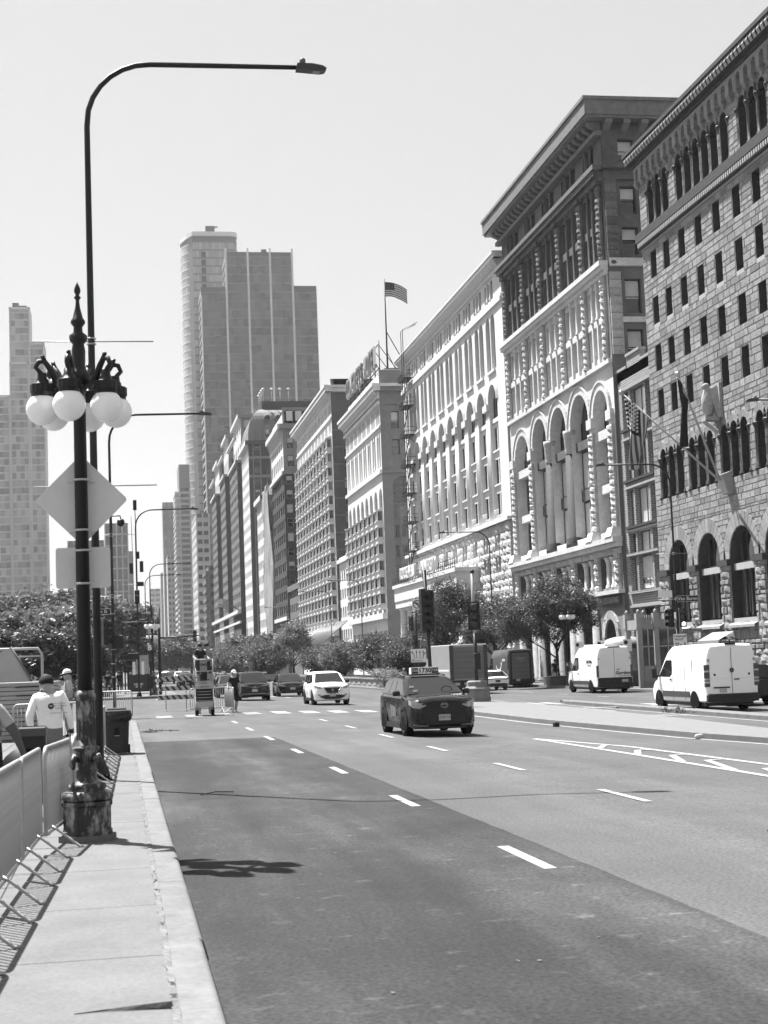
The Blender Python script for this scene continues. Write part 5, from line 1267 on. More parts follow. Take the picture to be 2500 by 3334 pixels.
# ---- traffic signal heads
SIG = M('signal_housing', .015, .5, .4); LENS = M('signal_lens', .03, .2, .6); LIT = bpy.data.materials.new('lit_lens'); LIT.use_nodes = True
LIT.node_tree.nodes['Principled BSDF'].inputs['Emission Color'].default_value = (1,1,1,1); LIT.node_tree.nodes['Principled BSDF'].inputs['Emission Strength'].default_value = .6
def head(par, x, y, z, rz, n=3, lit=None, s=1.0, backplate=False):
    """signal head, lenses facing local -y; z is the bottom"""
    h = MB(); H = .36*s
    for k in range(n): h.bbox(-.17*s, .17*s, -.1*s, .1*s, z+k*H+.005, z+(k+1)*H-.005, .02)
    T = lambda mm: obj('signal_head', mm, par, (x, y, 0), (0, 0, rz))
    ho_ = T(h.mesh('signal_head', SIG))
    if backplate: p = MB(); p.box(-.26*s, .26*s, .0, .015, z-.08, z+n*H+.08); obj('backplate', p.mesh('backplate', SIG), ho_)
    for k in range(n):
        zc = z+(k+.5)*H; v = MB(); rr = .15*s
        A_ = [(rr*math.cos(q), -.1*s, zc+rr*math.sin(q)) for q in [R_(-35+250*i/12) for i in range(13)]]
        B_ = [(p[0], -.33*s, p[2]-.03*s) if True else p for p in A_]
        v.add(A_+B_, [(i, i+1, 14+i, 13+i) for i in range(12)]); obj('visor', v.mesh('visor', SIG), ho_)
        l = MB(); l.disc((0, -.105*s, zc), .13*s, 'y'); obj('lens', l.mesh('lens', LIT if lit == k else LENS), ho_)
    return ho_
ts = thing('traffic_signal', 'black traffic signal and walk box on the corner pole behind the lamp post', 'traffic signal', (-.3, 66.5, 0))
head(ts, -.34, -.0, 3.1, math.pi/2+.3); 
t = MB(); t.bbox(.05, .42, -.25, .05, 2.95, 3.5, .03); t.build('walk_box', SIG, ts)
for z in (1.75, 2.3, 2.9, 4.4): t = MB(); t.lathe([(.1,-.015),(.1,.015)], 12, (0,0,z)); t.build('strap', STEEL, ts)
def name_sign(label, txt, loc, rz, w, h, size, bg=BLK, ink=WHITE, extra=None):
    o = thing('street_name_sign', label, 'sign', loc, rz); t = MB(); t.box(-w/2, w/2, -.015, .015, -h/2, h/2); t.build('plate', bg, o)
    t = MB(); e = .012
    for a_ in ((-w/2,w/2,-h/2,-h/2+e),(-w/2,w/2,h/2-e,h/2),(-w/2,-w/2+e,-h/2,h/2),(w/2-e,w/2,-h/2,h/2)): t.box(a_[0], a_[1], -.019, -.0155, a_[2], a_[3])
    t.build('border', ink, o); obj('lettering', text_mesh(txt, size, .002, ink, sx=.9), o, (extra or 0, -.019, 0)); return o
name_sign('dark street name sign ending in St on the left corner pole', 'Van Buren St', (-1.0, 66.3, 4.5), 0, 1.25, .24, .2)
dc = thing('dome_camera', 'dark dome security camera on a short arm of the left corner pole', 'camera', (.0, 66.4, 8.3))
t = MB(); t.tube([(-.3,.1,.25),(.1,0,.25),(.12,0,.1)], .03, 6); t.build('arm', SIG, dc); t = MB(); t.lathe([(.12,.1),(.16,.02),(.16,-.05),(.1,-.18),(.0,-.22)], 12, (.12,0,0)); t.build('dome', SIG, dc)
ab = thing('antenna_boxes', 'cluster of radio boxes and antenna fixed to the light pole by the bus shelter', 'antenna', (1.2, 108.55, 0))
for i, (x, z, w, h) in enumerate(((-.35,9.0,.25,.75),(.35,9.1,.25,.75),(.12,9.9,.2,.5),(.25,7.9,.45,.3),(0,7.0,.35,.95),(-.02,13.4,.25,.7))): t = MB(); t.bbox(x-w/2, x+w/2, -.2, .05, z-h/2, z+h/2, .03); t.build('radio_box', SIG, ab)
t = MB(); t.tube([(-.25,0,10.2),(-.3,0,12.6)], .02, 5); t.tube([(0,0,12),(-.02,0,13.2)], .03, 5); t.build('whip', SIG, ab)
nt_ = thing('notice_boards', 'white notice boards fixed low on the antenna pole', 'sign', (1.2, 108.5, 2.2)); 
for x in (-.32, .28): t = MB(); t.box(x-.1, x+.1, -.1, -.08, -.55, .35); t.build('board', WHITE, nt_)
t = MB(); t.bbox(-.75, .05, -.2, .0, .5, .95, .03); t.build('signal_box', SIG, nt_)
# bus stop
bs_ = thing('bus_stop_sign', 'round bus stop sign with letter B on a thin pole', 'sign', (2.0, 110, SW))
t = MB(); t.tube([(0,0,0),(0,0,4.6)], .05, 6); t.build('pole', BLK, bs_); t = MB(); t.tube([(0,-.05,3.35),(0,-.09,3.35)], .33, 20); t.build('disc', BLK, bs_)
t = MB(); t.tube([(0,-.085,3.35),(0,-.095,3.35)], .28, 20); t.build('disc_face', M('disc_grey', .25), bs_); obj('lettering', text_mesh('B', .5, .004, WHITE, bold=.02), bs_, (0, -.11, 3.34))
t = MB(); t.box(-.95, -.1, -.05, -.02, 1.55, 2.85); t.build('timetable', M('timetable', .9, .6, .3, noise=(9, .2)), bs_); t = MB(); t.bbox(-.25, .2, -.2, .1, .5, 1.4, .03); t.build('info_box', SIG, bs_)
sh = thing('bus_shelter', 'black bus shelter with a dark poster at the far left corner', 'bus shelter', (1.2, 122, SW))
t = MB(); t.box(-.75, .95, -.05, .05, .15, 2.05); t.build('poster_case', BLK, sh); t = MB(); t.box(-.62, .82, -.07, -.052, .28, 1.92); t.build('poster', M('poster_dark', .05, .3, .5, noise=(3, .8)), sh)
for tx, z, s_ in (('STUCK ON 12', 1.78, .15), ('ROCK STARS', 1.58, .24), ('DRIVEN', .72, .2), ('BARS', .54, .2)): obj('poster_lettering', text_mesh(tx, s_, .002, WHITE, shear=.15, bold=.006), sh, (.1, -.075, z))
for x in (-.9, 1.1): t = MB(); t.box(x-.06, x+.06, -.06, .06, 0, 2.3); t.build('post', BLK, sh)
t = MB(); t.prismy([(-1.1,2.2),(1.3,2.2),(1.2,2.42),(.6,2.58),(-.4,2.58),(-1.0,2.42)], -.6, 3.2); t.build('roof', BLK, sh)
t = MB(); t.box(-1.15, -1.05, .2, 3.2, .3, 2.1); t.build('glass_wall', GL[1], sh)
# mast arm on the left
ma = thing('mast_arm_signal', 'traffic signal on a long mast arm reaching over the road from the left', 'traffic signal', (2.75, 113, SW))
t = MB(); t.tube([(0,0,0),(0,0,6.3)], [.12,.09], 10); t.build('pole', BLK, ma); t = MB(); t.tube([(0,0,4.05),(2.9,0,4.15)], [.07,.04], 8); t.build('arm', BLK, ma); head(ma, 2.55, -.1, 3.7, 0, 3, s=.8)
# ---- barricade
bc = thing('road_barricade', 'road barricade of three diagonally striped boards left of the scissor lift', 'barricade', (2.5, 74, 0))
for z in (.55, .97, 1.42):
    t = MB(); t.box(-.82, .85, 0, .04, z, z+.21); bd = t.build('board', M('barricade_white', 1.1, .5, .4), bc)
    for k in range(6):
        s = MB(); x = -.80+k*.29
        P = [(x, z), (x+.13, z), (x+.13-.14 if 0 else x+.27, z+.21), (x+.14, z+.21)]
        P = [(x+.14, z), (x+.27, z), (x+.13, z+.21), (x, z+.21)]
        P = [(min(.85, max(-.82, a_)), b_) for a_, b_ in P]; s.prismy(P, -.004, -.001); s.build('stripe', M('barricade_stripe', .06, .5, .4), bd)
for x in (-.45, .5): t = MB(); t.tube([(x,.06,0),(x,.06,1.65)], .025, 6); t.build('upright', GALV, bc); t = MB(); t.tube([(x,-.6,.03),(x,.7,.03)], .025, 6); t.build('foot', GALV, bc)
# ---- scissor lift
lf = thing('scissor_lift', 'white and grey electric scissor lift standing on the crosswalk', 'scissor lift', (3.40, 65.3, 0), -.05)
LFW = M('lift_white', .95, .45, .4, noise=(5, .08)); LFG = M('lift_grey', .6, .5, .4); RUB = M('rubber', .015, .8, .2)
for x in (-.33, .33):
    for y in (.12, 1.0):
        t = MB(); t.tube([(x-.07,y,.17),(x+.07,y,.17)], .17, 18); w_ = t.build('wheel', RUB, lf); t = MB(); s = math.copysign(.075, x); t.tube([(x-.075,y,.17),(x+.075,y,.17)], .1, 14); t.build('rim', LFW, w_)
t = MB(); t.prismy([(-.38,.36),(.38,.36),(.38,.60),(-.38,.60)], 0, 1.15); t.add([(-.38,-.02,.60),(.38,-.02,.60),(.38,-.06,.52),(.26,-.08,.34),(-.26,-.08,.34),(-.38,-.06,.52)], [(0,1,2,5),(5,2,3,4)]); t.build('chassis', LFW, lf)
for x in (-.25, .25): t = MB(); t.prismy([(x-.08,.08),(x+.08,.08),(x+.1,.36),(x-.1,.36)], -.02, .3); t.build('front_plate', LFG, lf)
for k in range(4):
    z = .63+k*.125; t = MB(); t.tube([(-.30,.06,z),(.30,.06,z)], .03, 6); t.build('scissor_tube', LFG, lf)
    for x in (-.34, .34):
        t = MB(); t.add([(x,.0,z-.03),(x,.0,z+.03),(x,1.1,z+.09),(x,1.1,z+.03)], [(0,1,2,3)]); t.box(x-.015, x+.015, .0, 1.1, z+.02, z+.07); t.build('scissor_arm', LFG, lf)
t = MB(); t.box(-.36, .36, .1, 1.1, .60, 1.12); t.build('stack_shadow_core', M('core_black', .02), lf)  # black filler painted as the shade between the folded arms
t = MB(); t.box(-.40, .40, -.02, 1.3, 1.12, 1.28); t.build('platform', LFW, lf)
obj('lettering', text_mesh('LWF 2139', .085, .002, INK, bold=.002), lf, (0, -.024, 1.20)); t = MB(); t.box(-.38, .38, 0, .02, 1.285, 1.44); t.build('toe_board', LFW, lf)
for x in (-.38, .38):
    for y in (.01, .65, 1.29): t = MB(); t.tube([(x,y,1.28),(x,y,2.36)], .026, 6); t.build('guard_post', LFW, lf)
for z in (1.85, 2.34):
    t = MB(); t.tube([(-.38,.01,z),(-.38,1.29,z),(.38,1.29,z),(.38,.01,z),(-.38,.01,z)], .024, 6); t.build('guard_rail', LFW, lf)
t = MB(); t.box(-.16, .14, -.03, -.005, 1.86, 2.34); t.build('name_panel', LFG, lf); obj('lettering', text_mesh('GMG', .13, .002, INK, bold=.003), lf, (-.01, -.034, 2.12))
t = MB(); t.bbox(-.16, .14, .1, .35, 1.46, 1.75, .02); t.build('battery_box', M('box_dark', .05), lf); t = MB(); t.box(-.15, .13, -.012, .0, 1.33, 1.41); t.build('maker_plate', LFG, lf)
# ---- plywood stack, leaning sheet, cable reel case
PLY = M('plywood_edge', .85, .7, .3, noise=(2, .2), stretch=(.3, .3, 9)); 
pl = thing('sheet_stack', 'tall stack of pale flat panels lying behind the worker in the white shirt', 'panel stack', (-2.7, 46, SW))
for k in range(13):
    t = MB(); z = .06+k*.123; t.box(-1.3+jit(.03), .92+jit(.03), -1.0, 1.2, z, z+.105); t.build('panel', PLY, pl)
for k in range(6): t = MB(); t.box(-.1-.03*k, .55-.03*k, -1.035, -1.005, .3+k*.24, .325+k*.24); t.build('strap_slot', INK, pl)
t = MB(); t.box(-1.3, .9, -.9, -.7, 0, .06); t.box(-1.3, .9, .7, .9, 0, .06); t.build('bearer', PLY, pl)
ts_ = thing('leaning_panel', 'large pale ramp panel tilted up behind the stack of sheets', 'panel', (-3.1, 49, SW))
t = MB(); t.add([(.45,0,1.55),(-.22,0,2.70),(-2.2,0,1.9),(-2.2,0,1.55),(.45,.08,1.55),(-.22,.08,2.70),(-2.2,.08,1.9),(-2.2,.08,1.55)], [(0,1,2,3),(4,5,6,7),(0,1,5,4),(1,2,6,5)]); t.build('sheet', M('ramp_sheet', .9, .6, .3, noise=(1.5, .1)), ts_)
t = MB(); t.tube([(.47,-.03,1.5),(-.22,-.03,2.72)], .035, 6); t.build('edge_rail', GREYP, ts_); t = MB(); t.tube([(.3,.1,0),(-.1,.1,2.5)], .05, 6); t.tube([(-1.8,.1,0),(-1.8,.1,2.0)], .05, 6); t.build('prop', GREYP, ts_)
pf = thing('pipe_frame', 'white pipe frame standing behind the tilted panel', 'frame', (-3.3, 58, SW))
t = MB(); t.tube([(.47,0,0),(.47,0,2.56),(.33,0,2.78),(-2.2,0,2.8)], .05, 8); t.build('pipe', LFW, pf)
for z in (2.5, 1.6, 1.0): t = MB(); t.tube([(.47,0,z),(-2.2,0,z)], .03, 6); t.build('rail', LFW, pf)
rc = thing('cable_drum_case', 'black equipment case with a round cable drum beside the barrier', 'case', (-1.16, 21, SW))
t = MB(); t.bbox(-.17, .17, -.15, .2, .92, 1.2, .02); t.build('case', BLK, rc); t = MB(); t.bbox(-.18, .18, -.16, .21, 1.08, 1.2, .02); t.build('lid', M('lid_grey', .16, .5, .4), rc)
t = MB(); t.tube([(-.06,-.1,.55),(-.06,.18,.55)], .40, 24); t.build('drum', BLK, rc); t = MB(); t.tube([(-.25,.0,0),(-.1,0,.9)], .03, 6); t.tube([(.15,.0,0),(.1,0,.95)], .03, 6); t.tube([(-.25,.1,0),(-.1,.1,.9)], .03, 6); t.build('stand', BLK, rc)
# ---- median signals
s1 = thing('median_signal', 'tall black pole with a stacked five lamp signal seen from behind left of the trees', 'traffic signal', (13.2, 66, gz(13.2)+.16))
t = MB(); t.tube([(0,0,0),(0,0,1.35),(-.03,0,1.5),(-.12,0,5.9)], [.13,.13,.085,.08], 10); t.build('pole', BLK, s1); t = MB(); t.bbox(-.18, .18, -.16, .1, 1.2, 1.7, .03); t.build('junction_box', SIG, s1)
head(s1, -.28, -.12, 3.25, math.pi*.55, 5, s=1.02); head(s1, .16, .05, 3.2, -math.pi*.6, 5, s=1.02); head(s1, -.02, .22, 3.2, math.pi, 5, s=1.02)
s2 = thing('pedestal_signal', 'three lamp signal on a two tone pole rising from a carved stone pedestal', 'traffic signal', (17.05, 74, gz(17)+.16))
PST = M('pedestal_stone', .45, .8, .3, noise=(4, .2), bump=(10, .3, .02))
t = MB(); t.lathe([(.66,0),(.66,.2),(.62,.22),(.62,.45),(.60,.5),(.66,.58),(.66,.64),(.60,.68),(.52,.74),(.50,.95),(.40,1.02)], 8, smooth=False, a0=math.pi/8); t.build('stone_pedestal', PST, s2)
t = MB(); t.tube([(0,0,1.0),(.0,0,3.3)], [.1,.09], 10); t.build('pole', BLK, s2); t = MB(); t.tube([(0,0,3.3),(0,0,6.25)], [.09,.085], 10); t.build('pale_sleeve', M('sleeve', .8, .4, .4), s2); t = MB(); t.tube([(0,0,6.25),(0,0,6.4)], .1, 10); t.build('cap', SIG, s2)
head(s2, -.05, -.2, 3.55, -.25, 3, s=1.12, backplate=True); t = MB(); t.bbox(-.1, .2, -.2, .1, 1.55, 2.35, .03); t.build('junction_box', SIG, s2)
s3 = thing('corner_signal', 'signals with a no left turn sign on the farther pole behind the five lamp signal', 'traffic signal', (22.0, 115, gz(22)+.16))
t = MB(); t.tube([(0,0,0),(0,0,6.9)], .09, 8); t.build('pole', BLK, s3); head(s3, -.40, -.05, 4.45, .0, 3); head(s3, -.16, .0, 3.05, 0, 3)
t = MB(); t.tube([(-.4,0,5.8),(0,0,5.8)], .05, 6); t.build('bracket', BLK, s3)
nl = thing('no_turn_sign', 'white square no left turn sign with a crossed circle', 'sign', (22.1, 114.85, 6.1))
t = MB(); t.box(-.38, .38, 0, .02, -.40, .40); t.build('plate', WHITE, nl)
t = MB(); n = 24
t.add([(r*math.cos(2*math.pi*i/n), -.006, r*math.sin(2*math.pi*i/n)) for r in (.32, .25) for i in range(n)], [(i,(i+1)%n,n+(i+1)%n,n+i) for i in range(n)]); t.build('ring', INK, nl)
t = MB(); t.prismy([(-.2,.24),(-.25,.19),(.2,-.24),(.25,-.19)], -.01, -.004); t.prismy([(-.2,.08),(-.02,.2),(-.02,.12),(.12,.1),(.12,-.18),(.05,-.18),(.05,.04),(-.02,.05),(-.02,-.02)], -.009, -.003); t.build('arrow', INK, nl)
ln = thing('lane_control_sign', 'white lane control sign with four arrows below the far signal', 'sign', (22.07, 114.85, 2.25))
t = MB(); t.box(-.58, .58, 0, .02, -.5, .5); t.build('plate', WHITE, ln)
for k, x in enumerate((-.42, -.15, .11, .36)):
    t = MB(); t.box(x-.02, x+.02, -.008, -.003, -.22, .25)
    if k == 0: t = MB(); t.prismy([(x+.06,-.2),(x+.1,-.2),(x+.1,.05),(x-.03,.25),(x-.06,.22),(x+.06,.02)], -.008, -.003); t.prismy([(x-.12,.32),(x+.02,.28),(x-.09,.17)], -.008, -.003)
    else: t.prismy([(x-.06,.22),(x+.06,.22),(x,.40)], -.008, -.003)
    if k == 3: t.prismy([(x+.02,-.02),(x+.13,.14),(x+.10,.17),(x,.04)], -.008, -.003); t.prismy([(x+.06,.18),(x+.18,.24),(x+.16,.1)], -.008, -.003)
    t.build('lane_arrow', INK, ln)
for x in (-.28, -.02, .23): t = MB(); t.box(x-.006, x+.006, -.006, -.003, -.5, -.1); t.build('divider', INK, ln)
for tx, x, z in (('RAMP', -.43, -.31), ('ONLY', -.43, -.42), ('ONLY', -.15, -.40), ('ONLY', .11, -.40)): obj('lettering', text_mesh(tx, .095, .002, INK, sx=.8, bold=.003), ln, (x, -.006, z))
# pole with the cross street name
name_sign('dark Van Buren street name sign on the right hand light pole', 'Van Buren', (31.85, 84.0, 4.85), -.1, 1.25, .36, .30)
name_sign('small honorary street name strip under the right hand signal', 'EDGE OF THE VAN BUREN WALK', (32.0, 84.0, 3.05), -.1, 1.15, .18, .09)
s4 = thing('right_corner_signal', 'traffic signal with a bright lower lamp on the right hand light pole', 'traffic signal', (31.25, 84.2, -.3))
head(s4, -.42, -.1, 3.55, -1.2, 3, s=1.0); head(s4, .28, -.1, 3.55, -.15, 3, lit=0, s=1.02)
nw_ = thing('blank_name_sign', 'pale street name sign seen nearly blank left of the right hand pole', 'sign', (30.55, 84.05, 5.15), .1); t = MB(); t.box(-.42, .42, -.01, .01, -.2, .2); t.build('plate', WHITE, nw_)
tv = thing('yield_sign', 'white sign telling turning vehicles to yield to walkers', 'sign', (31.25, 83.95, 2.45), -.05)
t = MB(); t.box(-.38, .38, 0, .02, -.5, .42); t.build('plate', WHITE, tv)
for tx, x, z, s_ in (('TURNING', -.1, .27, .16), ('VEHICLES', -.08, .10, .16), ('TO', .03, -.22, .15)): obj('lettering', text_mesh(tx, s_, .002, INK, sx=.75, bold=.003), tv, (x, -.006, z))
t = MB(); t.prismy([(-.32,-.08),(-.08,-.08),(-.2,-.36)], -.008, -.003); t.build('triangle', INK, tv); t = MB(); t.prismy([(-.25,-.12),(-.15,-.12),(-.2,-.25)], -.012, -.009); t.build('triangle_inner', WHITE, tv)
t = MB(); t.prismy([(.2,.16),(.2,.32),(.3,.32),(.3,.36),(.36,.29),(.3,.22),(.3,.27),(.24,.27),(.24,.16)], -.008, -.003); t.build('turn_arrow', INK, tv)
t = MB(); t.disc((.25,-.008,-.07), .035, 'y', 10); t.prismy([(.22,-.12),(.29,-.12),(.31,-.22),(.28,-.24),(.33,-.38),(.29,-.39),(.25,-.27),(.21,-.39),(.17,-.38),(.22,-.24)], -.008, -.003); t.build('walker', INK, tv)
# no parking signs on the right pavement
for i, (x, y, lab) in enumerate(((31.3, 104, 'white parking sign left of the delivery van with a dark box'), (31.3, 99, 'white no parking sign in front of the arts building tree'), (31.3, 93.5, 'white parking sign beside the globe lamp above the food van'))):
    o = thing('parking_sign', lab, 'sign', (x, y, -.3)); t = MB(); t.tube([(0,0,0),(0,0,3.1)], .04, 6); t.build('pole', BLK, o); t = MB(); t.box(-.28, .28, -.06, -.045, 2.3, 3.05); t.build('plate', WHITE, o); t = MB(); t.disc((-.1,-.065,2.85), .13, 'y', 16); t.build('symbol', INK, o)
# ornate kiosk of the underground station and domed glass shelter
kio = thing('station_entrance', 'ornate pale iron station entrance with crested posts on the right pavement', 'entrance', (31.6, 92, -.3))
KI = M('kiosk_iron', .7, .6, .3, noise=(5, .12), bump=(12, .3, .02))
for x, y in ((0,0),(1.1,0),(2.6,0),(0,2.2),(1.1,2.2),(2.6,2.2)):
    t = MB(); t.box(x-.14, x+.14, y-.14, y+.14, 0, 3.7); t.box(x-.2, x+.2, y-.2, y+.2, 3.7, 4.6); t.lathe([(.1,4.6),(.14,4.7),(.04,4.85)], 8, (x,y,0)); t.build('post', KI, kio)
for x0, x1 in ((.2,.9),(1.3,2.4)):
    t = MB(); t.box(x0, x1, -.08, .08, 3.6, 3.95); t.box(x0, x1, -.1, .1, 4.1, 4.2); t.build('beam', KI, kio); t = MB(); t.box(x0, x1, -.06, .06, 0, 1.35); t.build('panel', KI, kio)
    t = MB(); t.box((x0+x1)/2-.04, (x0+x1)/2+.04, -.05, .05, 1.35, 3.6); t.box(x0, x1, -.05, .05, 2.5, 2.58); t.build('glazing_bar', FR_L, kio)
    t = MB(); t.quad((x0,.01,1.35),(x1,.01,1.35),(x1,.01,3.6),(x0,.01,3.6)); t.build('pane', GL[1], kio)
for k in range(5): t = MB(); t.lathe([(.03,0),(.05,.08),(.01,.28)], 6, (.28+k*.14,0,4.2)); t.build('cresting', KI, kio)
t = MB(); t.box(-.1, 2.7, 2.12, 2.28, 3.6, 4.2); t.build('back_beam', KI, kio); t = MB(); t.box(-.1, .1, .14, 2.06, 3.6, 4.2); t.build('side_beam', KI, kio)
dm = thing('domed_shelter', 'low domed glass shelter with a pale curved roof behind the food van', 'shelter', (32.9, 99, -.3))
t = MB(); n = 14; vs = []
for j in range(6):
    a_ = math.pi/2*j/5; r = math.cos(a_)
    for i in range(n): q = 2*math.pi*i/n; vs.append((1.5*r*math.cos(q)*1.0, 1.3*r*math.sin(q), 2.75+.55*math.sin(a_)))
t.add(vs, [(j*n+i, j*n+(i+1)%n, (j+1)*n+(i+1)%n, (j+1)*n+i) for j in range(5) for i in range(n)], 0, True); t.build('dome', M('dome_pale', .75, .4, .4, noise=(3, .1)), dm)
t = MB(); t.lathe([(1.52,2.5),(1.55,2.55),(1.55,2.75)], 20); t.build('rim', BLK, dm)
for k in range(10):
    a0_, a1_ = 2*math.pi*k/10, 2*math.pi*(k+1)/10; t = MB(); p, q = (1.45*math.cos(a0_), 1.25*math.sin(a0_)), (1.45*math.cos(a1_), 1.25*math.sin(a1_))
    t.quad((p[0],p[1],1.0),(q[0],q[1],1.0),(q[0],q[1],2.5),(p[0],p[1],2.5)); t.build('pane', M('shelter_glass', .36, .12, .7, noise=(1.5, .3)), dm); t = MB(); t.quad((p[0],p[1],0),(q[0],q[1],0),(q[0],q[1],1.0),(p[0],p[1],1.0)); t.build('base_panel', M('shelter_base', .16, .6, .3), dm)
aw = thing('shop_awning', 'pale scalloped awning over the club house side door behind the white van', 'awning', (34.7, 88.6, 2.45))
t = MB(); t.add([(0,-1.7,.0),(0,1.7,.0),(1.0,1.7,.5),(1.0,-1.7,.5)], [(0,1,2,3)]); t.add([(0,-1.7,0),(0,-1.7,-.2)]+[(0,-1.7+3.4*k/12,-.2-(.1 if k%2 else 0)) for k in range(13)]+[(0,1.7,0)], [tuple(range(16))]); t.build('canvas', M('awning_canvas', .65, .8, .2), aw)
t = MB(); t.box(.2, 1.25, -1.6, 1.6, -2.75, -.1); t.build('booth', KI, aw)
# hotel canopy with white ribs
hc = thing('hotel_canopy', 'dark sign canopy with white slanted ribs in front of the long hotel', 'canopy', (31.5, 262, 3.2))
t = MB(); t.box(0, 4.4, -16, 14, 0, 1.6); t.build('fascia', BLK, hc); t = MB(); t.box(-.02, -.005, -12, 12, .2, 1.4); t.build('fascia_panel', GREYP, hc)
for k in range(10): t = MB(); t.tube([(4.4,-16+k*3.2,5.4),(.1,-16+k*3.2,1.7)], .16, 6); t.build('rib', LFW, hc)
# flags
def flag_mesh(mats, L, Hh, sag, stripes=True, nx=26, ny=13):
    """hanging flag: hoist along local +x direction rod, stripes by geometry"""
    t = MB(); 
    def pt(i, j):
        u, v = i/nx, j/ny; return (u*L, .10*math.sin(u*7+v*2.5)*(.3+v)+.05*math.sin(u*15), -v*Hh-sag*u*u)
    for i in range(nx):
        for j in range(ny):
            m = 0
            if stripes: m = 1 if j % 2 == 0 else 0
            if stripes and i < nx*.4 and j < 7: m = 2
            t.add([pt(i,j), pt(i+1,j), pt(i+1,j+1), pt(i,j+1)], [(0,1,2,3)], m, True)
    if stripes:
        for r in range(5):
            for c in range(6):
                u, v = (c+.5)/6*.38, (r+.5)/5*6.6/ny; i, j = u*nx, v*ny; p = pt(i, j)
                t.add([(p[0]+.035*math.cos(q), p[1]-.02, p[2]+.035*math.sin(q)) for q in [2*math.pi*k/5 for k in range(5)]], [(0,1,2,3,4)], 0)
                t.add([(p[0]+.035*math.cos(q), p[1]+.02, p[2]+.035*math.sin(q)) for q in [2*math.pi*k/5 for k in range(5)]], [(0,1,2,3,4)], 0)
    return t.mesh('cloth', mats)
FW, FR, FB = M('flag_white', 1.4, .8, .2), M('flag_stripe', .22, .8, .2), M('flag_canton', .05, .8, .2)
def rod(name, lab, a, b, r=.07):
    o = thing(name, lab, 'flagpole', a, 0, world=True); t = MB(); t.tube([a, b], [r, r*.7], 10); t.build('pole', M('pole_pale', .95, .4, .4), o); t = MB(); t.sphere(b, .16, 10, 8); t.build('ball', STEEL, o); return o
A0 = (35.3, 86.9, 11.95); B1 = (30.0, 88.3, 17.5); B2 = (30.9, 80.9, 17.6)
rod('slanted_flagpole', 'white slanted flagpole carrying the striped flag on the club house', A0, B1); rod('slanted_flagpole', 'white slanted flagpole carrying the dark flag on the club house', (35.3, 86.7, 11.9), (31.2, 81.9, 17.4))
o = thing('pole_bracket', 'pale triangular bracket box holding the two slanted flagpoles', 'bracket', (35.4, 86.8, 11.6)); t = MB(); t.prismy([(.2,-.5),(.6,-.55),(.6,.85),(-.1,.6)], -.45, .45); t.build('box', M('bracket_pale', .8, .5, .4), o)
def hang(o, a, b, t0, t1, Hh, mats, stripes, sag):
    """cloth hanging from part of a slanted pole"""
    a, b = Vector(a), Vector(b); p0 = b+(a-b)*t0; p1 = b+(a-b)*t1; d = p1-p0; L = d.length
    me = flag_mesh(mats, L, Hh, sag, stripes); f = obj('cloth', me, o); 
    x = d.normalized(); z = Vector((0,0,1)); y = z.cross(x).normalized()
    M4 = Matrix(((x.x, y.x, 0, p0.x), (x.y, y.y, 0, p0.y), (x.z, y.z, 1, p0.z), (0,0,0,1))); f.matrix_parent_inverse = Matrix.Identity(4); f.matrix_local = Matrix.Translation(-Vector(o.location)) @ M4
fl = thing('striped_flag', 'stars and stripes flag hanging from the slanted pole before the brick house', 'flag', B1)
def drape(o, pts_top, drop, mats, stripes, nx=10, ny=22, spread=1.0):
    """flag hanging in heavy folds: hoist edge at the pole, fly end gathered below"""
    t = MB(); P0, P1 = Vector(pts_top[0]), Vector(pts_top[1])
    def pt(i, j):
        u, v = i/nx, j/ny; base = P0.lerp(P1, u*(1-.35*v)*spread)
        return (base.x+.22*math.sin(u*9+v*3)*(.25+v), base.y+.16*math.cos(u*8+v*2), base.z-drop*v*(1-.25*u)+.0)
    for i in range(nx):
        for j in range(ny):
            m = 0
            if stripes: m = 1 if i % 2 == 0 else 0
            if stripes and j < ny*.42 and i < nx*.62: m = 2
            t.add([pt(i,j), pt(i+1,j), pt(i+1,j+1), pt(i,j+1)], [(0,1,2,3)], m, True)
    if stripes:
        for r in range(7):
            for c in range(5):
                p = pt(nx*.62*(c+.5)/5, ny*.42*(r+.5)/7)
                t.add([(p[0]-.09, p[1]+.09*math.cos(q), p[2]+.09*math.sin(q)) for q in [2*math.pi*k/5 for k in range(5)]], [(0,1,2,3,4)], 0); t.add([(p[0], p[1]-.09, p[2]+.09*math.sin(q)) if 0 else (p[0]+.09*math.cos(q), p[1]-.09, p[2]+.09*math.sin(q)) for q in [2*math.pi*k/5 for k in range(5)]], [(0,1,2,3,4)], 0)
    f = t.build('cloth', mats, o); f.matrix_parent_inverse = Matrix.Translation(-Vector(o.location)); return f
drape(fl, [(30.2, 88.25, 17.3), (31.5, 87.9, 15.9)], 4.6, [FW, FR, FB], True, nx=13)
f2 = thing('dark_flag', 'dark flag hanging limp from the upper slanted pole', 'flag', (31.2, 81.9, 17.4)); drape(f2, [(31.25, 81.95, 17.2), (32.1, 82.9, 16.1)], 4.0, [M('flag_dark', .03, .8, .2, noise=(2, .4))], False)
eg = thing('stone_eagle', 'carved stone eagle with folded wings perched on the club house wall', 'sculpture', (35.9, 88.0, 15.8))
ES = M('eagle_stone', .9, .85, .2, noise=(6, .2), bump=(10, .6, .03))
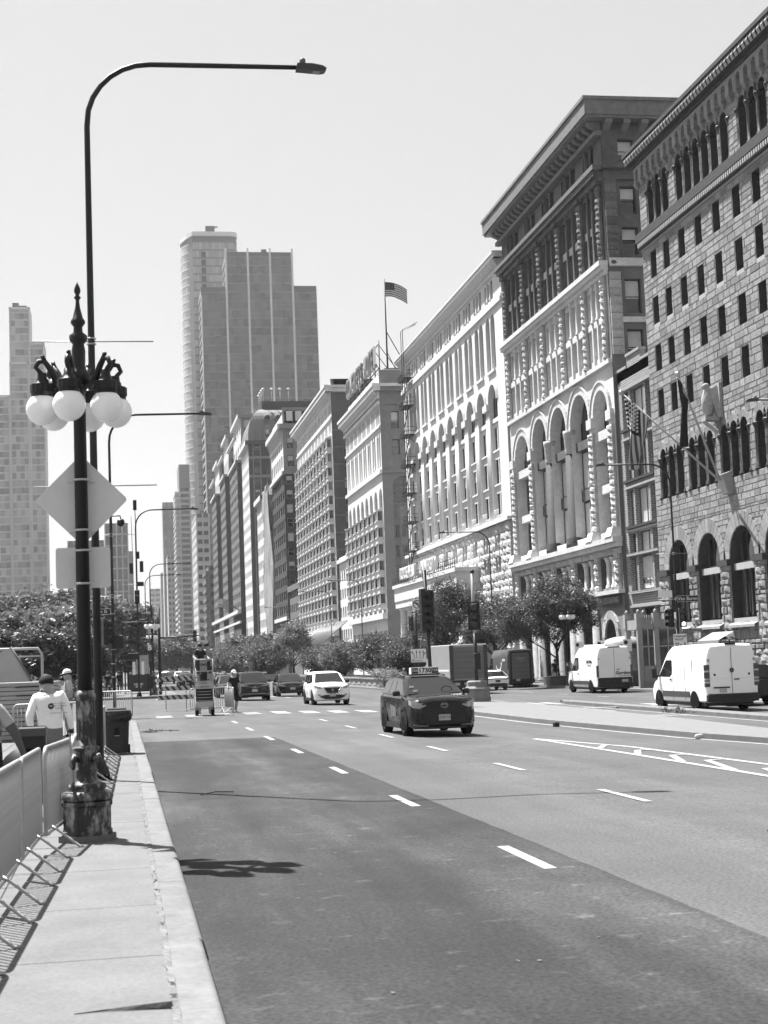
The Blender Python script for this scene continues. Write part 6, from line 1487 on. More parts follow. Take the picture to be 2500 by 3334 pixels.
t = MB(); t.lathe([(.10,0),(.32,.25),(.42,.8),(.40,1.2),(.26,1.55),(.20,1.75)], 12, (-.55,.0,.1)); t.sphere((-.62,0,1.98), (.24,.18,.2), 10, 8); t.add([(-.82,-.05,2.0),(-.82,.05,2.0),(-1.0,0,1.88),(-.8,0,1.9)], [(0,1,2),(0,2,3),(1,3,2)]); t.build('body', ES, eg)
for s in (-1, 1): t = MB(); t.add([(-.5,s*.3,1.75),(.05,s*.55,2.05),(.05,s*.6,.1),(-.15,s*.45,.0),(-.4,s*.42,.9),(-.45,s*.38,1.7),(.02,s*.7,1.9),(.02,s*.72,.2)], [(0,1,2,3,4),(1,6,7,2)]); t.build('wing', ES, eg)
t = MB(); t.box(-.9, 0, -.35, .35, -.15, .1); t.add([(-.9,-.35,-.15),(-.9,.35,-.15),(0,.3,-.9),(0,-.3,-.9)], [(0,1,2,3)]); t.box(-.1, .08, -.75, .75, 0, 2.1); t.build('perch', ES, eg)
rf = thing('rooftop_flag', 'small stars and stripes flag flying on a pole above the rooftop sign', 'flag', (38.3, 214, 42.6))
t = MB(); t.tube([(0,0,0),(0,0,13.6)], [.14,.07], 8); t.build('pole', IRON, rf); f = obj('cloth', flag_mesh([FW, FR, FB], 3.1, 2.1, 1.2), rf, (.08, 0, 13.2), (0, 0, -.15))
t = MB(); t.tube([(.0,0,6),(3.2,0,0)], .07, 5); t.tube([(0,0,3),(1.4,0,0)], .05, 5); t.build('stay', IRON, rf)
wf = thing('street_flag', 'pale striped flag on a slanted pole before the winged hotel', 'flag', (31.5, 470, 20)); t = MB(); t.tube([(4.4,0,-1.5),(-2.4,-4,2.2)], .15, 6); t.build('pole', IRON, wf); obj('cloth', flag_mesh([FW, FR, FW], 3.4, 2.8, 1.0), wf, (-2.4, -4, 2.2), (0, 0, .3))
# wall panel sign by the planter, litter, fallen twig, planters
pn = thing('kiosk_panel', 'grey information panel with white lettering behind the planter shrubs', 'sign', (22.3, 125, -.3)); t = MB(); t.bbox(-1.3, .75, -.1, .1, 0, 2.6, .05); t.build('slab', M('panel_grey', .22, .5, .4), pn)
obj('lettering', text_mesh('Un First', .52, .004, WHITE, shear=.1, bold=.006), pn, (-.15, -.105, 1.9))
cn = thing('drink_can', 'crumpled pale drink can lying against the median kerb', 'can', (14.2, 37.2, gz(14.2)+.07), .4); t = MB(); t.tube([(-.11,0,0),(-.09,0,0),(.09,0,.01),(.11,0,0)], [.055,.065,.06,.045], 10); t.build('tin', M('can_white', 1.2, .3, .5), cn)
cn = thing('dark_litter_box', 'small dark block lying at the median kerb', 'litter', (13.1, 46.3, gz(13.1)), .3); t = MB(); t.bbox(-.09, .09, -.07, .07, 0, .14, .02); t.build('block', BLK, cn)
for i, (pts, lab) in enumerate((([(7.05,16.55),(7.3,16.62),(7.55,16.58),(7.75,16.6)], 'thin bent twig lying on the pale carriageway'), ([(1.2,25.0),(1.45,25.25),(1.75,25.3)], 'bent wire lying on the dark lane near the kerb'))):
    o = thing('twig', lab, 'twig', (pts[0][0], pts[0][1], .03), 0, world=True); t = MB(); t.tube([(x, y, gz(x)+.025+.02*(k%2)) for k, (x, y) in enumerate(pts)], .008, 5); t.build('stem', M('bark_dark', .04), o)
def planter(lab, x0, x1, y0, y1, h=.95):
    o = thing('stone_planter', lab, 'planter', ((x0+x1)/2, y0, gz(x0)), 0, world=True); b = gz(x0); PC_ = M('planter_concrete', .7, .85, .2, noise=(2, .15), n2=(12, .12))
    t = MB(); t.box(x0-.5, x1+.5, y0-.8, y1+.8, b-.2, b+.16); t.build('kerb', KERB, o); t = MB(); t.box(x0, x1, y0, y1, b+.16, b+h-.12); t.build('wall', PC_, o); t = MB(); t.box(x0-.12, x1+.12, y0-.12, y1+.12, b+h-.12, b+h); t.build('coping', PC_, o)
    t = MB(); t.quad((x0+.2,y0+.2,b+h+.02),(x1-.2,y0+.2,b+h+.02),(x1-.2,y1-.2,b+h+.02),(x0+.2,y1-.2,b+h+.02)); t.build('soil', DIRT, o)
    k = 0; y = y0+1.5
    while y < min(y1, y0+40)-2: t = MB(); t.box(x0-.03, x0+.02, y, y+1.6, b+.35, b+.65); t.build('inset_panel', M('panel_pale', .85, .8, .2), o); y += 3.0
    return o
planter('long stone planter full of shrubs beside the white car', 21.2, 25.0, 119, 196); planter('low stone planter step at the near end of the shrubs', 20.7, 21.9, 115.2, 118.4, .6); planter('farther stone planter with dark shrubs behind the dark cars', 19.5, 24.5, 222, 330)
# ================================================================== vehicles (local: front at -y, x across, z up, origin centre on the ground)
RUBB = M('tyre', .018, .85, .2); RIM = M('alloy', .55, .3, .6, metal=.6); CGL = M('car_glass', .05, .05, .4); TRIMB = M('black_trim', .02, .5, .4); CHR = M('chrome', .7, .15, .6, metal=.9)
LAMP = M('lamp_glass', .95, .1, .8, noise=(9, .4)); TAIL = M('tail_lamp', .10, .15, .7); PLATE = M('number_plate', 1.1, .4, .4); WELL = M('wheel_well_shade', .006, .9, .1); SEAT = M('interior', .08, .8, .2)
def paint(name, v, rough=.22): return M(name, v, rough, .4)
def interp(tab, x):
    if x <= tab[0][0]: return tab[0][1]
    for (a, b), (c, d) in zip(tab, tab[1:]):
        if x <= c: return b+(d-b)*(x-a)/(c-a)
    return tab[-1][1]
def vehicle_shell(par, stations, m, name='body'):
    """stations: (y, zbot, zmid, zsh, ztop, hwbot, hwmid, hwsh, hwtop)"""
    t = MB(); rings = []
    for y, zb, zm, zs, zt, wb, wm, ws, wt in stations:
        h = [(0,zb),(wb*.9,zb),(wb,zb+.07),(wm*.995,zm-.10),(wm,zm),(ws,zs),(wt+(ws-wt)*.35,zs+(zt-zs)*.72),(wt,zt-.025),(wt*.82,zt),(wt*.4,zt+.02),(0,zt+.025)]
        rings.append([(x,y,z) for x, z in h]+[(-x,y,z) for x, z in h[-2:0:-1]])
    n = len(rings[0])
    vs = [p for r in rings for p in r]
    fs = [(k*n+i, k*n+(i+1)%n, (k+1)*n+(i+1)%n, (k+1)*n+i) for k in range(len(rings)-1) for i in range(n)]
    fs += [tuple(range(n-1,-1,-1)), tuple(range((len(rings)-1)*n, len(rings)*n))]
    t.add(vs, fs, 0, True); me = t.mesh(name, m); me.set_sharp_from_angle(angle=R_(32)); return obj(name, me, par)
def wheel(par, x, y, r, w, side, spokes=5, rim=RIM, hub=.66):
    t = MB(); s = side; P = [(r*.62,-w/2),(r*.9,-w/2),(r*.985,-w*.38),(r,-w*.2),(r,w*.2),(r*.985,w*.38),(r*.9,w/2),(r*.62,w/2)]
    n = 24; vs = []; fs = []
    for rr, xx in P:
        for i in range(n): a = 2*math.pi*i/n; vs.append((x+xx*s, y+rr*math.cos(a), r+rr*math.sin(a)))
    fs = [(k*n+i, k*n+(i+1)%n, (k+1)*n+(i+1)%n, (k+1)*n+i) for k in range(len(P)-1) for i in range(n)]
    t.add(vs, fs, 0, True); wo = t.build('wheel', RUBB, par)
    t = MB(); xo = x+s*(w/2-.03); t.disc((xo-s*.03, y, r), r*hub, 'x', 24, 1)
    A_ = []; 
    for rr, dx in ((r*hub, .0), (r*hub*.88, -.02)):
        for i in range(n): a = 2*math.pi*i/n; A_.append((xo+s*dx+s*.02, y+rr*math.cos(a), r+rr*math.sin(a)))
    t.add(A_, [(i,(i+1)%n,n+(i+1)%n,n+i) for i in range(n)], 0)
    for k in range(spokes):
        a = 2*math.pi*k/spokes+.3; d = .30/spokes*2.2
        P = [(.12, a-d*2), (.12, a+d*2), (hub*.95, a+d), (hub*.95, a-d)]
        t.add([(xo+s*.01, y+r*q*math.cos(b), r+r*q*math.sin(b)) for q, b in P], [(0,1,2,3)], 0)
    t.disc((xo+s*.016, y, r), r*.16, 'x', 12, 0); t.build('rim', [rim, TRIMB], wo); return wo
def well(par, x, y, r, side, ring=None, cy=None):
    """black patch painted for the shade of the wheel opening and optional cladding arch just proud of the body side"""
    t = MB(); n = 16; c = cy or r; P = [(y+(r*1.14)*math.cos(math.pi*i/n), c+(r*1.14)*math.sin(math.pi*i/n)) for i in range(n+1)]+[(y-r*1.14, .2), (y+r*1.14, .2)]
    t.add([(x, a, b) for a, b in P], [tuple(range(len(P)))]); t.build('wheel_arch_shade', WELL, par)  # flat black patch instead of a shaded opening
    if ring:
        t = MB(); Q = []
        for k in (1.13, 1.32):
            for i in range(n+1): Q.append((x+side*.012, y+r*k*math.cos(math.pi*i/n), c+r*k*math.sin(math.pi*i/n)))
        t.add(Q, [(i, i+1, n+2+i, n+1+i) for i in range(n)]); t.build('arch_trim', ring, par)
def strip_patch(par, name, cols, fy, m, off=.012, sgn=-1, mirror=False):
    """patch laid on a curved end: cols = (x, zlow, zhigh); fy(x) = y of the surface"""
    for mm in ((1, -1) if mirror else (1,)):
        t = MB(); vs = []
        C = []
        for (a, b) in zip(cols, cols[1:]):
            for k in range(3): f_ = k/3; C.append(tuple(a[i]+(b[i]-a[i])*f_ for i in range(3)))
        C.append(cols[-1])
        for x, z0, z1 in C:
            y = fy(abs(x))+sgn*off; vs += [(x*mm, y, z0), (x*mm, y, z1)]
        t.add(vs, [(2*i, 2*i+2, 2*i+3, 2*i+1) for i in range(len(C)-1)]); t.build(name, m, par)
def greenhouse(par, prof, wb, wr, m, glassm=CGL, pillars=(.36, .66), name='cabin', rails=None):
    """cabin on the belt line: prof = A(ws base) B(roof front) C(roof mid) D(roof rear) E(rear base), each (y,z)"""
    A, B, C_, D, E_ = prof; zb, zr = A[1], C_[1]
    def W_(z): return wb+(wr-wb)*max(0, (z-zb)/(zr-zb))
    t = MB(); P = [A, B, C_, D, E_]; ring = []
    for y, z in P:
        w = W_(z-.05 if z > zb+.2 else z)
        ring.append([(w, y, z-.05 if z > zb+.2 else z), (w-.10, y, z), (w*.45, y, z+.012), (-w*.45, y, z+.012), (-w+.10, y, z), (-w, y, z-.05 if z > zb+.2 else z)])
    vs = [p for r in ring for p in r]; n = 6
    t.add(vs, [(k*n+i, k*n+i+1, (k+1)*n+i+1, (k+1)*n+i) for k in range(4) for i in range(5)], 0, True)
    for s in (0, 5): t.add([ring[k][s] for k in range(5)], [tuple(range(5))])
    me = t.mesh(name, m); me.set_sharp_from_angle(angle=R_(38)); cab = obj(name, me, par)
    def front(p, q, a, b, nm):
        # glass between profile points p(low) and q(high), fractions a..b
        def L(f_): return (p[0]+(q[0]-p[0])*f_, p[1]+(q[1]-p[1])*f_)
        n_ = Vector((q[1]-p[1], -(q[0]-p[0]))).normalized(); dr = -1 if p[0] < (A[0]+E_[0])/2 else 1
        ny = abs(n_.x)*dr*.012; nz = abs(n_.y)*.012+.012; t = MB(); lo_, hi_ = L(a), L(b); w0, w1 = W_(lo_[1])-.09, W_(hi_[1])-.12
        t.add([(-w0, lo_[0]+ny, lo_[1]+nz), (w0, lo_[0]+ny, lo_[1]+nz), (w1, hi_[0]+ny, hi_[1]+nz), (-w1, hi_[0]+ny, hi_[1]+nz)], [(0,1,2,3)]); t.build(nm, glassm, cab)
    front(A, B, .03, .94, 'windscreen'); front(E_, D, .08, .92, 'rear_window')
    # side windows
    z0, z1 = zb+.05, min(B[1], D[1])-.07
    def ya(z): f_ = (z-A[1])/(B[1]-A[1]); return A[0]+(B[0]-A[0])*f_+.12
    def ye(z): f_ = (z-E_[1])/(D[1]-E_[1]); return E_[0]+(D[0]-E_[0])*f_-.12
    cuts = [0]+list(pillars)+[1]
    for s in (-1, 1):
        for i in range(len(cuts)-1):
            t = MB(); a, b = cuts[i], cuts[i+1]; e = .035
            def yy(z, f_): return ya(z)+(ye(z)-ya(z))*f_
            q = [(yy(z0, a)+(e if a else 0), z0), (yy(z0, b)-(e if b < 1 else 0), z0), (yy(z1, b)-(e if b < 1 else 0), z1), (yy(z1, a)+(e if a else 0), z1)]
            t.add([(s*(W_(z)+.008), y, z) for y, z in q], [(0,1,2,3)]); t.build('side_window', glassm, cab)
    if rails:
        for s in (-1, 1): t = MB(); w = W_(zr-.05)-.06; t.tube([(s*w, B[0]+.25, B[1]+.05), (s*w, C_[0], C_[1]+.05), (s*w, D[0]-.1, D[1]+.05)], .025, 6); t.build('roof_rail', rails, cab)
    return cab
def mirror_(par, x, y, z, m, w=.2, h=.15):
    for s in (-1, 1): t = MB(); t.bbox(s*x-w/2, s*x+w/2, y-.06, y+.07, z, z+h, .035); t.build('door_mirror', m, par)
def suv(name, label, loc, rz, L, Wd, H, hood, belt, col, ws0, ws1, rr0, wr=.30, wb=2.65, oh=.9, scale=1.0, roofm=None, clad=None, rails=None, group='cars in the traffic', roofw=.74):
    o = thing(name, label, 'car', loc, rz, group); o.scale = (scale,)*3
    f = -L/2; hw = Wd/2
    st = [(f, .34, .62, hood-.22, hood-.14, hw*.62, hw*.68, hw*.66, hw*.58), (f+.05, .26, .62, hood-.18, hood-.08, hw*.80, hw*.84, hw*.80, hw*.66), (f+.20, .22, .62, hood-.13, hood-.03, hw*.92, hw*.95, hw*.91, hw*.74), (f+.5, .22, .64, hood-.08, hood, hw*.965, hw*.995, hw*.96, hw*.78),
          (f+1.05, .24, .70, belt-.16, hood+.05, hw*.97, hw, hw*.97, hw*.82), (f+1.3, .25, .72, belt-.1, belt, hw*.965, hw, hw*.97, hw*.86), (L/2-.9, .26, .74, belt-.06, belt+.03, hw*.965, hw, hw*.97, hw*.86), (L/2-.35, .28, .74, belt-.06, belt+.03, hw*.95, hw*.98, hw*.95, hw*.82), (L/2-.1, .34, .74, belt-.08, belt-.0, hw*.88, hw*.91, hw*.88, hw*.74), (L/2, .42, .74, belt-.12, belt-.05, hw*.74, hw*.78, hw*.74, hw*.62)]
    vehicle_shell(o, st, col)
    ft = [(0, f), (hw*.66, f), (hw*.83, f+.05), (hw*.94, f+.20), (hw*.99, f+.5), (hw, f+1.0)]; fy = lambda x: interp(ft, x)
    rt = [(0, L/2), (hw*.76, L/2), (hw*.9, L/2-.1), (hw*.97, L/2-.35), (hw, L/2-.9)]; ry = lambda x: interp(rt, x)
    greenhouse(o, [(f+ws0, belt-.01), (f+ws1, H-.07), ((f+ws1+L/2-rr0)/2, H), (L/2-rr0, H-.06), (L/2-.12, belt+.02)], hw*.90, hw*roofw, roofm or col, rails=rails)
    for s in (-1, 1):
        for y in (f+oh, f+oh+wb):
            well(o, s*(hw+.004), y, wr, s, clad); wheel(o, s*(hw-.10), y, wr, .225, s)
    mirror_(o, hw+.06, f+ws0+.35, belt-.02, TRIMB if clad else col)
    for s in (-1, 1):
        for y in (f+ws0+1.25, f+ws0+2.2): t = MB(); t.box(s*hw*.985-.012, s*hw*.985+.012, y-.1, y+.1, belt-.19, belt-.155); t.build('door_handle', CHR if not clad else TRIMB, o)
        for y in (f+ws0+.55, f+ws0+1.45, f+ws0+2.35): t = MB(); t.box(s*(hw+.001)-.004, s*(hw+.001)+.004, y-.006, y+.006, .36, belt-.1); t.build('door_seam', TRIMB, o)
        t = MB(); t.box(s*hw-.02, s*hw+.012, f+oh+wr*1.2, f+oh+wb-wr*1.2, .22, .36 if clad else .27); t.build('sill', clad or TRIMB, o)
    return o, fy, ry, f, hw
# ---- the taxi
TX = paint('taxi_paint', .035, .16)
o, fy, ry, f, hw = suv('taxi', 'dark taxi with a white number board on its roof driving towards the camera', (8.45, 43.3, gz(8.45)), .03, 4.6, 1.86, 1.64, 1.08, 1.12, TX, 1.12, 2.0, .62, .355, 2.69, .93, clad=TRIMB, rails=TRIMB, roofw=.67)
strip_patch(o, 'grille', [(-.58,.62,.84),(-.42,.53,.88),(0,.51,.89),(.42,.53,.88),(.58,.62,.84)], fy, TRIMB, .014); strip_patch(o, 'grille_bar', [(-.62,.86,.90),(0,.90,.94),(.62,.86,.90)], fy, TRIMB, .02)
for k in range(5): strip_patch(o, 'grille_slat', [(-.46,.545+k*.055,.56+k*.055),(.46,.545+k*.055,.56+k*.055)], fy, M('slat_grey', .05, .4, .4), .022)
strip_patch(o, 'headlight', [(.50,.84,.90),(.68,.77,.92),(.84,.80,.97),(.90,.88,1.0)], fy, LAMP, .016, mirror=True)
strip_patch(o, 'lower_intake', [(-.52,.34,.40),(-.3,.33,.43),(.3,.33,.43),(.52,.34,.40)], fy, TRIMB, .014); strip_patch(o, 'bumper_trim', [(.62,.42,.62),(.74,.50,.66),(.84,.46,.70)], fy, TRIMB, .014, mirror=True)
strip_patch(o, 'skid_trim', [(.45,.30,.32),(.70,.30,.33),(.84,.33,.36)], fy, M('silver_trim', .45, .3, .5), .016, mirror=True); strip_patch(o, 'bumper_lip', [(-.6,.22,.28),(.6,.22,.28)], fy, TRIMB, .015)
t = MB(); t.box(-.16, .16, f-.035, f-.02, .44, .60); pl_ = t.build('number_plate', PLATE, o); obj('plate_lettering', text_mesh('1730 TX', .085, .002, INK), pl_, (0, f-.038, .52))
t = MB(); n = 20
t.add([(r*math.cos(2*math.pi*i/n), f-.045, .84+r*.68*math.sin(2*math.pi*i/n)) for r in (.105, .085) for i in range(n)], [(i,(i+1)%n,n+(i+1)%n,n+i) for i in range(n)]); t.add([(r*math.cos(2*math.pi*i/n)*.45, f-.045, .84+r*.68*math.sin(2*math.pi*i/n)) for r in (.105, .08) for i in range(n)], [(i,(i+1)%n,n+(i+1)%n,n+i) for i in range(n)]); t.add([(r*math.cos(2*math.pi*i/n)*.8, f-.046, .875+r*.25*math.sin(2*math.pi*i/n)) for r in (.1, .07) for i in range(n)], [(i,(i+1)%n,n+(i+1)%n,n+i) for i in range(n)]); t.build('emblem', CHR, o)
t = MB(); t.prismx([(-.17,1.68),(.13,1.68),(.10,1.86),(-.12,1.86)], -.40, .40); sgn_ = t.build('roof_sign', WHITE, o)
obj('sign_lettering', text_mesh('1730', .19, .003, INK, bold=.004), sgn_, (0, -.158, 1.77), (-.24, 0, 0))
for x in (-.29, .29):
    t = MB(); t.add([(x-.095,-.173,1.69),(x+.095,-.173,1.69),(x+.095,-.136,1.845),(x-.095,-.136,1.845)], [(0,1,2,3)]); t.build('sign_panel', INK, sgn_); obj('sign_lettering', text_mesh('TAXI', .11, .003, WHITE, sx=.75), sgn_, (x, -.162, 1.767), (-.24, 0, 0))
t = MB(); t.box(-.42, .42, -.2, .15, 1.64, 1.68); t.build('sign_mount', TRIMB, sgn_)
me = text_mesh('1730', .17, .001, WHITE, shear=.2, bold=.004).copy(); obj('hood_lettering', me, o, (.48, f+.62, 1.105), (math.pi*1.5+.09, 0, 0))
for x, z in ((-.56, 1.30), (-.5, 1.19)): t = MB(); yy = f+1.12+(z-1.12)*1.95; t.box(x-.06, x+.06, yy-.03, yy-.02, z+.01, z+.06); t.build('windscreen_sticker', WHITE, o)
t = MB(); n = 18; t.add([(.40+r*math.cos(2*math.pi*i/n), f+1.27+.02, 1.20+r*.8*math.sin(2*math.pi*i/n)) for r in (.17, .145) for i in range(n)], [(i,(i+1)%n,n+(i+1)%n,n+i) for i in range(n)]); t.build('steering_wheel', SEAT, o)
t = MB(); t.add([(-(hw+.006), f+1.9, .55), (-(hw+.006), f+2.6, .50), (-(hw+.006), f+2.6, .86), (-(hw+.006), f+1.9, .80)], [(0,1,2,3)]); t.build('door_advert', M('door_ad', .3, .5, .3, noise=(5, .5)), o)
# ---- white small SUV with dark roof glass
o, fy, ry, f, hw = suv('small_suv', 'white compact SUV with a V shaped grille driving in the middle lane', (10.35, 79.5, gz(10.35)), .02, 4.3, 1.76, 1.6, 1.02, 1.06, paint('white_paint', 2.3, .25), 1.0, 1.8, .5, .335, 2.62, .86, scale=1.05, clad=TRIMB)
strip_patch(o, 'grille', [(-.40,.80,.84),(-.24,.60,.84),(.24,.60,.84),(.40,.80,.84)], fy, TRIMB, .016)
for s in (1, -1): t = MB(); t.tube([(s*.42,f-.03,.85),(s*.25,f-.035,.585),(0,f-.035,.575)], .022, 6); t.build('grille_frame', CHR, o)
strip_patch(o, 'headlight', [(.50,.78,.86),(.66,.78,.92),(.80,.84,.95),(.86,.90,.96)], fy, LAMP, .016, mirror=True); strip_patch(o, 'lower_intake', [(-.6,.40,.46),(-.35,.30,.50),(.35,.30,.50),(.6,.40,.46)], fy, TRIMB, .014); strip_patch(o, 'fog_lamp', [(.56,.44,.52),(.70,.45,.54)], fy, LAMP, .016, mirror=True)
t = MB(); t.box(-.15, .15, f-.035, f-.02, .42, .57); t.build('number_plate', PLATE, o); t = MB(); t.disc((0,f-.04,.73), .075, 'y', 18); t.build('emblem', CHR, o); t = MB(); t.box(-.1, .1, f-.045, f-.041, .72, .745); t.build('emblem_bar', TRIMB, o)
# ---- dark crossover with thin lamp line
o, fy, ry, f, hw = suv('dark_crossover', 'black crossover with a silver lower trim line beside the man in shorts', (7.6, 92.5, gz(7.6)), .0, 4.74, 1.86, 1.67, 1.02, 1.06, paint('black_car_paint', .022, .15), 1.05, 1.85, .35, .36, 2.69, .95, scale=1.0, rails=None)
strip_patch(o, 'headlight', [(.40,.86,.885),(.60,.84,.91),(.80,.87,.95),(.90,.92,.98)], fy, LAMP, .016, mirror=True); strip_patch(o, 'chrome_line', [(-.45,.84,.87),(0,.72,.75),(.45,.84,.87)], fy, CHR, .018); strip_patch(o, 'lower_intake', [(-.75,.42,.5),(-.5,.36,.62),(.5,.36,.62),(.75,.42,.5)], fy, TRIMB, .014)
strip_patch(o, 'lower_chrome', [(-.82,.33,.37),(-.55,.39,.43),(.55,.39,.43),(.82,.33,.37)], fy, CHR, .02); t = MB(); t.box(-.16, .16, f-.035, f-.02, .52, .67); t.build('number_plate', PLATE, o); t = MB(); t.disc((0,f-.03,.80), .09, 'y', 16, r2=.06); t.build('emblem', CHR, o)
# ---- dark compact saloon
def saloon(name, label, loc, rz, col, scale=1.0, H=1.44, L=4.55, Wd=1.78):
    return suv(name, label, loc, rz, L, Wd, H, .88, .93, col, 1.15, 2.0, 1.0, .32, 2.6, .9, scale=scale, group='cars in the traffic', roofw=.70)
o, fy, ry, f, hw = saloon('dark_saloon', 'black compact saloon half hidden behind the white SUV', (11.05, 104, gz(11)), .0, MATS['black_car_paint'], 1.05)
strip_patch(o, 'headlight', [(.46,.66,.70),(.66,.66,.76),(.82,.70,.80)], fy, LAMP, .016, mirror=True); strip_patch(o, 'chrome_line', [(-.7,.70,.725),(-.3,.62,.645),(0,.66,.69),(.3,.62,.645),(.7,.70,.725)], fy, CHR, .018); strip_patch(o, 'lower_intake', [(-.6,.30,.36),(-.4,.28,.52),(.4,.28,.52),(.6,.30,.36)], fy, TRIMB, .014)
t = MB(); t.box(-.16, .16, f-.035, f-.02, .44, .58); t.build('number_plate', PLATE, o); t = MB(); t.tube([(.70,f+.1,.32),(.60,f+.0,.42)], .015, 5); t.tube([(-.70,f+.1,.32),(-.60,f,.42)], .015, 5); t.build('corner_chrome', CHR, o)
# ---- simple far traffic, one mesh set copied
o, fy, ry, f, hw = saloon('far_car', 'dark car following behind the black crossover', (6.7, 101, gz(6.7)), 0, paint('far_car_dark', .05, .25))
strip_patch(o, 'headlight', [(.46,.64,.72),(.82,.68,.80)], fy, LAMP, .016, mirror=True); t = MB(); t.box(-.16, .16, f-.035, f-.02, .42, .56); t.build('number_plate', PLATE, o); strip_patch(o, 'grille', [(-.42,.46,.70),(.42,.46,.70)], fy, TRIMB, .014)
o['group'] = 'distant oncoming cars'; km = kidtree()
place(o, [(6.9,101.5,0,0), (6.2,152,0,0), (9.6,178,-.1,0), (6.0,205,0,0), (9.4,236,-.1,0), (6.1,262,0,0), (9.3,292,-.1,0), (12.4,240,-.15,0), (6.0,330,0,0), (9.2,365,-.1,0), (12.3,330,-.15,0), (6,410,0,0), (3.2,300,0,0), (3.2,345,0,0)],
      ['dark car following close behind the black crossover', 'dark car seen between the scissor lift and the man in shorts']+['small distant car in the oncoming traffic under the far trees']*12, km)
o, fy, ry, f, hw = saloon('far_pale_car', 'small pale distant car in the oncoming traffic', (3.3, 230, 0), 0, MATS['white_paint']); o['group'] = 'distant pale oncoming cars'
km = kidtree(); place(o, [(3.4,222,0,0), (3.3,262,0,0), (6.1,232,0,0), (9.5,262,-.1,0), (3.2,380,0,0), (9.3,330,-.1,0), (29.3,240,-.45,0)], ['small pale car far off in the oncoming traffic']*6+['small pale car parked far along the right kerb'], km)
# ---- white fastback from behind
WP = MATS['white_paint']
o, fy, ry, f, hw = saloon('white_fastback', 'white fastback car seen from behind between the box truck and the delivery van', (26.35, 110, gz(26)), math.pi, WP, 1.0, 1.42, 4.83, 1.87); o.rotation_euler.z = 0
f, L = -4.83/2, 4.83
o.rotation_euler.z = math.pi if False else 0
for ch_ in kids(o): pass
o.rotation_euler.z = math.pi; o.location = (26.45, 110.5, gz(26))
strip_patch(o, 'tail_lamp', [(.30,.78,.80),(.62,.76,.84),(.86,.78,.88)], ry, TAIL, .014, 1, True); strip_patch(o, 'diffuser', [(-.72,.36,.46),(-.5,.32,.52),(.5,.32,.52),(.72,.36,.46)], ry, TRIMB, .014, 1)
strip_patch(o, 'tail_bar', [(-.4,.79,.81),(.4,.79,.81)], ry, TRIMB, .014, 1); t = MB(); t.box(-.18, .18, 4.83/2+.015, 4.83/2+.03, .60, .74); t.build('number_plate', M('plate_dark', .08), o)
for s in (-.6, .6): t = MB(); t.tube([(s-.05,4.83/2-.1,.38),(s-.05,4.83/2+.03,.38)], .05, 8); t.build('exhaust', CHR, o)
o, fy, ry, f, hw = suv('dark_suv', 'dark SUV mostly hidden beyond the white panel van', (26.0, 63.5, gz(26)), math.pi, 4.7, 1.9, 1.75, 1.05, 1.1, MATS['black_car_paint'], 1.1, 1.8, .4, .37, 2.75, .9)
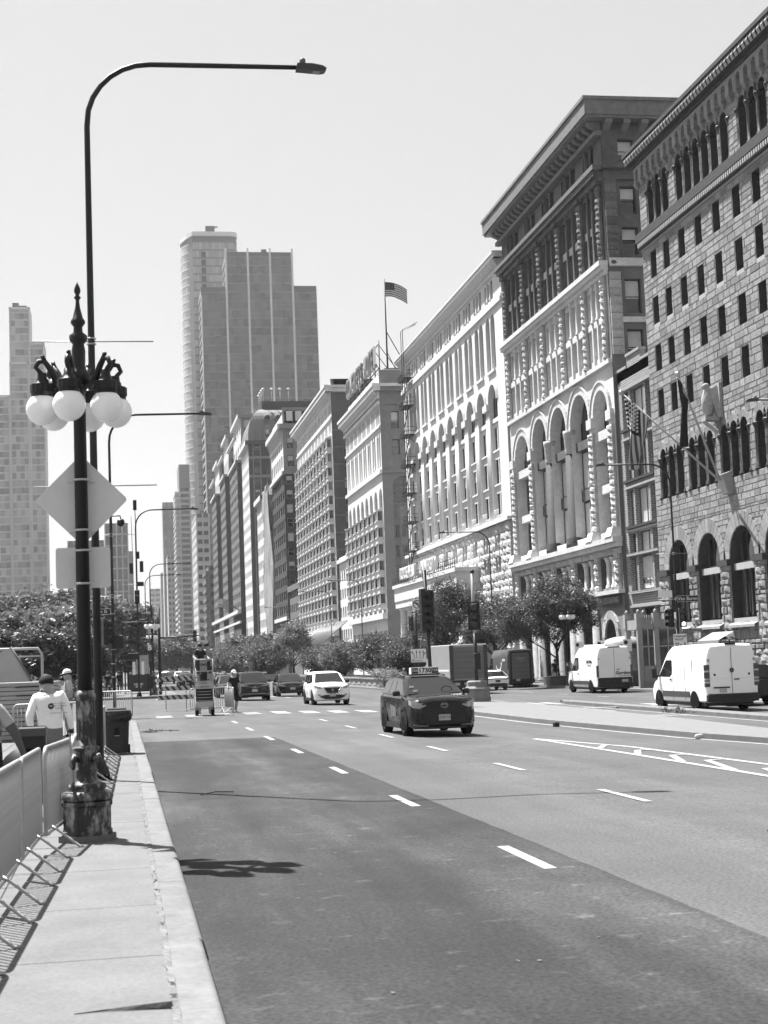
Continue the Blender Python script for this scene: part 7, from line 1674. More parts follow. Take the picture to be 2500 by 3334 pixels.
# ================================================================== vans and truck
def van(name, label, loc, L, Wd, H, col, nose, wr, wb, oh, clad=None, rz=math.pi):
    o = thing(name, label, 'van', loc, rz); f = -L/2; hw = Wd/2; r = L/2
    def S(y, zb, zt, k, kt=.86, zs=None): return (y, zb, .95, zs or max(1.1, zt*.80), zt, hw*k*.97, hw*k, hw*k*.985, hw*k*kt)
    n0, n1, n2, n3 = nose
    st = [(f,.4,.7,n0-.15,n0,hw*.6,hw*.66,hw*.64,hw*.5), (f+.12,.3,.7,n0-.05,n0+.07,hw*.86,hw*.90,hw*.86,hw*.66), (f+.5,.3,.8,n1-.12,n1-.03,hw*.96,hw*.99,hw*.94,hw*.74), (f+n2,.32,.9,n1-.02,n1+.06,hw*.97,hw,hw*.96,hw*.80), (f+n3,.32,.95,H*.80,H-.16,hw*.97,hw,hw*.93,hw*.74), (f+n3+.5,.32,.95,H*.80,H-.02,hw*.97,hw,hw*.95,hw*.80), (f+L*.6,.32,.95,H*.80,H,hw*.97,hw,hw*.96,hw*.82), (r-.10,.34,.95,H*.80,H-.01,hw*.97,hw,hw*.955,hw*.81), (r-.03,.36,.95,H*.79,H-.05,hw*.95,hw*.975,hw*.93,hw*.77), (r,.40,.95,H*.78,H-.09,hw*.92,hw*.945,hw*.90,hw*.73)]
    vehicle_shell(o, st, col)
    for s in (-1, 1):
        for y in (f+oh, f+oh+wb): well(o, s*(hw+.004), y, wr, s, clad); wheel(o, s*(hw-.12), y, wr, .24, s, 8, M('steel_rim', .42, .4, .5, metal=.4), .58)
        t = MB(); za = n1+.12; zb_ = H*.78
        t.add([(s*hw*(.985), f+n2+.25, za), (s*hw*.985, f+n3+.75, za-.05), (s*hw*.965, f+n3+.75, zb_), (s*hw*.965, f+n3+.12, zb_)], [(0,1,2,3)]); t.build('cab_window', CGL, o)
        t = MB(); t.bbox(s*(hw+.16)-.1, s*(hw+.16)+.1, f+n2+.15, f+n2+.3, n1+.05, n1+.45, .03); t.tube([(s*hw*.96, f+n2+.25, n1+.12), (s*(hw+.12), f+n2+.22, n1+.12)], .04, 6); t.build('door_mirror', TRIMB, o)
        for y in (f+n2+.15, f+n3+.85, f+n3+2.1): t = MB(); t.box(s*(hw+.002)-.004, s*(hw+.002)+.004, y-.007, y+.007, .42, H*.76); t.build('door_seam', M('seam_grey', .4), o)
        t = MB(); t.box(s*hw-.02, s*hw+.02, f+n3+.55, f+n3+.72, 1.16, 1.21); t.build('door_handle', TRIMB, o)
        a, b = f+oh+wr*1.25, f+oh+wb-wr*1.25
        t = MB(); t.box(s*(hw+.004)-.02, s*(hw+.004)+.014, a, b, .52, .74); t.build('side_moulding', M('moulding', .12, .6, .3), o)
        t = MB(); t.box(s*(hw*.8)-.14, s*(hw*.8)+.14, f+oh+wb+wr*1.05, f+oh+wb+wr*1.05+.02, .18, .5); t.build('mud_flap', TRIMB, o)
    t = MB(); t.box(-hw*.9, hw*.9, f+.6, r-.3, .22, .40); t.build('underbody', TRIMB, o)
    t = MB(); t.bbox(-hw*.97, hw*.97, r-.25, r+.09, .36, .66, .04); t.build('rear_bumper', M('bumper_plastic', .055, .6, .3), o)
    # rear doors: centre gap, handles, pressed frames
    t = MB(); t.box(-.009, .009, r-.01, r+.006, .66, H-.14); t.build('door_gap', TRIMB, o)
    return o, f, r, hw
o, f, r, hw = van('panel_van', 'white panel van with a star badge on its rear doors, nearest the camera', (23.25, 59.9, gz(23)), 5.9, 2.02, 2.46, WP, (.95, 1.18, .85, 1.75), .36, 3.66, 1.05, None)
o.scale = (1.06, 1.1, 1.06); o.location = (23.2, 60.2, gz(23))
# on a van turned round, local +y (rear) faces the camera and local -x is on the right
for s in (-1, 1):
    t = MB(); t.box(s*hw*.93-.09, s*hw*.93+.09, r-.10, r+.012, .92, 1.72); tl = t.build('tail_lamp', TAIL, o)
    for z in (1.05, 1.16, 1.45): t = MB(); t.box(s*hw*.93-.092, s*hw*.93+.092, r-.1, r+.016, z, z+.07); t.build('lamp_band', LAMP, tl)
    t = MB(); t.box(s*.88-.05, s*.88+.05, r-.02, r+.02, 1.82, 1.93); t.build('hinge', GALV, o)
    t = MB(); P = rrect(.39, .52, .10, 3); t.add([(s*.44+x, r+.004, 1.72+z) for x, z in P]+[(s*.44+x*.93, r-.003+.012, 1.72+z*.95) for x, z in P], [(i,(i+1)%len(P),len(P)+(i+1)%len(P),len(P)+i) for i in range(len(P))]+[tuple(range(len(P),2*len(P)))]); t.build('door_pressing', WP, o)
    t = MB(); t.disc((s*.66, r+.016, 1.35), .045, 'y', 12); t.build('door_lock', TRIMB, o)
    t = MB(); a = f+2.65; P = [(a,1.25),(a+1.9,1.25),(a+1.9,2.02),(a,2.02)]; t.add([(s*(hw*.985+.006), y, z) for y, z in P], [(0,1,2,3)]); t.build('side_pressing', WP, o)
t = MB(); t.disc((0, r+.022, 1.50), .085, 'y', 18); t.build('badge', TRIMB, o); t = MB()
for k in range(3): a = math.pi/2+k*2*math.pi/3; t.add([(0+.012*math.cos(a+1.57), r+.026, 1.50+.012*math.sin(a+1.57)), (.07*math.cos(a), r+.026, 1.50+.07*math.sin(a)), (.012*math.cos(a-1.57), r+.026, 1.50+.012*math.sin(a-1.57))], [(0,1,2)])
t.build('badge_star', CHR, o)
t = MB(); t.box(-.28, -.08, r, r+.035, 1.15, 1.19); t.build('door_grab', TRIMB, o); t = MB(); t.box(.10, .72, r, r+.03, .86, .91); t.build('plate_light_bar', TRIMB, o); t = MB(); t.box(.22, .50, r+.006, r+.014, .70, .84); t.build('number_plate', PLATE, o)
t = MB(); t.box(-.2, .2, r-.14, r+.02, 2.44, 2.50); t.tube([(0,r-.05,2.48),(0,r-.05,2.64)], .03, 6); t.build('roof_camera', TRIMB, o)
o, f, r, hw = van('food_van', 'white delivery van with Gordon lettering on its side and rear door', (29.0, 92.5, gz(26)), 5.98, 2.06, 2.78, WP, (1.0, 1.25, .85, 1.8), .35, 3.75, 1.0, TRIMB)
o.scale = (1.07, 1.1, 1.0)
o['label'] = 'white food delivery van with lettering on its side and dark lower rear bumper'
DL = M('logo_ink', .04, .5, .3)
for s in (-1, 1): t = MB(); t.box(s*hw*.95-.06, s*hw*.95+.06, r-.08, r+.012, .95, 1.65); t.build('tail_lamp', TAIL, o); t = MB(); t.box(s*.90-.04, s*.90+.04, r-.02, r+.02, 2.0, 2.1); t.build('hinge', GALV, o)
for s in (-1, 1): t = MB(); t.add([(s*.46+x, r+.006, 1.90+z) for x, z in rrect(.37, .42, .10, 3)], [tuple(range(16))]); t.build('door_pressing', M('pressing_white', 2.15, .3, .5), o)
t = MB(); t.bbox(-hw*.96, hw*.96, r-.2, r+.06, .50, .92, .04); t.build('dark_door_base', TRIMB, o); t = MB(); t.box(-.75, -.38, r+.062, r+.07, .62, .80); t.build('number_plate', PLATE, o)
obj('lettering', text_mesh('Gordon', .27, .004, DL, bold=.008), o, (-.48, r+.014, 1.18), (0, 0, math.pi)); obj('lettering', text_mesh('FOOD SERVICE', .09, .003, DL), o, (-.55, r+.014, 1.00), (0, 0, math.pi))
obj('lettering', text_mesh('Gordon', .34, .004, DL, bold=.010), o, (hw*.985+.012, f+4.55, 1.92), (0, 0, math.pi/2)); obj('lettering', text_mesh('FOOD SERVICE', .11, .003, DL), o, (hw*.985+.012, f+4.6, 1.66), (0, 0, math.pi/2))
t = MB(); t.bbox(-.45, .45, f+1.9, f+3.2, 2.74, 2.92, .06); t.build('roof_unit', WP, o); t = MB(); t.box(-.35, .35, r-.22, r+.02, 2.70, 2.78); t.build('roof_lamp', TRIMB, o); t = MB(); t.box(-.3, -.1, r, r+.03, 1.38, 1.42); t.build('door_grab', TRIMB, o)
DV = paint('dark_van_paint', .2, .3)
o, f, r, hw = van('parcel_van', 'dark grey parcel van with a smile arrow on its side and a grey roller door', (29.75, 117.6, gz(26)), 6.9, 2.15, 2.9, DV, (1.1, 1.35, .8, 1.6), .36, 4.2, 1.0, TRIMB)
t = MB(); t.add([(x, r+.008, 1.62+z) for x, z in rrect(.82, 1.10, .16, 4)], [tuple(range(20))]); t.build('rear_frame', TRIMB, o); t = MB(); t.add([(x, r+.014, 1.62+z) for x, z in rrect(.68, 1.0, .10, 4)], [tuple(range(20))]); t.build('roller_door', M('roller_grey', .34, .5, .4), o)
for z in (.9, 1.2, 1.5, 1.8, 2.1, 2.4): t = MB(); t.box(-.66, .66, r+.013, r+.018, z-.006, z+.006); t.build('roller_seam', TRIMB, o)
obj('lettering', text_mesh('amazon', .22, .003, M('pale_ink', .9, .5, .3), bold=.004), o, (0, r+.02, 2.22), (0, 0, math.pi))
def smile(par, base, ux, w, m):
    t = MB(); n = 14; P = []
    for i in range(n+1): q = -1+2*i/n; P.append((q*w/2, .16*w*(q*q-1)*1.6, .03*w+.035*w*(1-q*q)))
    t.add([base(x, z-h) for x, z, h in P]+[base(x, z+h) for x, z, h in P], [(i,i+1,n+2+i,n+1+i) for i in range(n)]); t.add([base(w*.40,.10*w), base(w*.58,.14*w), base(w*.52,-.08*w)], [(0,1,2)]); t.build('smile_arrow', m, par)
smile(o, lambda x, z: (-x, r+.02, 2.09+z), 1, .34, MATS['pale_ink']); smile(o, lambda x, z: (hw*.985+.014, f+4.3+x, 1.72+z), 1, 1.7, WHITE)
obj('lettering', text_mesh('prime', .36, .003, WHITE, bold=.004), o, (hw*.985+.012, f+5.9, 2.12), (0, 0, math.pi/2))
for s in (-1, 1): t = MB(); t.box(s*hw*.93-.04, s*hw*.93+.04, r-.02, r+.015, 1.0, 1.4); t.build('tail_lamp', LAMP, o)
t = MB(); t.box(.1, .4, r+.04, r+.1, .50, .66); t.build('number_plate', PLATE, o)
# box truck
bt = thing('box_truck', 'grey box truck with a ribbed rear shutter stopped in the turning lane', 'truck', (22.55, 100, gz(22)), .02)
BXM = M('truck_box', .75, .4, .4, noise=(2, .08)); BXR = M('truck_shutter', .36, .5, .4, noise=(3, .1))
t = MB(); t.bbox(-1.28, 1.28, 0, 6.2, .95, 3.30, .05); t.build('cargo_box', BXM, bt); t = MB(); t.box(-1.02, 1.02, -.012, 0, 1.05, 3.12); t.build('shutter', BXR, bt)
for z in (1.4, 1.75, 2.1, 2.45, 2.8): t = MB(); t.box(-1.0, 1.0, -.02, -.012, z-.008, z+.008); t.build('shutter_seam', TRIMB, bt)
for s in (-1, 1): t = MB(); t.box(s*1.15-.13, s*1.15+.13, -.03, .0, .97, 3.25); t.build('corner_post', M('post_dark', .10, .5, .4), bt); t = MB(); t.box(s*1.18-.04, s*1.18+.04, -.04, -.03, 1.3, 1.65); t.build('tail_lamp', TAIL, bt)
t = MB(); t.box(-1.25, 1.25, -.05, .3, .5, .95); t.build('rear_beam', TRIMB, bt); t = MB(); t.box(-.35, .35, -.08, -.05, .62, .8); t.build('step', GALV, bt); t = MB(); t.box(-1.0, -.65, -.06, -.05, .62, .80); t.build('number_plate', PLATE, bt)
t = MB(); t.box(-1.29, -1.285, .3, 6.0, 1.55, 1.66); t.build('side_stripe', WHITE, bt)
for y in (1.6, 5.4, 7.2):
    for s in (-1, 1): wheel(bt, s*1.05, y, .42, .3, s, 6, M('steel_rim'), .55)
t = MB(); t.box(-.5, .5, .2, 7.4, .45, .95); t.build('chassis', TRIMB, bt); t = MB(); t.prismx([(6.4,.5),(8.2,.5),(8.3,1.2),(7.9,2.4),(6.4,2.5)], -1.1, 1.1); t.build('cab', BXM, bt)
# ================================================================== people
SKIN = M('skin_mid', .8, .6, .3); SKIND = M('skin_dark', .22, .6, .3); HAIRD = M('hair_dark', .02, .6, .3)
def capsule_dist(p, a, b):
    ab = b-a; l = ab.length_squared; t = 0 if l < 1e-9 else max(0, min(1, (p-a).dot(ab)/l)); return (p-(a+ab*t)).length
def person(label, loc, rz, J, cols, hair='short', cap=None, scale=1.0, group=None, skin=None, sleeve='short', legs='short', holds=None):
    """one continuous skinned body; J joint positions in metres (local, facing -y)"""
    o = thing('person', label, 'person', loc, rz, group); o.scale = (scale,)*3
    D = dict(pelvis=(0,0,.95), waist=(0,0,1.10), chest=(0,.0,1.30), neck=(0,.01,1.50), head0=(0,-.01,1.57), head1=(0,-.02,1.67), shL=(.17,.01,1.43), shR=(-.17,.01,1.43), elL=(.24,.03,1.16), elR=(-.24,.03,1.16), wrL=(.25,-.06,.92), wrR=(-.25,-.06,.92), haL=(.25,-.09,.83), haR=(-.25,-.09,.83),
             hipL=(.09,0,.92), hipR=(-.09,0,.92), knL=(.10,-.02,.50), knR=(-.10,-.02,.50), anL=(.10,.02,.09), anR=(-.10,.02,.09), toL=(.11,-.15,.04), toR=(-.11,-.15,.04)); D.update({k_: v_ for k_, v_ in J.items() if k_ != 'face'})
    Rd = dict(pelvis=.165, waist=.155, chest=.185, neck=.075, head0=.10, head1=.125, shL=.095, shR=.095, elL=.060, elR=.060, wrL=.040, wrR=.040, haL=.042, haR=.042, hipL=.125, hipR=.125, knL=.08, knR=.08, anL=.055, anR=.055, toL=.035, toR=.035)
    E_ = [('pelvis','waist','S'),('waist','chest','S'),('chest','neck','S'),('neck','head0','K'),('head0','head1','K'),('chest','shL','S'),('chest','shR','S'),('shL','elL','A'),('shR','elR','A'),('elL','wrL','F'),('elR','wrR','F'),('wrL','haL','K'),('wrR','haR','K'),('pelvis','hipL','P'),('pelvis','hipR','P'),('hipL','knL','P'),('hipR','knR','P'),('knL','anL','C'),('knR','anR','C'),('anL','toL','B'),('anR','toR','B')]
    names = list(D); idx = {n: i for i, n in enumerate(names)}; V = [Vector(D[n]) for n in names]
    me = bpy.data.meshes.new('body'); me.from_pydata([tuple(v) for v in V], [(idx[a], idx[b]) for a, b, _ in E_], [])
    bo = bpy.data.objects.new('body', me); COL.objects.link(bo)
    sk = bo.modifiers.new('skin', 'SKIN'); sk.use_smooth_shade = True; sd = bo.modifiers.new('sub', 'SUBSURF'); sd.levels = 2; sd.render_levels = 2
    lay = me.skin_vertices[0] if me.skin_vertices else None
    if lay is None:
        bm2 = bmesh.new(); bm2.from_mesh(me); bm2.verts.layers.skin.verify(); bm2.to_mesh(me); bm2.free(); lay = me.skin_vertices[0]
    for n, i in idx.items(): lay.data[i].radius = (Rd[n]*(1.18 if n in ('chest','waist','pelvis') else 1.0), Rd[n]*(.80 if n in ('chest','waist') else 1.0)); lay.data[i].use_root = (n == 'pelvis')
    PENDING.append((o, bo, V, idx, E_, cols, skin or SKIN, sleeve, legs))
    # hands: five bent fingers, rooted in the palm
    sm = skin or SKIN
    for s, side in ((1, 'L'), (-1, 'R')):
        w, h = Vector(D['wr'+side]), Vector(D['ha'+side]); d = (h-w).normalized(); q = d.cross(Vector((0,1,0))); q = q.normalized() if q.length > .1 else Vector((1,0,0)); nrm = d.cross(q)
        t = MB()
        for k, ln in enumerate((.075, .085, .08, .062)):
            b0 = h+q*(-.027+.018*k); b1 = b0+d*ln*.55+nrm*.008; b2 = b1+d*ln*.35+nrm*.028; t.tube([b0-d*.02, b1, b2], [.011, .010, .008], 6)
        th = h-d*.03+q*(-.03 if s > 0 else .03); t.tube([th, th+d*.03+q*(-.025 if s > 0 else .025), th+d*.06+q*(-.022 if s > 0 else .022)+nrm*.01], [.013, .012, .009], 6); t.build('fingers', sm if sleeve != 'glove' else HAIRD, o)
    hd = Vector(D['head1']); dn = Vector(D['head0']); up = (hd-dn).normalized(); fw = Vector((0,-1,0)); fw = Vector(J['face']) if 'face' in J else fw; fw = (fw-up*fw.dot(up)).normalized(); rt = up.cross(fw)
    B = lambda x, y, z: tuple(hd+rt*x+fw*y+up*z)
    t = MB(); t.add([B(-.014,.088,-.05), B(.014,.088,-.05), B(0,.118,-.055), B(0,.092,-.005)], [(0,1,2),(0,2,3),(1,3,2)]); t.build('nose', sm, o)
    t = MB(); t.add([B(-.03,.084,-.085), B(.03,.084,-.085), B(.028,.088,-.078), B(-.028,.088,-.078)], [(0,1,2,3)]); t.build('mouth', M('lips', .16), o)
    for s in (-1, 1):
        t = MB(); t.sphere(B(s*.036,.078,-.01), .013, 8, 6); t.build('eye', HAIRD, o); t = MB(); t.sphere(B(s*.094,-.005,-.03), (.014,.022,.032), 8, 6); t.build('ear', sm, o)
    if hair:
        t = MB(); n = 14; vs = []; kk = 7
        drop = {'short': .35, 'long': 1.15, 'tail': .5}[hair]
        for j in range(kk):
            for i in range(n):
                a = 2*math.pi*i/n; c, s = math.cos(a), math.sin(a); frontness = max(0, c); ph = (j/(kk-1))*(math.pi*.5+drop*(1-frontness*1.15)) ; r = .112
                vs.append(B(r*math.sin(ph)*s*.95, r*math.sin(ph)*c-.012, .018+r*1.06*math.cos(ph)-(.10*drop*(j/(kk-1))**3 if hair == 'long' and c < .2 else 0)))
        t.add(vs, [(j*n+i, j*n+(i+1)%n, (j+1)*n+(i+1)%n, (j+1)*n+i) for j in range(kk-1) for i in range(n)], 0, True); t.build('hair', HAIRD, o)
    if cap:
        t = MB(); n = 16; vs = []
        for j in range(6):
            for i in range(n):
                a = 2*math.pi*i/n; ph = math.pi*.5*j/5; r = .120; vs.append(B(r*math.sin(ph)*math.sin(a)*.95, r*math.sin(ph)*math.cos(a)-.006, .022+r*.95*math.cos(ph)))
        t.add(vs, [(j*n+i, j*n+(i+1)%n, (j+1)*n+(i+1)%n, (j+1)*n+i) for j in range(5) for i in range(n)], 0, True)
        d = cap[1]; t.add([B(-.085,.06*d,.024), B(-.07,.16*d,.012), B(0,.195*d,.012), B(.07,.16*d,.012), B(.085,.06*d,.024)], [(0,1,2,3,4)]); t.build('cap', cap[0], o)
    return o
PENDING = []
def finish_people():
    dg = bpy.context.evaluated_depsgraph_get(); dg.update()
    for o, bo, V, idx, E_, cols, skin, sleeve, legs in PENDING:
        me = bpy.data.meshes.new_from_object(bo.evaluated_get(dg)); me.name = 'body'; bo.modifiers.clear(); old = bo.data; bo.data = me; bpy.data.meshes.remove(old)
        bo.parent = o
        shirt, pants, shoe = cols; me.materials.clear()
        for m in (skin, shirt, pants, shoe): me.materials.append(m)
        for p in me.polygons:
            c = p.center; best = min(E_, key=lambda e: capsule_dist(c, V[idx[e[0]]], V[idx[e[1]]])-(.03 if e[2] == 'S' else 0)); k = best[2]
            a, b = V[idx[best[0]]], V[idx[best[1]]]; ab = b-a; f_ = max(0, min(1, (c-a).dot(ab)/max(ab.length_squared, 1e-6)))
            m = {'S': 1, 'K': 0, 'A': 1 if sleeve != 'none' and (sleeve in ('long', 'glove') or f_ < .62) else 0, 'F': 1 if sleeve in ('long', 'glove') else 0, 'P': 2, 'C': 2 if legs == 'long' else (2 if f_ < .08 else 0), 'B': 3}[k]
            if best[0] == 'chest' and best[1] == 'neck' and f_ > .7: m = 0
            if best[1] in ('haL', 'haR') and sleeve == 'glove': m = 3
            if best[0] == 'pelvis' and best[1] == 'waist' and f_ < .25: m = 2
            p.material_index = m; p.use_smooth = True
WSH = M('shirt_white', 2.1, .85, .2, noise=(4, .08), bump=(6, .5, .03)); GSH = M('shirt_grey', 1.1, .85, .2, noise=(5, .1)); DSH = M('shirt_dark', .035, .85, .2, noise=(5, .2)); SHG = M('shorts_grey', .4, .85, .2); JN = M('jeans', .10, .85, .2); KH = M('trousers_khaki', .24, .85, .2); SHO = M('shoe_dark', .03, .6, .3); SHW = M('shoe_pale', .9, .6, .3); CAPD = M('cap_dark', .07, .8, .2); CAPW = M('cap_white', 2.0, .8, .2)
# worker bending, white long sleeves, seen from behind (faces +y)
w1 = person('man in a white long sleeved work shirt and dark cap leaning forward, seen from behind', (-1.08, 24.3, SW), math.pi, dict(waist=(0,-.06,1.14), chest=(.02,-.14,1.36), neck=(.03,-.18,1.53), head0=(.05,-.22,1.60), head1=(.06,-.25,1.70), shL=(.22,-.13,1.47), shR=(-.17,-.15,1.50), elL=(.31,-.02,1.20), elR=(-.28,-.06,1.20), wrL=(.28,-.16,.97), wrR=(-.30,-.24,1.02), haL=(.27,-.20,.89), haR=(-.30,-.30,.96), face=(.3,-1,-.2)), (WSH, SHG, SHO), cap=(CAPD, -.4), sleeve='glove', scale=1.02)
t = MB(); t.disc((-.02, .135, 1.36), .045, 'y', 16); t.build('shirt_badge', INK, w1); obj('badge_letter', text_mesh('W', .05, .001, WHITE), w1, (-.02, .14, 1.36), (0, 0, math.pi))
for i, (tx, z) in enumerate((('Event Services', 1.40), ('Crew & Rigging', 1.365), ('Staging', 1.33), ('productions.com', 1.26))): obj('shirt_lettering', text_mesh(tx, .036, .001, M('ink_grey', .25)), w1, (-.13, .15-.02*i*.3, z), (.0, 0, math.pi+.1))
# worker in white cap, side view facing right... looks left
person('man in a white cap and grey tee shirt standing side on with folded forearms', (-1.5, 45.2, SW), -math.pi/2*.9, dict(elL=(.22,-.0,1.15), elR=(-.22,.02,1.15), wrL=(.12,-.22,1.10), wrR=(-.10,-.22,1.08), haL=(.08,-.30,1.12), haR=(-.04,-.30,1.10)), (GSH, SHG, SHO), cap=(CAPW, 1), scale=1.10)
person('person cut off by the left frame edge in a pale tee shirt reaching down', (-1.62, 19.4, SW), math.pi*.95, dict(elR=(-.34,.0,1.16), wrR=(-.40,-.10,.95), haR=(-.42,-.13,.87)), (M('shirt_pale', .95, .85, .2, noise=(4, .08)), DSH, SHO), skin=SKIND, scale=1.02)
person('person with dark hair in a white top beyond the stack of sheets', (-2.3, 62, .1), .3, dict(), (WSH, SHG, SHW), hair='long', scale=.98)
# on the lift
person('man with dark hair in a black tee shirt on the lift platform', (3.27, 65.75, 1.285), .35, dict(elL=(.30,-.05,1.18), elR=(-.30,-.05,1.18), wrL=(.32,-.26,1.10), wrR=(-.30,-.27,1.10), haL=(.30,-.32,1.08), haR=(-.27,-.33,1.08), head1=(0,-.05,1.66), face=(.5,-1,-.3)), (DSH, JN, SHO), scale=.98)
person('man in a dark cap and white vest behind him on the lift platform', (3.62, 66.1, 1.285), -.5, dict(head0=(0,-.03,1.55), head1=(-.02,-.06,1.66), face=(-.9,-.8,-.4)), (M('vest_mixed', .8, .85, .2, noise=(6, .4)), JN, SHO), cap=(CAPD, 1), scale=.98)
pm = person('man in a white cap, dark tee shirt and shorts holding a barrier', (4.86, 68.4, 0), .25, dict(elR=(-.27,-.02,1.18), wrR=(-.33,-.15,1.05), haR=(-.35,-.2,1.0), anL=(.06,.06,.09), toL=(.05,-.1,.04)), (DSH, M('shorts_black', .025, .85, .2), SHW), cap=(CAPW, 1), scale=1.03)
# pedestrians by the shelter, bicycle riders resting under the tree, walkers by the hotel
person('man in a dark top and grey trousers walking by the bus shelter', (-.15, 124, SW), .0, dict(knL=(.11,-.10,.52), anR=(-.1,.16,.10)), (DSH, KH, SHO), legs='long', scale=1.0)
person('small figure walking behind the man by the bus shelter', (-.75, 128, SW), .2, dict(), (JN, DSH, SHW), scale=.95)
person('person partly hidden by the left corner signal pole', (-.95, 112, SW), .1, dict(), (DSH, JN, SHO), scale=1.0)
sit = dict(pelvis=(0,.1,.50), waist=(0,.12,.66), chest=(0,.08,.88), neck=(0,.06,1.06), head0=(0,.04,1.14), head1=(0,.02,1.25), shL=(.17,.08,1.0), shR=(-.17,.08,1.0), elL=(.24,.0,.78), elR=(-.24,.0,.78), wrL=(.16,-.18,.66), wrR=(-.16,-.18,.66), haL=(.13,-.25,.64), haR=(-.13,-.25,.64), hipL=(.1,.06,.48), hipR=(-.1,.06,.48), knL=(.13,-.36,.48), knR=(-.13,-.36,.48), anL=(.12,-.34,.09), anR=(-.12,-.34,.09), toL=(.12,-.5,.04), toR=(-.12,-.5,.04))
lean = dict(); 
person('woman in a pale hat and white top sitting on the planter rim under the tree', (32.2, 109.4, .25), .3, sit, (WSH, DSH, SHO), hair='long', cap=(CAPW, 1))
person('person with long dark hair in black sitting beside the woman in the pale hat', (31.2, 109.8, .25), -.2, sit, (DSH, DSH, SHO), hair='long')
person('person crouching by the bicycle in a pale shirt', (31.35, 106.2, -.3), .9, sit, (GSH, M('shorts_pale', .4), SHW), hair='short', scale=.95)
bb = thing('tree_planter', 'grey square planter box under the street tree', 'planter', (31.9, 110, -.3)); t = MB(); t.bbox(-1.1, 1.3, -.2, 1.8, 0, .68, .05); t.build('box', M('planter_box', .30, .8, .2, noise=(4, .2)), bb)
for i, (x, y, lab) in enumerate(((31.1, 236, 'dark dressed walker in front of the hotel columns'), (32.0, 240, 'second walker beside the dark dressed walker by the hotel'), (33.0, 238, 'walker farther back before the hotel columns'), (34.0, 244, 'walker nearest the hotel doors'))): person(lab, (x, y, -.3), jit(.5), dict(), (DSH, DSH if i != 1 else JN, SHO), legs='long')
person('cyclist in a pale helmet waiting behind the lane control sign', (22.0, 121, gz(22)), 0, dict(), (GSH, DSH, SHO), cap=(CAPW, 1))
def bicycle(lab, loc, rz, lean_=0.0):
    o = thing('bicycle', lab, 'bicycle', loc, rz, 'bicycles'); o.rotation_euler = (0, lean_, rz); fr = M('bike_frame', .5, .3, .5)
    for y in (-.52, .52):
        t = MB(); n = 28; t.tube([(0, y+.33*math.cos(2*math.pi*k/n), .34+.33*math.sin(2*math.pi*k/n)) for k in range(n+1)], .02, 6); w_ = t.build('wheel', RUBB, o)
        t = MB()
        for k in range(9): a = 2*math.pi*k/9; t.tube([(0,y,.34),(0,y+.32*math.cos(a),.34+.32*math.sin(a))], .003, 3)
        t.build('spokes', GALV, w_)
    t = MB()
    for a, b in (((0,.05,.30),(0,.22,.86)), ((0,.05,.30),(0,-.40,.80)), ((0,.20,.78),(0,-.40,.86)), ((0,.05,.30),(0,.52,.34)), ((0,.20,.76),(0,.52,.34)), ((0,-.40,.92),(0,-.52,.34))): t.tube([a, b], .018, 6)
    t.build('frame', fr, o); t = MB(); t.tube([(-.2,-.52,.98),(-.18,-.42,1.0),(0,-.39,.98),(.18,-.42,1.0),(.2,-.52,.98)], .013, 6); t.build('handlebar', TRIMB, o); t = MB(); t.prism([(-.07,.32),(.07,.32),(.02,.08),(-.02,.08)], .87, .91); t.build('saddle', TRIMB, o)
    t = MB(); t.tube([(.03,.05,.30),(.05,.05,.30)], .09, 14); t.build('chainring', GALV, o); return o
bicycle('pale bicycle leaning under the street tree left of the food van', (32.0, 103.6, -.3), .9, .15); bicycle('second bicycle parked behind the pale one', (32.8, 104.8, -.3), .6, .1); bicycle('bicycle beside the parcel van at the kerb', (31.6, 111.0, -.3), .3, .1); bicycle('bicycle under the cyclist behind the lane sign', (22.0, 121.2, gz(22)), .1, 0)
finish_people()
# ================================================================== trees and shrubs
BARK = M('bark', .09, .95, .1, noise=(7, .35), bump=(10, .8, .03))
LEAF = leafmat('leaf_dark', .125); LEAF2 = leafmat('leaf_mid', .18); LEAF3 = leafmat('leaf_pale', .27); FLOW = leafmat('blossom', .55, .2)
def crown(rnd, blobs, nclump, nleaf, size, csize, squash=.8, inner=.35):
    """leaf faces in clumps spread through ellipsoid blobs (x,y,z,rx,ry,rz)"""
    t = MB(); tot = sum(b[3]*b[4]*b[5] for b in blobs); vs = []; fs = []
    for b in blobs:
        k = max(3, int(nclump*b[3]*b[4]*b[5]/tot))
        for _ in range(k):
            while True:
                p = Vector((rnd.uniform(-1,1), rnd.uniform(-1,1), rnd.uniform(-1,1)))
                if p.length <= 1 and (p.length > inner or rnd.random() < .25): break
            c = Vector((b[0]+p.x*b[3], b[1]+p.y*b[4], b[2]+p.z*b[5])); cs = csize*rnd.uniform(.55, 1.3)
            for _ in range(int(nleaf*rnd.uniform(.6, 1.4))):
                d = Vector((rnd.gauss(0,.5), rnd.gauss(0,.5), rnd.gauss(0,.5)*squash)); q = c+d*cs
                a = Vector((rnd.uniform(-1,1), rnd.uniform(-1,1), rnd.uniform(-.6,.6))).normalized(); n = Vector((rnd.uniform(-1,1), rnd.uniform(-1,1), rnd.uniform(.1,1.2))).normalized(); e = n.cross(a)
                if e.length < .05: continue
                e.normalize(); s = size*rnd.uniform(.6, 1.35); i = len(vs); vs += [q-a*s, q+e*s*.42, q+a*s, q-e*s*.42]; fs.append((i, i+1, i+2, i+3))
    t.add(vs, fs); return t
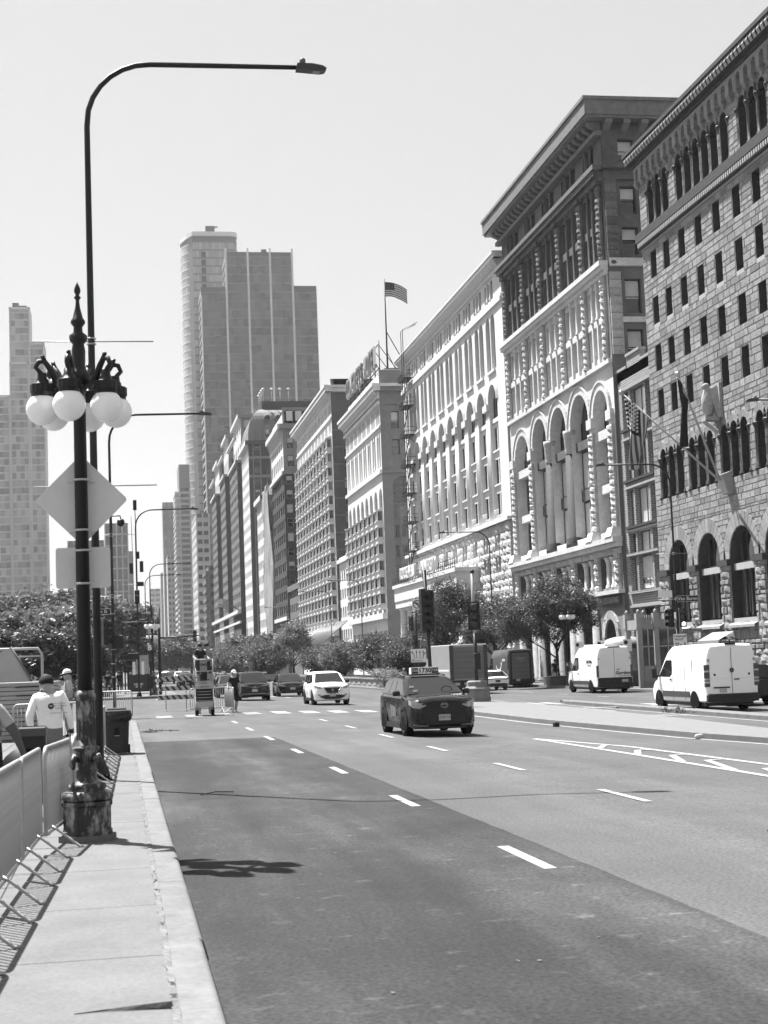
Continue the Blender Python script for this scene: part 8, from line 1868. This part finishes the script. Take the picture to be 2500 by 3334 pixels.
def trunk_mesh(rnd, h, r, spread, n=7, lean=0.0, top=None):
    t = MB(); P = [(0,0,-.1),(lean*.2,0,h*.3),(lean*.6+.04*h*rnd.uniform(-1,1),.02*h,h*.65),(lean,0,h)]; t.tube(P, [r*1.25, r, r*.85, r*.6], 9)
    for k in range(n):
        a = 2*math.pi*k/n+rnd.uniform(-.4,.4); z0 = h*rnd.uniform(.55,1.0); L = spread*rnd.uniform(.6,1.0); u = rnd.uniform(.6,1.3)
        c, s = math.cos(a), math.sin(a); B0 = Vector((lean*z0/h, 0, z0)); pts = [B0, B0+Vector((c*L*.35, s*L*.35, L*.35*u)), B0+Vector((c*L*.7, s*L*.7, L*.62*u)), B0+Vector((c*L, s*L, L*.95*u))]
        t.tube(pts, [r*.5, r*.35, r*.22, r*.08], 6)
        for q in range(2): a2 = a+rnd.uniform(-1,1); b0 = pts[1+q]; t.tube([b0, b0+Vector((math.cos(a2)*L*.4, math.sin(a2)*L*.4, L*.35))], [r*.2, r*.05], 5)
    return t
def tree(name, label, loc, h, r, spread, blobs, nclump, nleaf, size, csize, lm, seed, cat='tree', group=None, **k):
    rnd = random.Random(seed); o = thing(name, label, cat, loc, rnd.uniform(0, 6) if not k.get('fix') else 0, group)
    trunk_mesh(rnd, h, r, spread).build('trunk', BARK, o); crown(rnd, blobs, nclump, nleaf, size, csize).build('crown', lm, o); return o
# right pavement, locust like feathery crowns
tree('street_tree', 'leafy feathery tree in front of the arts building with a slim dark trunk', (31.5, 110.2, .2), 2.6, .13, 3.0, [(-2.4,0,4.6,2.2,2.4,1.7),(.3,0,5.6,2.6,2.6,1.9),(-.8,.6,3.9,2.5,2.2,1.2),(2.0,0,4.6,1.6,2.0,1.5),(-4.0,-.3,4.2,1.5,1.8,1.2)], 560, 70, .085, .50, LEAF, 5, fix=1)
tree('street_tree', 'taller leafy tree behind the box truck before the pale hall', (31.3, 148, -.3), 3.6, .18, 4.0, [(0,0,6.4,3.0,3.2,2.4),(-2.0,0,5.0,2.0,2.4,1.7),(1.8,0,7.4,2.2,2.4,2.0),(0,0,8.8,1.5,1.8,1.2),(-1.4,0,3.8,2.2,2.4,1.2)], 560, 70, .11, .62, LEAF, 6, fix=1)
tree('street_tree', 'darker leafy tree between the two feathery trees behind the parcel van', (31.3, 128, -.3), 3.2, .15, 3.2, [(0,0,5.4,2.6,2.6,1.9),(-1.4,0,4.4,1.8,2.0,1.2),(1.5,0,4.8,1.8,2.0,1.4)], 420, 64, .10, .55, LEAF, 7, fix=1)
tree('street_tree', 'single upright tree in front of the long bay hotel', (25.5, 232, -.3), 3.0, .2, 3, [(0,0,5.6,2.8,2.8,2.0),(.5,0,7.4,1.7,1.7,1.4),(-1.8,0,4.8,1.8,1.8,1.2)], 240, 34, .18, .8, LEAF3, 8, fix=1)
# median shrubs
rnd = random.Random(21)
def shrub(name, label, loc, blobs, lm, nclump, size=.12, cs=.5, seed=1, group=None):
    r = random.Random(seed); o = thing(name, label, 'shrub', loc, 0, group)
    t = MB()
    for k in range(7): a = r.uniform(0, 6.28); t.tube([(0,0,0),(math.cos(a)*.5,math.sin(a)*.5,.9),(math.cos(a)*1.0,math.sin(a)*1.0,1.9)], [.07,.05,.02], 6)
    t.build('stems', BARK, o); crown(r, blobs, int(nclump*1.5), 70, size*.85, cs).build('foliage', lm, o); return o
shrub('crabapple_shrub', 'big rounded shrub at the near end of the planter behind the white car', (22.8, 124, .5), [(0,0,1.9,2.0,2.6,1.4),(-.6,-1.5,1.5,1.5,1.8,1.1),(.9,1,2.5,1.5,1.8,1.0)], LEAF, 300, .10, .42, 31)
shrub('crabapple_shrub', 'large dark shrub in the middle of the near planter', (22.9, 140, .5), [(0,0,2.3,2.2,3.6,1.7),(-.5,-2.5,1.7,1.8,2.4,1.2),(.4,2.5,2.4,1.8,2.4,1.3)], LEAF, 320, .11, .5, 32)
shrub('crabapple_shrub', 'lighter shrub at the far end of the near planter', (22.6, 158, .5), [(0,0,2.0,2.2,4.0,1.5),(-.5,3.5,1.8,1.8,3,1.3)], LEAF2, 280, .12, .5, 33)
shrub('crabapple_shrub', 'last low shrub in the near planter', (22.6, 178, .5), [(0,0,1.9,2.0,6.0,1.5)], LEAF, 220, .13, .55, 34)
for i, (x, y, lab) in enumerate(((21.0, 121.0, 'pale blossoming flowers at the planter end behind the taxi'), (21.3, 128, 'low pale flowers along the planter edge'))):
    o = thing('flower_clump', lab, 'flowers', (x, y, .5)); crown(random.Random(40+i), [(0,0,.35,.8,2.2,.4)], 60, 26, .07, .25).build('leaves', LEAF3, o); crown(random.Random(50+i), [(0,0,.5,.8,2.0,.35)], 40, 16, .06, .2).build('blossoms', FLOW, o)
o = thing('flower_clump', 'low flowers in the step planter', 'flowers', (21.3, 116.6, .15)); crown(random.Random(44), [(0,0,.2,.5,1.3,.15)], 30, 26, .06, .2).build('leaves', FLOW, o)
for i, (x, y, s) in enumerate(((21.5, 228, 1.25), (21.5, 246, 1.2), (21.5, 268, 1.35), (21.0, 296, 1.3), (20.5, 330, 1.4))):
    shrub('median_shrub', ['dark rounded shrub in the farther planter behind the black saloon', 'second dark shrub in the farther planter', 'third dark shrub in the farther planter left of the crossover', 'shrub above the black crossover roof', 'shrub right of the lift platform'][i], (x, y, .4), [(0,0,2.2*s,2.6*s,4.5*s,1.8*s),(-.8,-2,1.6*s,2*s,3*s,1.2*s)], LEAF, 200, .17, .75, 60+i)
# park trees on the left
def big(label, x, y, s, lm, seed, h=6.0, sz=.30):
    r = random.Random(seed); bl = [(0,0,h+3.0*s,4.2*s,4.2*s,3.0*s)]
    for k in range(6): a = r.uniform(0, 6.28); d = r.uniform(2.2, 3.8)*s; bl.append((math.cos(a)*d, math.sin(a)*d, h+r.uniform(.4, 4.6)*s, r.uniform(1.8, 2.8)*s, r.uniform(1.8, 2.8)*s, r.uniform(1.3, 2.0)*s))
    return tree('park_tree', label, (x, y, .12), h, .35*s, 4.5*s, bl, 430, 44, sz*.95, 1.0*s, lm, seed, group=None)
big('dark park tree at the left frame edge rising to the tower base', -12.8, 150, .95, LEAF2, 71, 3.4)
big('tall dark park tree between the left edge tree and the round pale tree', -8.3, 175, 1.0, LEAF2, 72, 4.6, .32)
big('broad pale rounded park tree left of the big lamp post', -6.0, 138, .85, LEAF3, 73, 2.2)
big('dark park tree right behind the lamp post', -3.4, 190, 1.0, LEAF2, 74, 4.6, .32)
big('park tree at the street edge with open top beside the antenna pole', -.2, 205, .85, LEAF2, 75, 5.4)
big('lower dark park tree hanging over the far left pavement', 1.4, 215, .7, LEAF2, 76, 2.6)
big('park tree behind the tilted panel', -10.3, 128, .7, LEAF2, 77, 2.0)
for i, (x, y, s, lab) in enumerate(((-8.2, 118, .5, 'low park tree behind the pipe frame'), (-5.6, 116, .52, 'low park tree over the worker in the white cap'), (-3.4, 117, .5, 'low park tree behind the lamp post base'), (-11, 119, .5, 'low park tree at the left edge behind the tilted panel'))): big(lab, x, y, s, LEAF, 80+i, 2.0, .2)
hed = thing('park_hedge', 'dark clipped hedge under the low park trees', 'hedge', (-6, 112, .1)); crown(random.Random(90), [(0,0,.6,6,.8,.7)], 220, 34, .14, .4).build('foliage', LEAF, hed)
# trees far down the street on both sides
for i, (x, y, s, lab, lm) in enumerate(((8.0, 420, 1.1, 'distant tree above the traffic left of the lift', LEAF2), (14, 400, 1.2, 'distant tree behind the lift platform', LEAF2), (3.0, 470, 1.0, 'distant tree behind the far globe lamps', LEAF2), (27, 355, 1.0, 'distant street tree before the winged hotel', LEAF2), (20, 450, 1.1, 'distant median tree before the winged hotel', LEAF), (28, 300, .8, 'distant street tree right of the shrubs', LEAF2), (-2, 330, 1.1, 'distant park edge tree far left', LEAF))): big(lab, x, y, s, lm, 100+i, 2.5, .38)
wd = MB(); rr = random.Random(5)
for k in range(46): a = (rr.uniform(-160, -14), rr.uniform(230, 420)); 
blobs = [(rr.uniform(-150, -10), rr.uniform(215, 330), rr.uniform(3, 8), 9, 9, rr.uniform(3, 5)) for _ in range(34)]
c_ = crown(rr, blobs, 1300, 26, .5, 1.9); o = c_.build('park_wood', LEAF); o['kind'] = 'stuff'; o['label'] = 'dark mass of park trees in the distance'; o['category'] = 'trees'
# fallen sprig by the kerb
o = thing('fallen_sprig', 'small leafy sprig lying in the gutter near the bin', 'sprig', (.9, 50.5, .01)); t = MB(); t.tube([(-.4,0,.03),(.2,.2,.05),(.9,.1,.03)], .01, 5); t.build('stem', BARK, o); crown(random.Random(3), [(.2,.1,.05,.6,.25,.05)], 14, 8, .04, .12).build('leaves', LEAF, o)
o = thing('dead_leaves', 'small heap of dead leaves on the broken island kerb', 'leaves', (20.9, 57, gz(21)+.02)); crown(random.Random(4), [(0,0,.08,.35,1.6,.08)], 30, 12, .05, .12).build('leaves', LEAF, o)
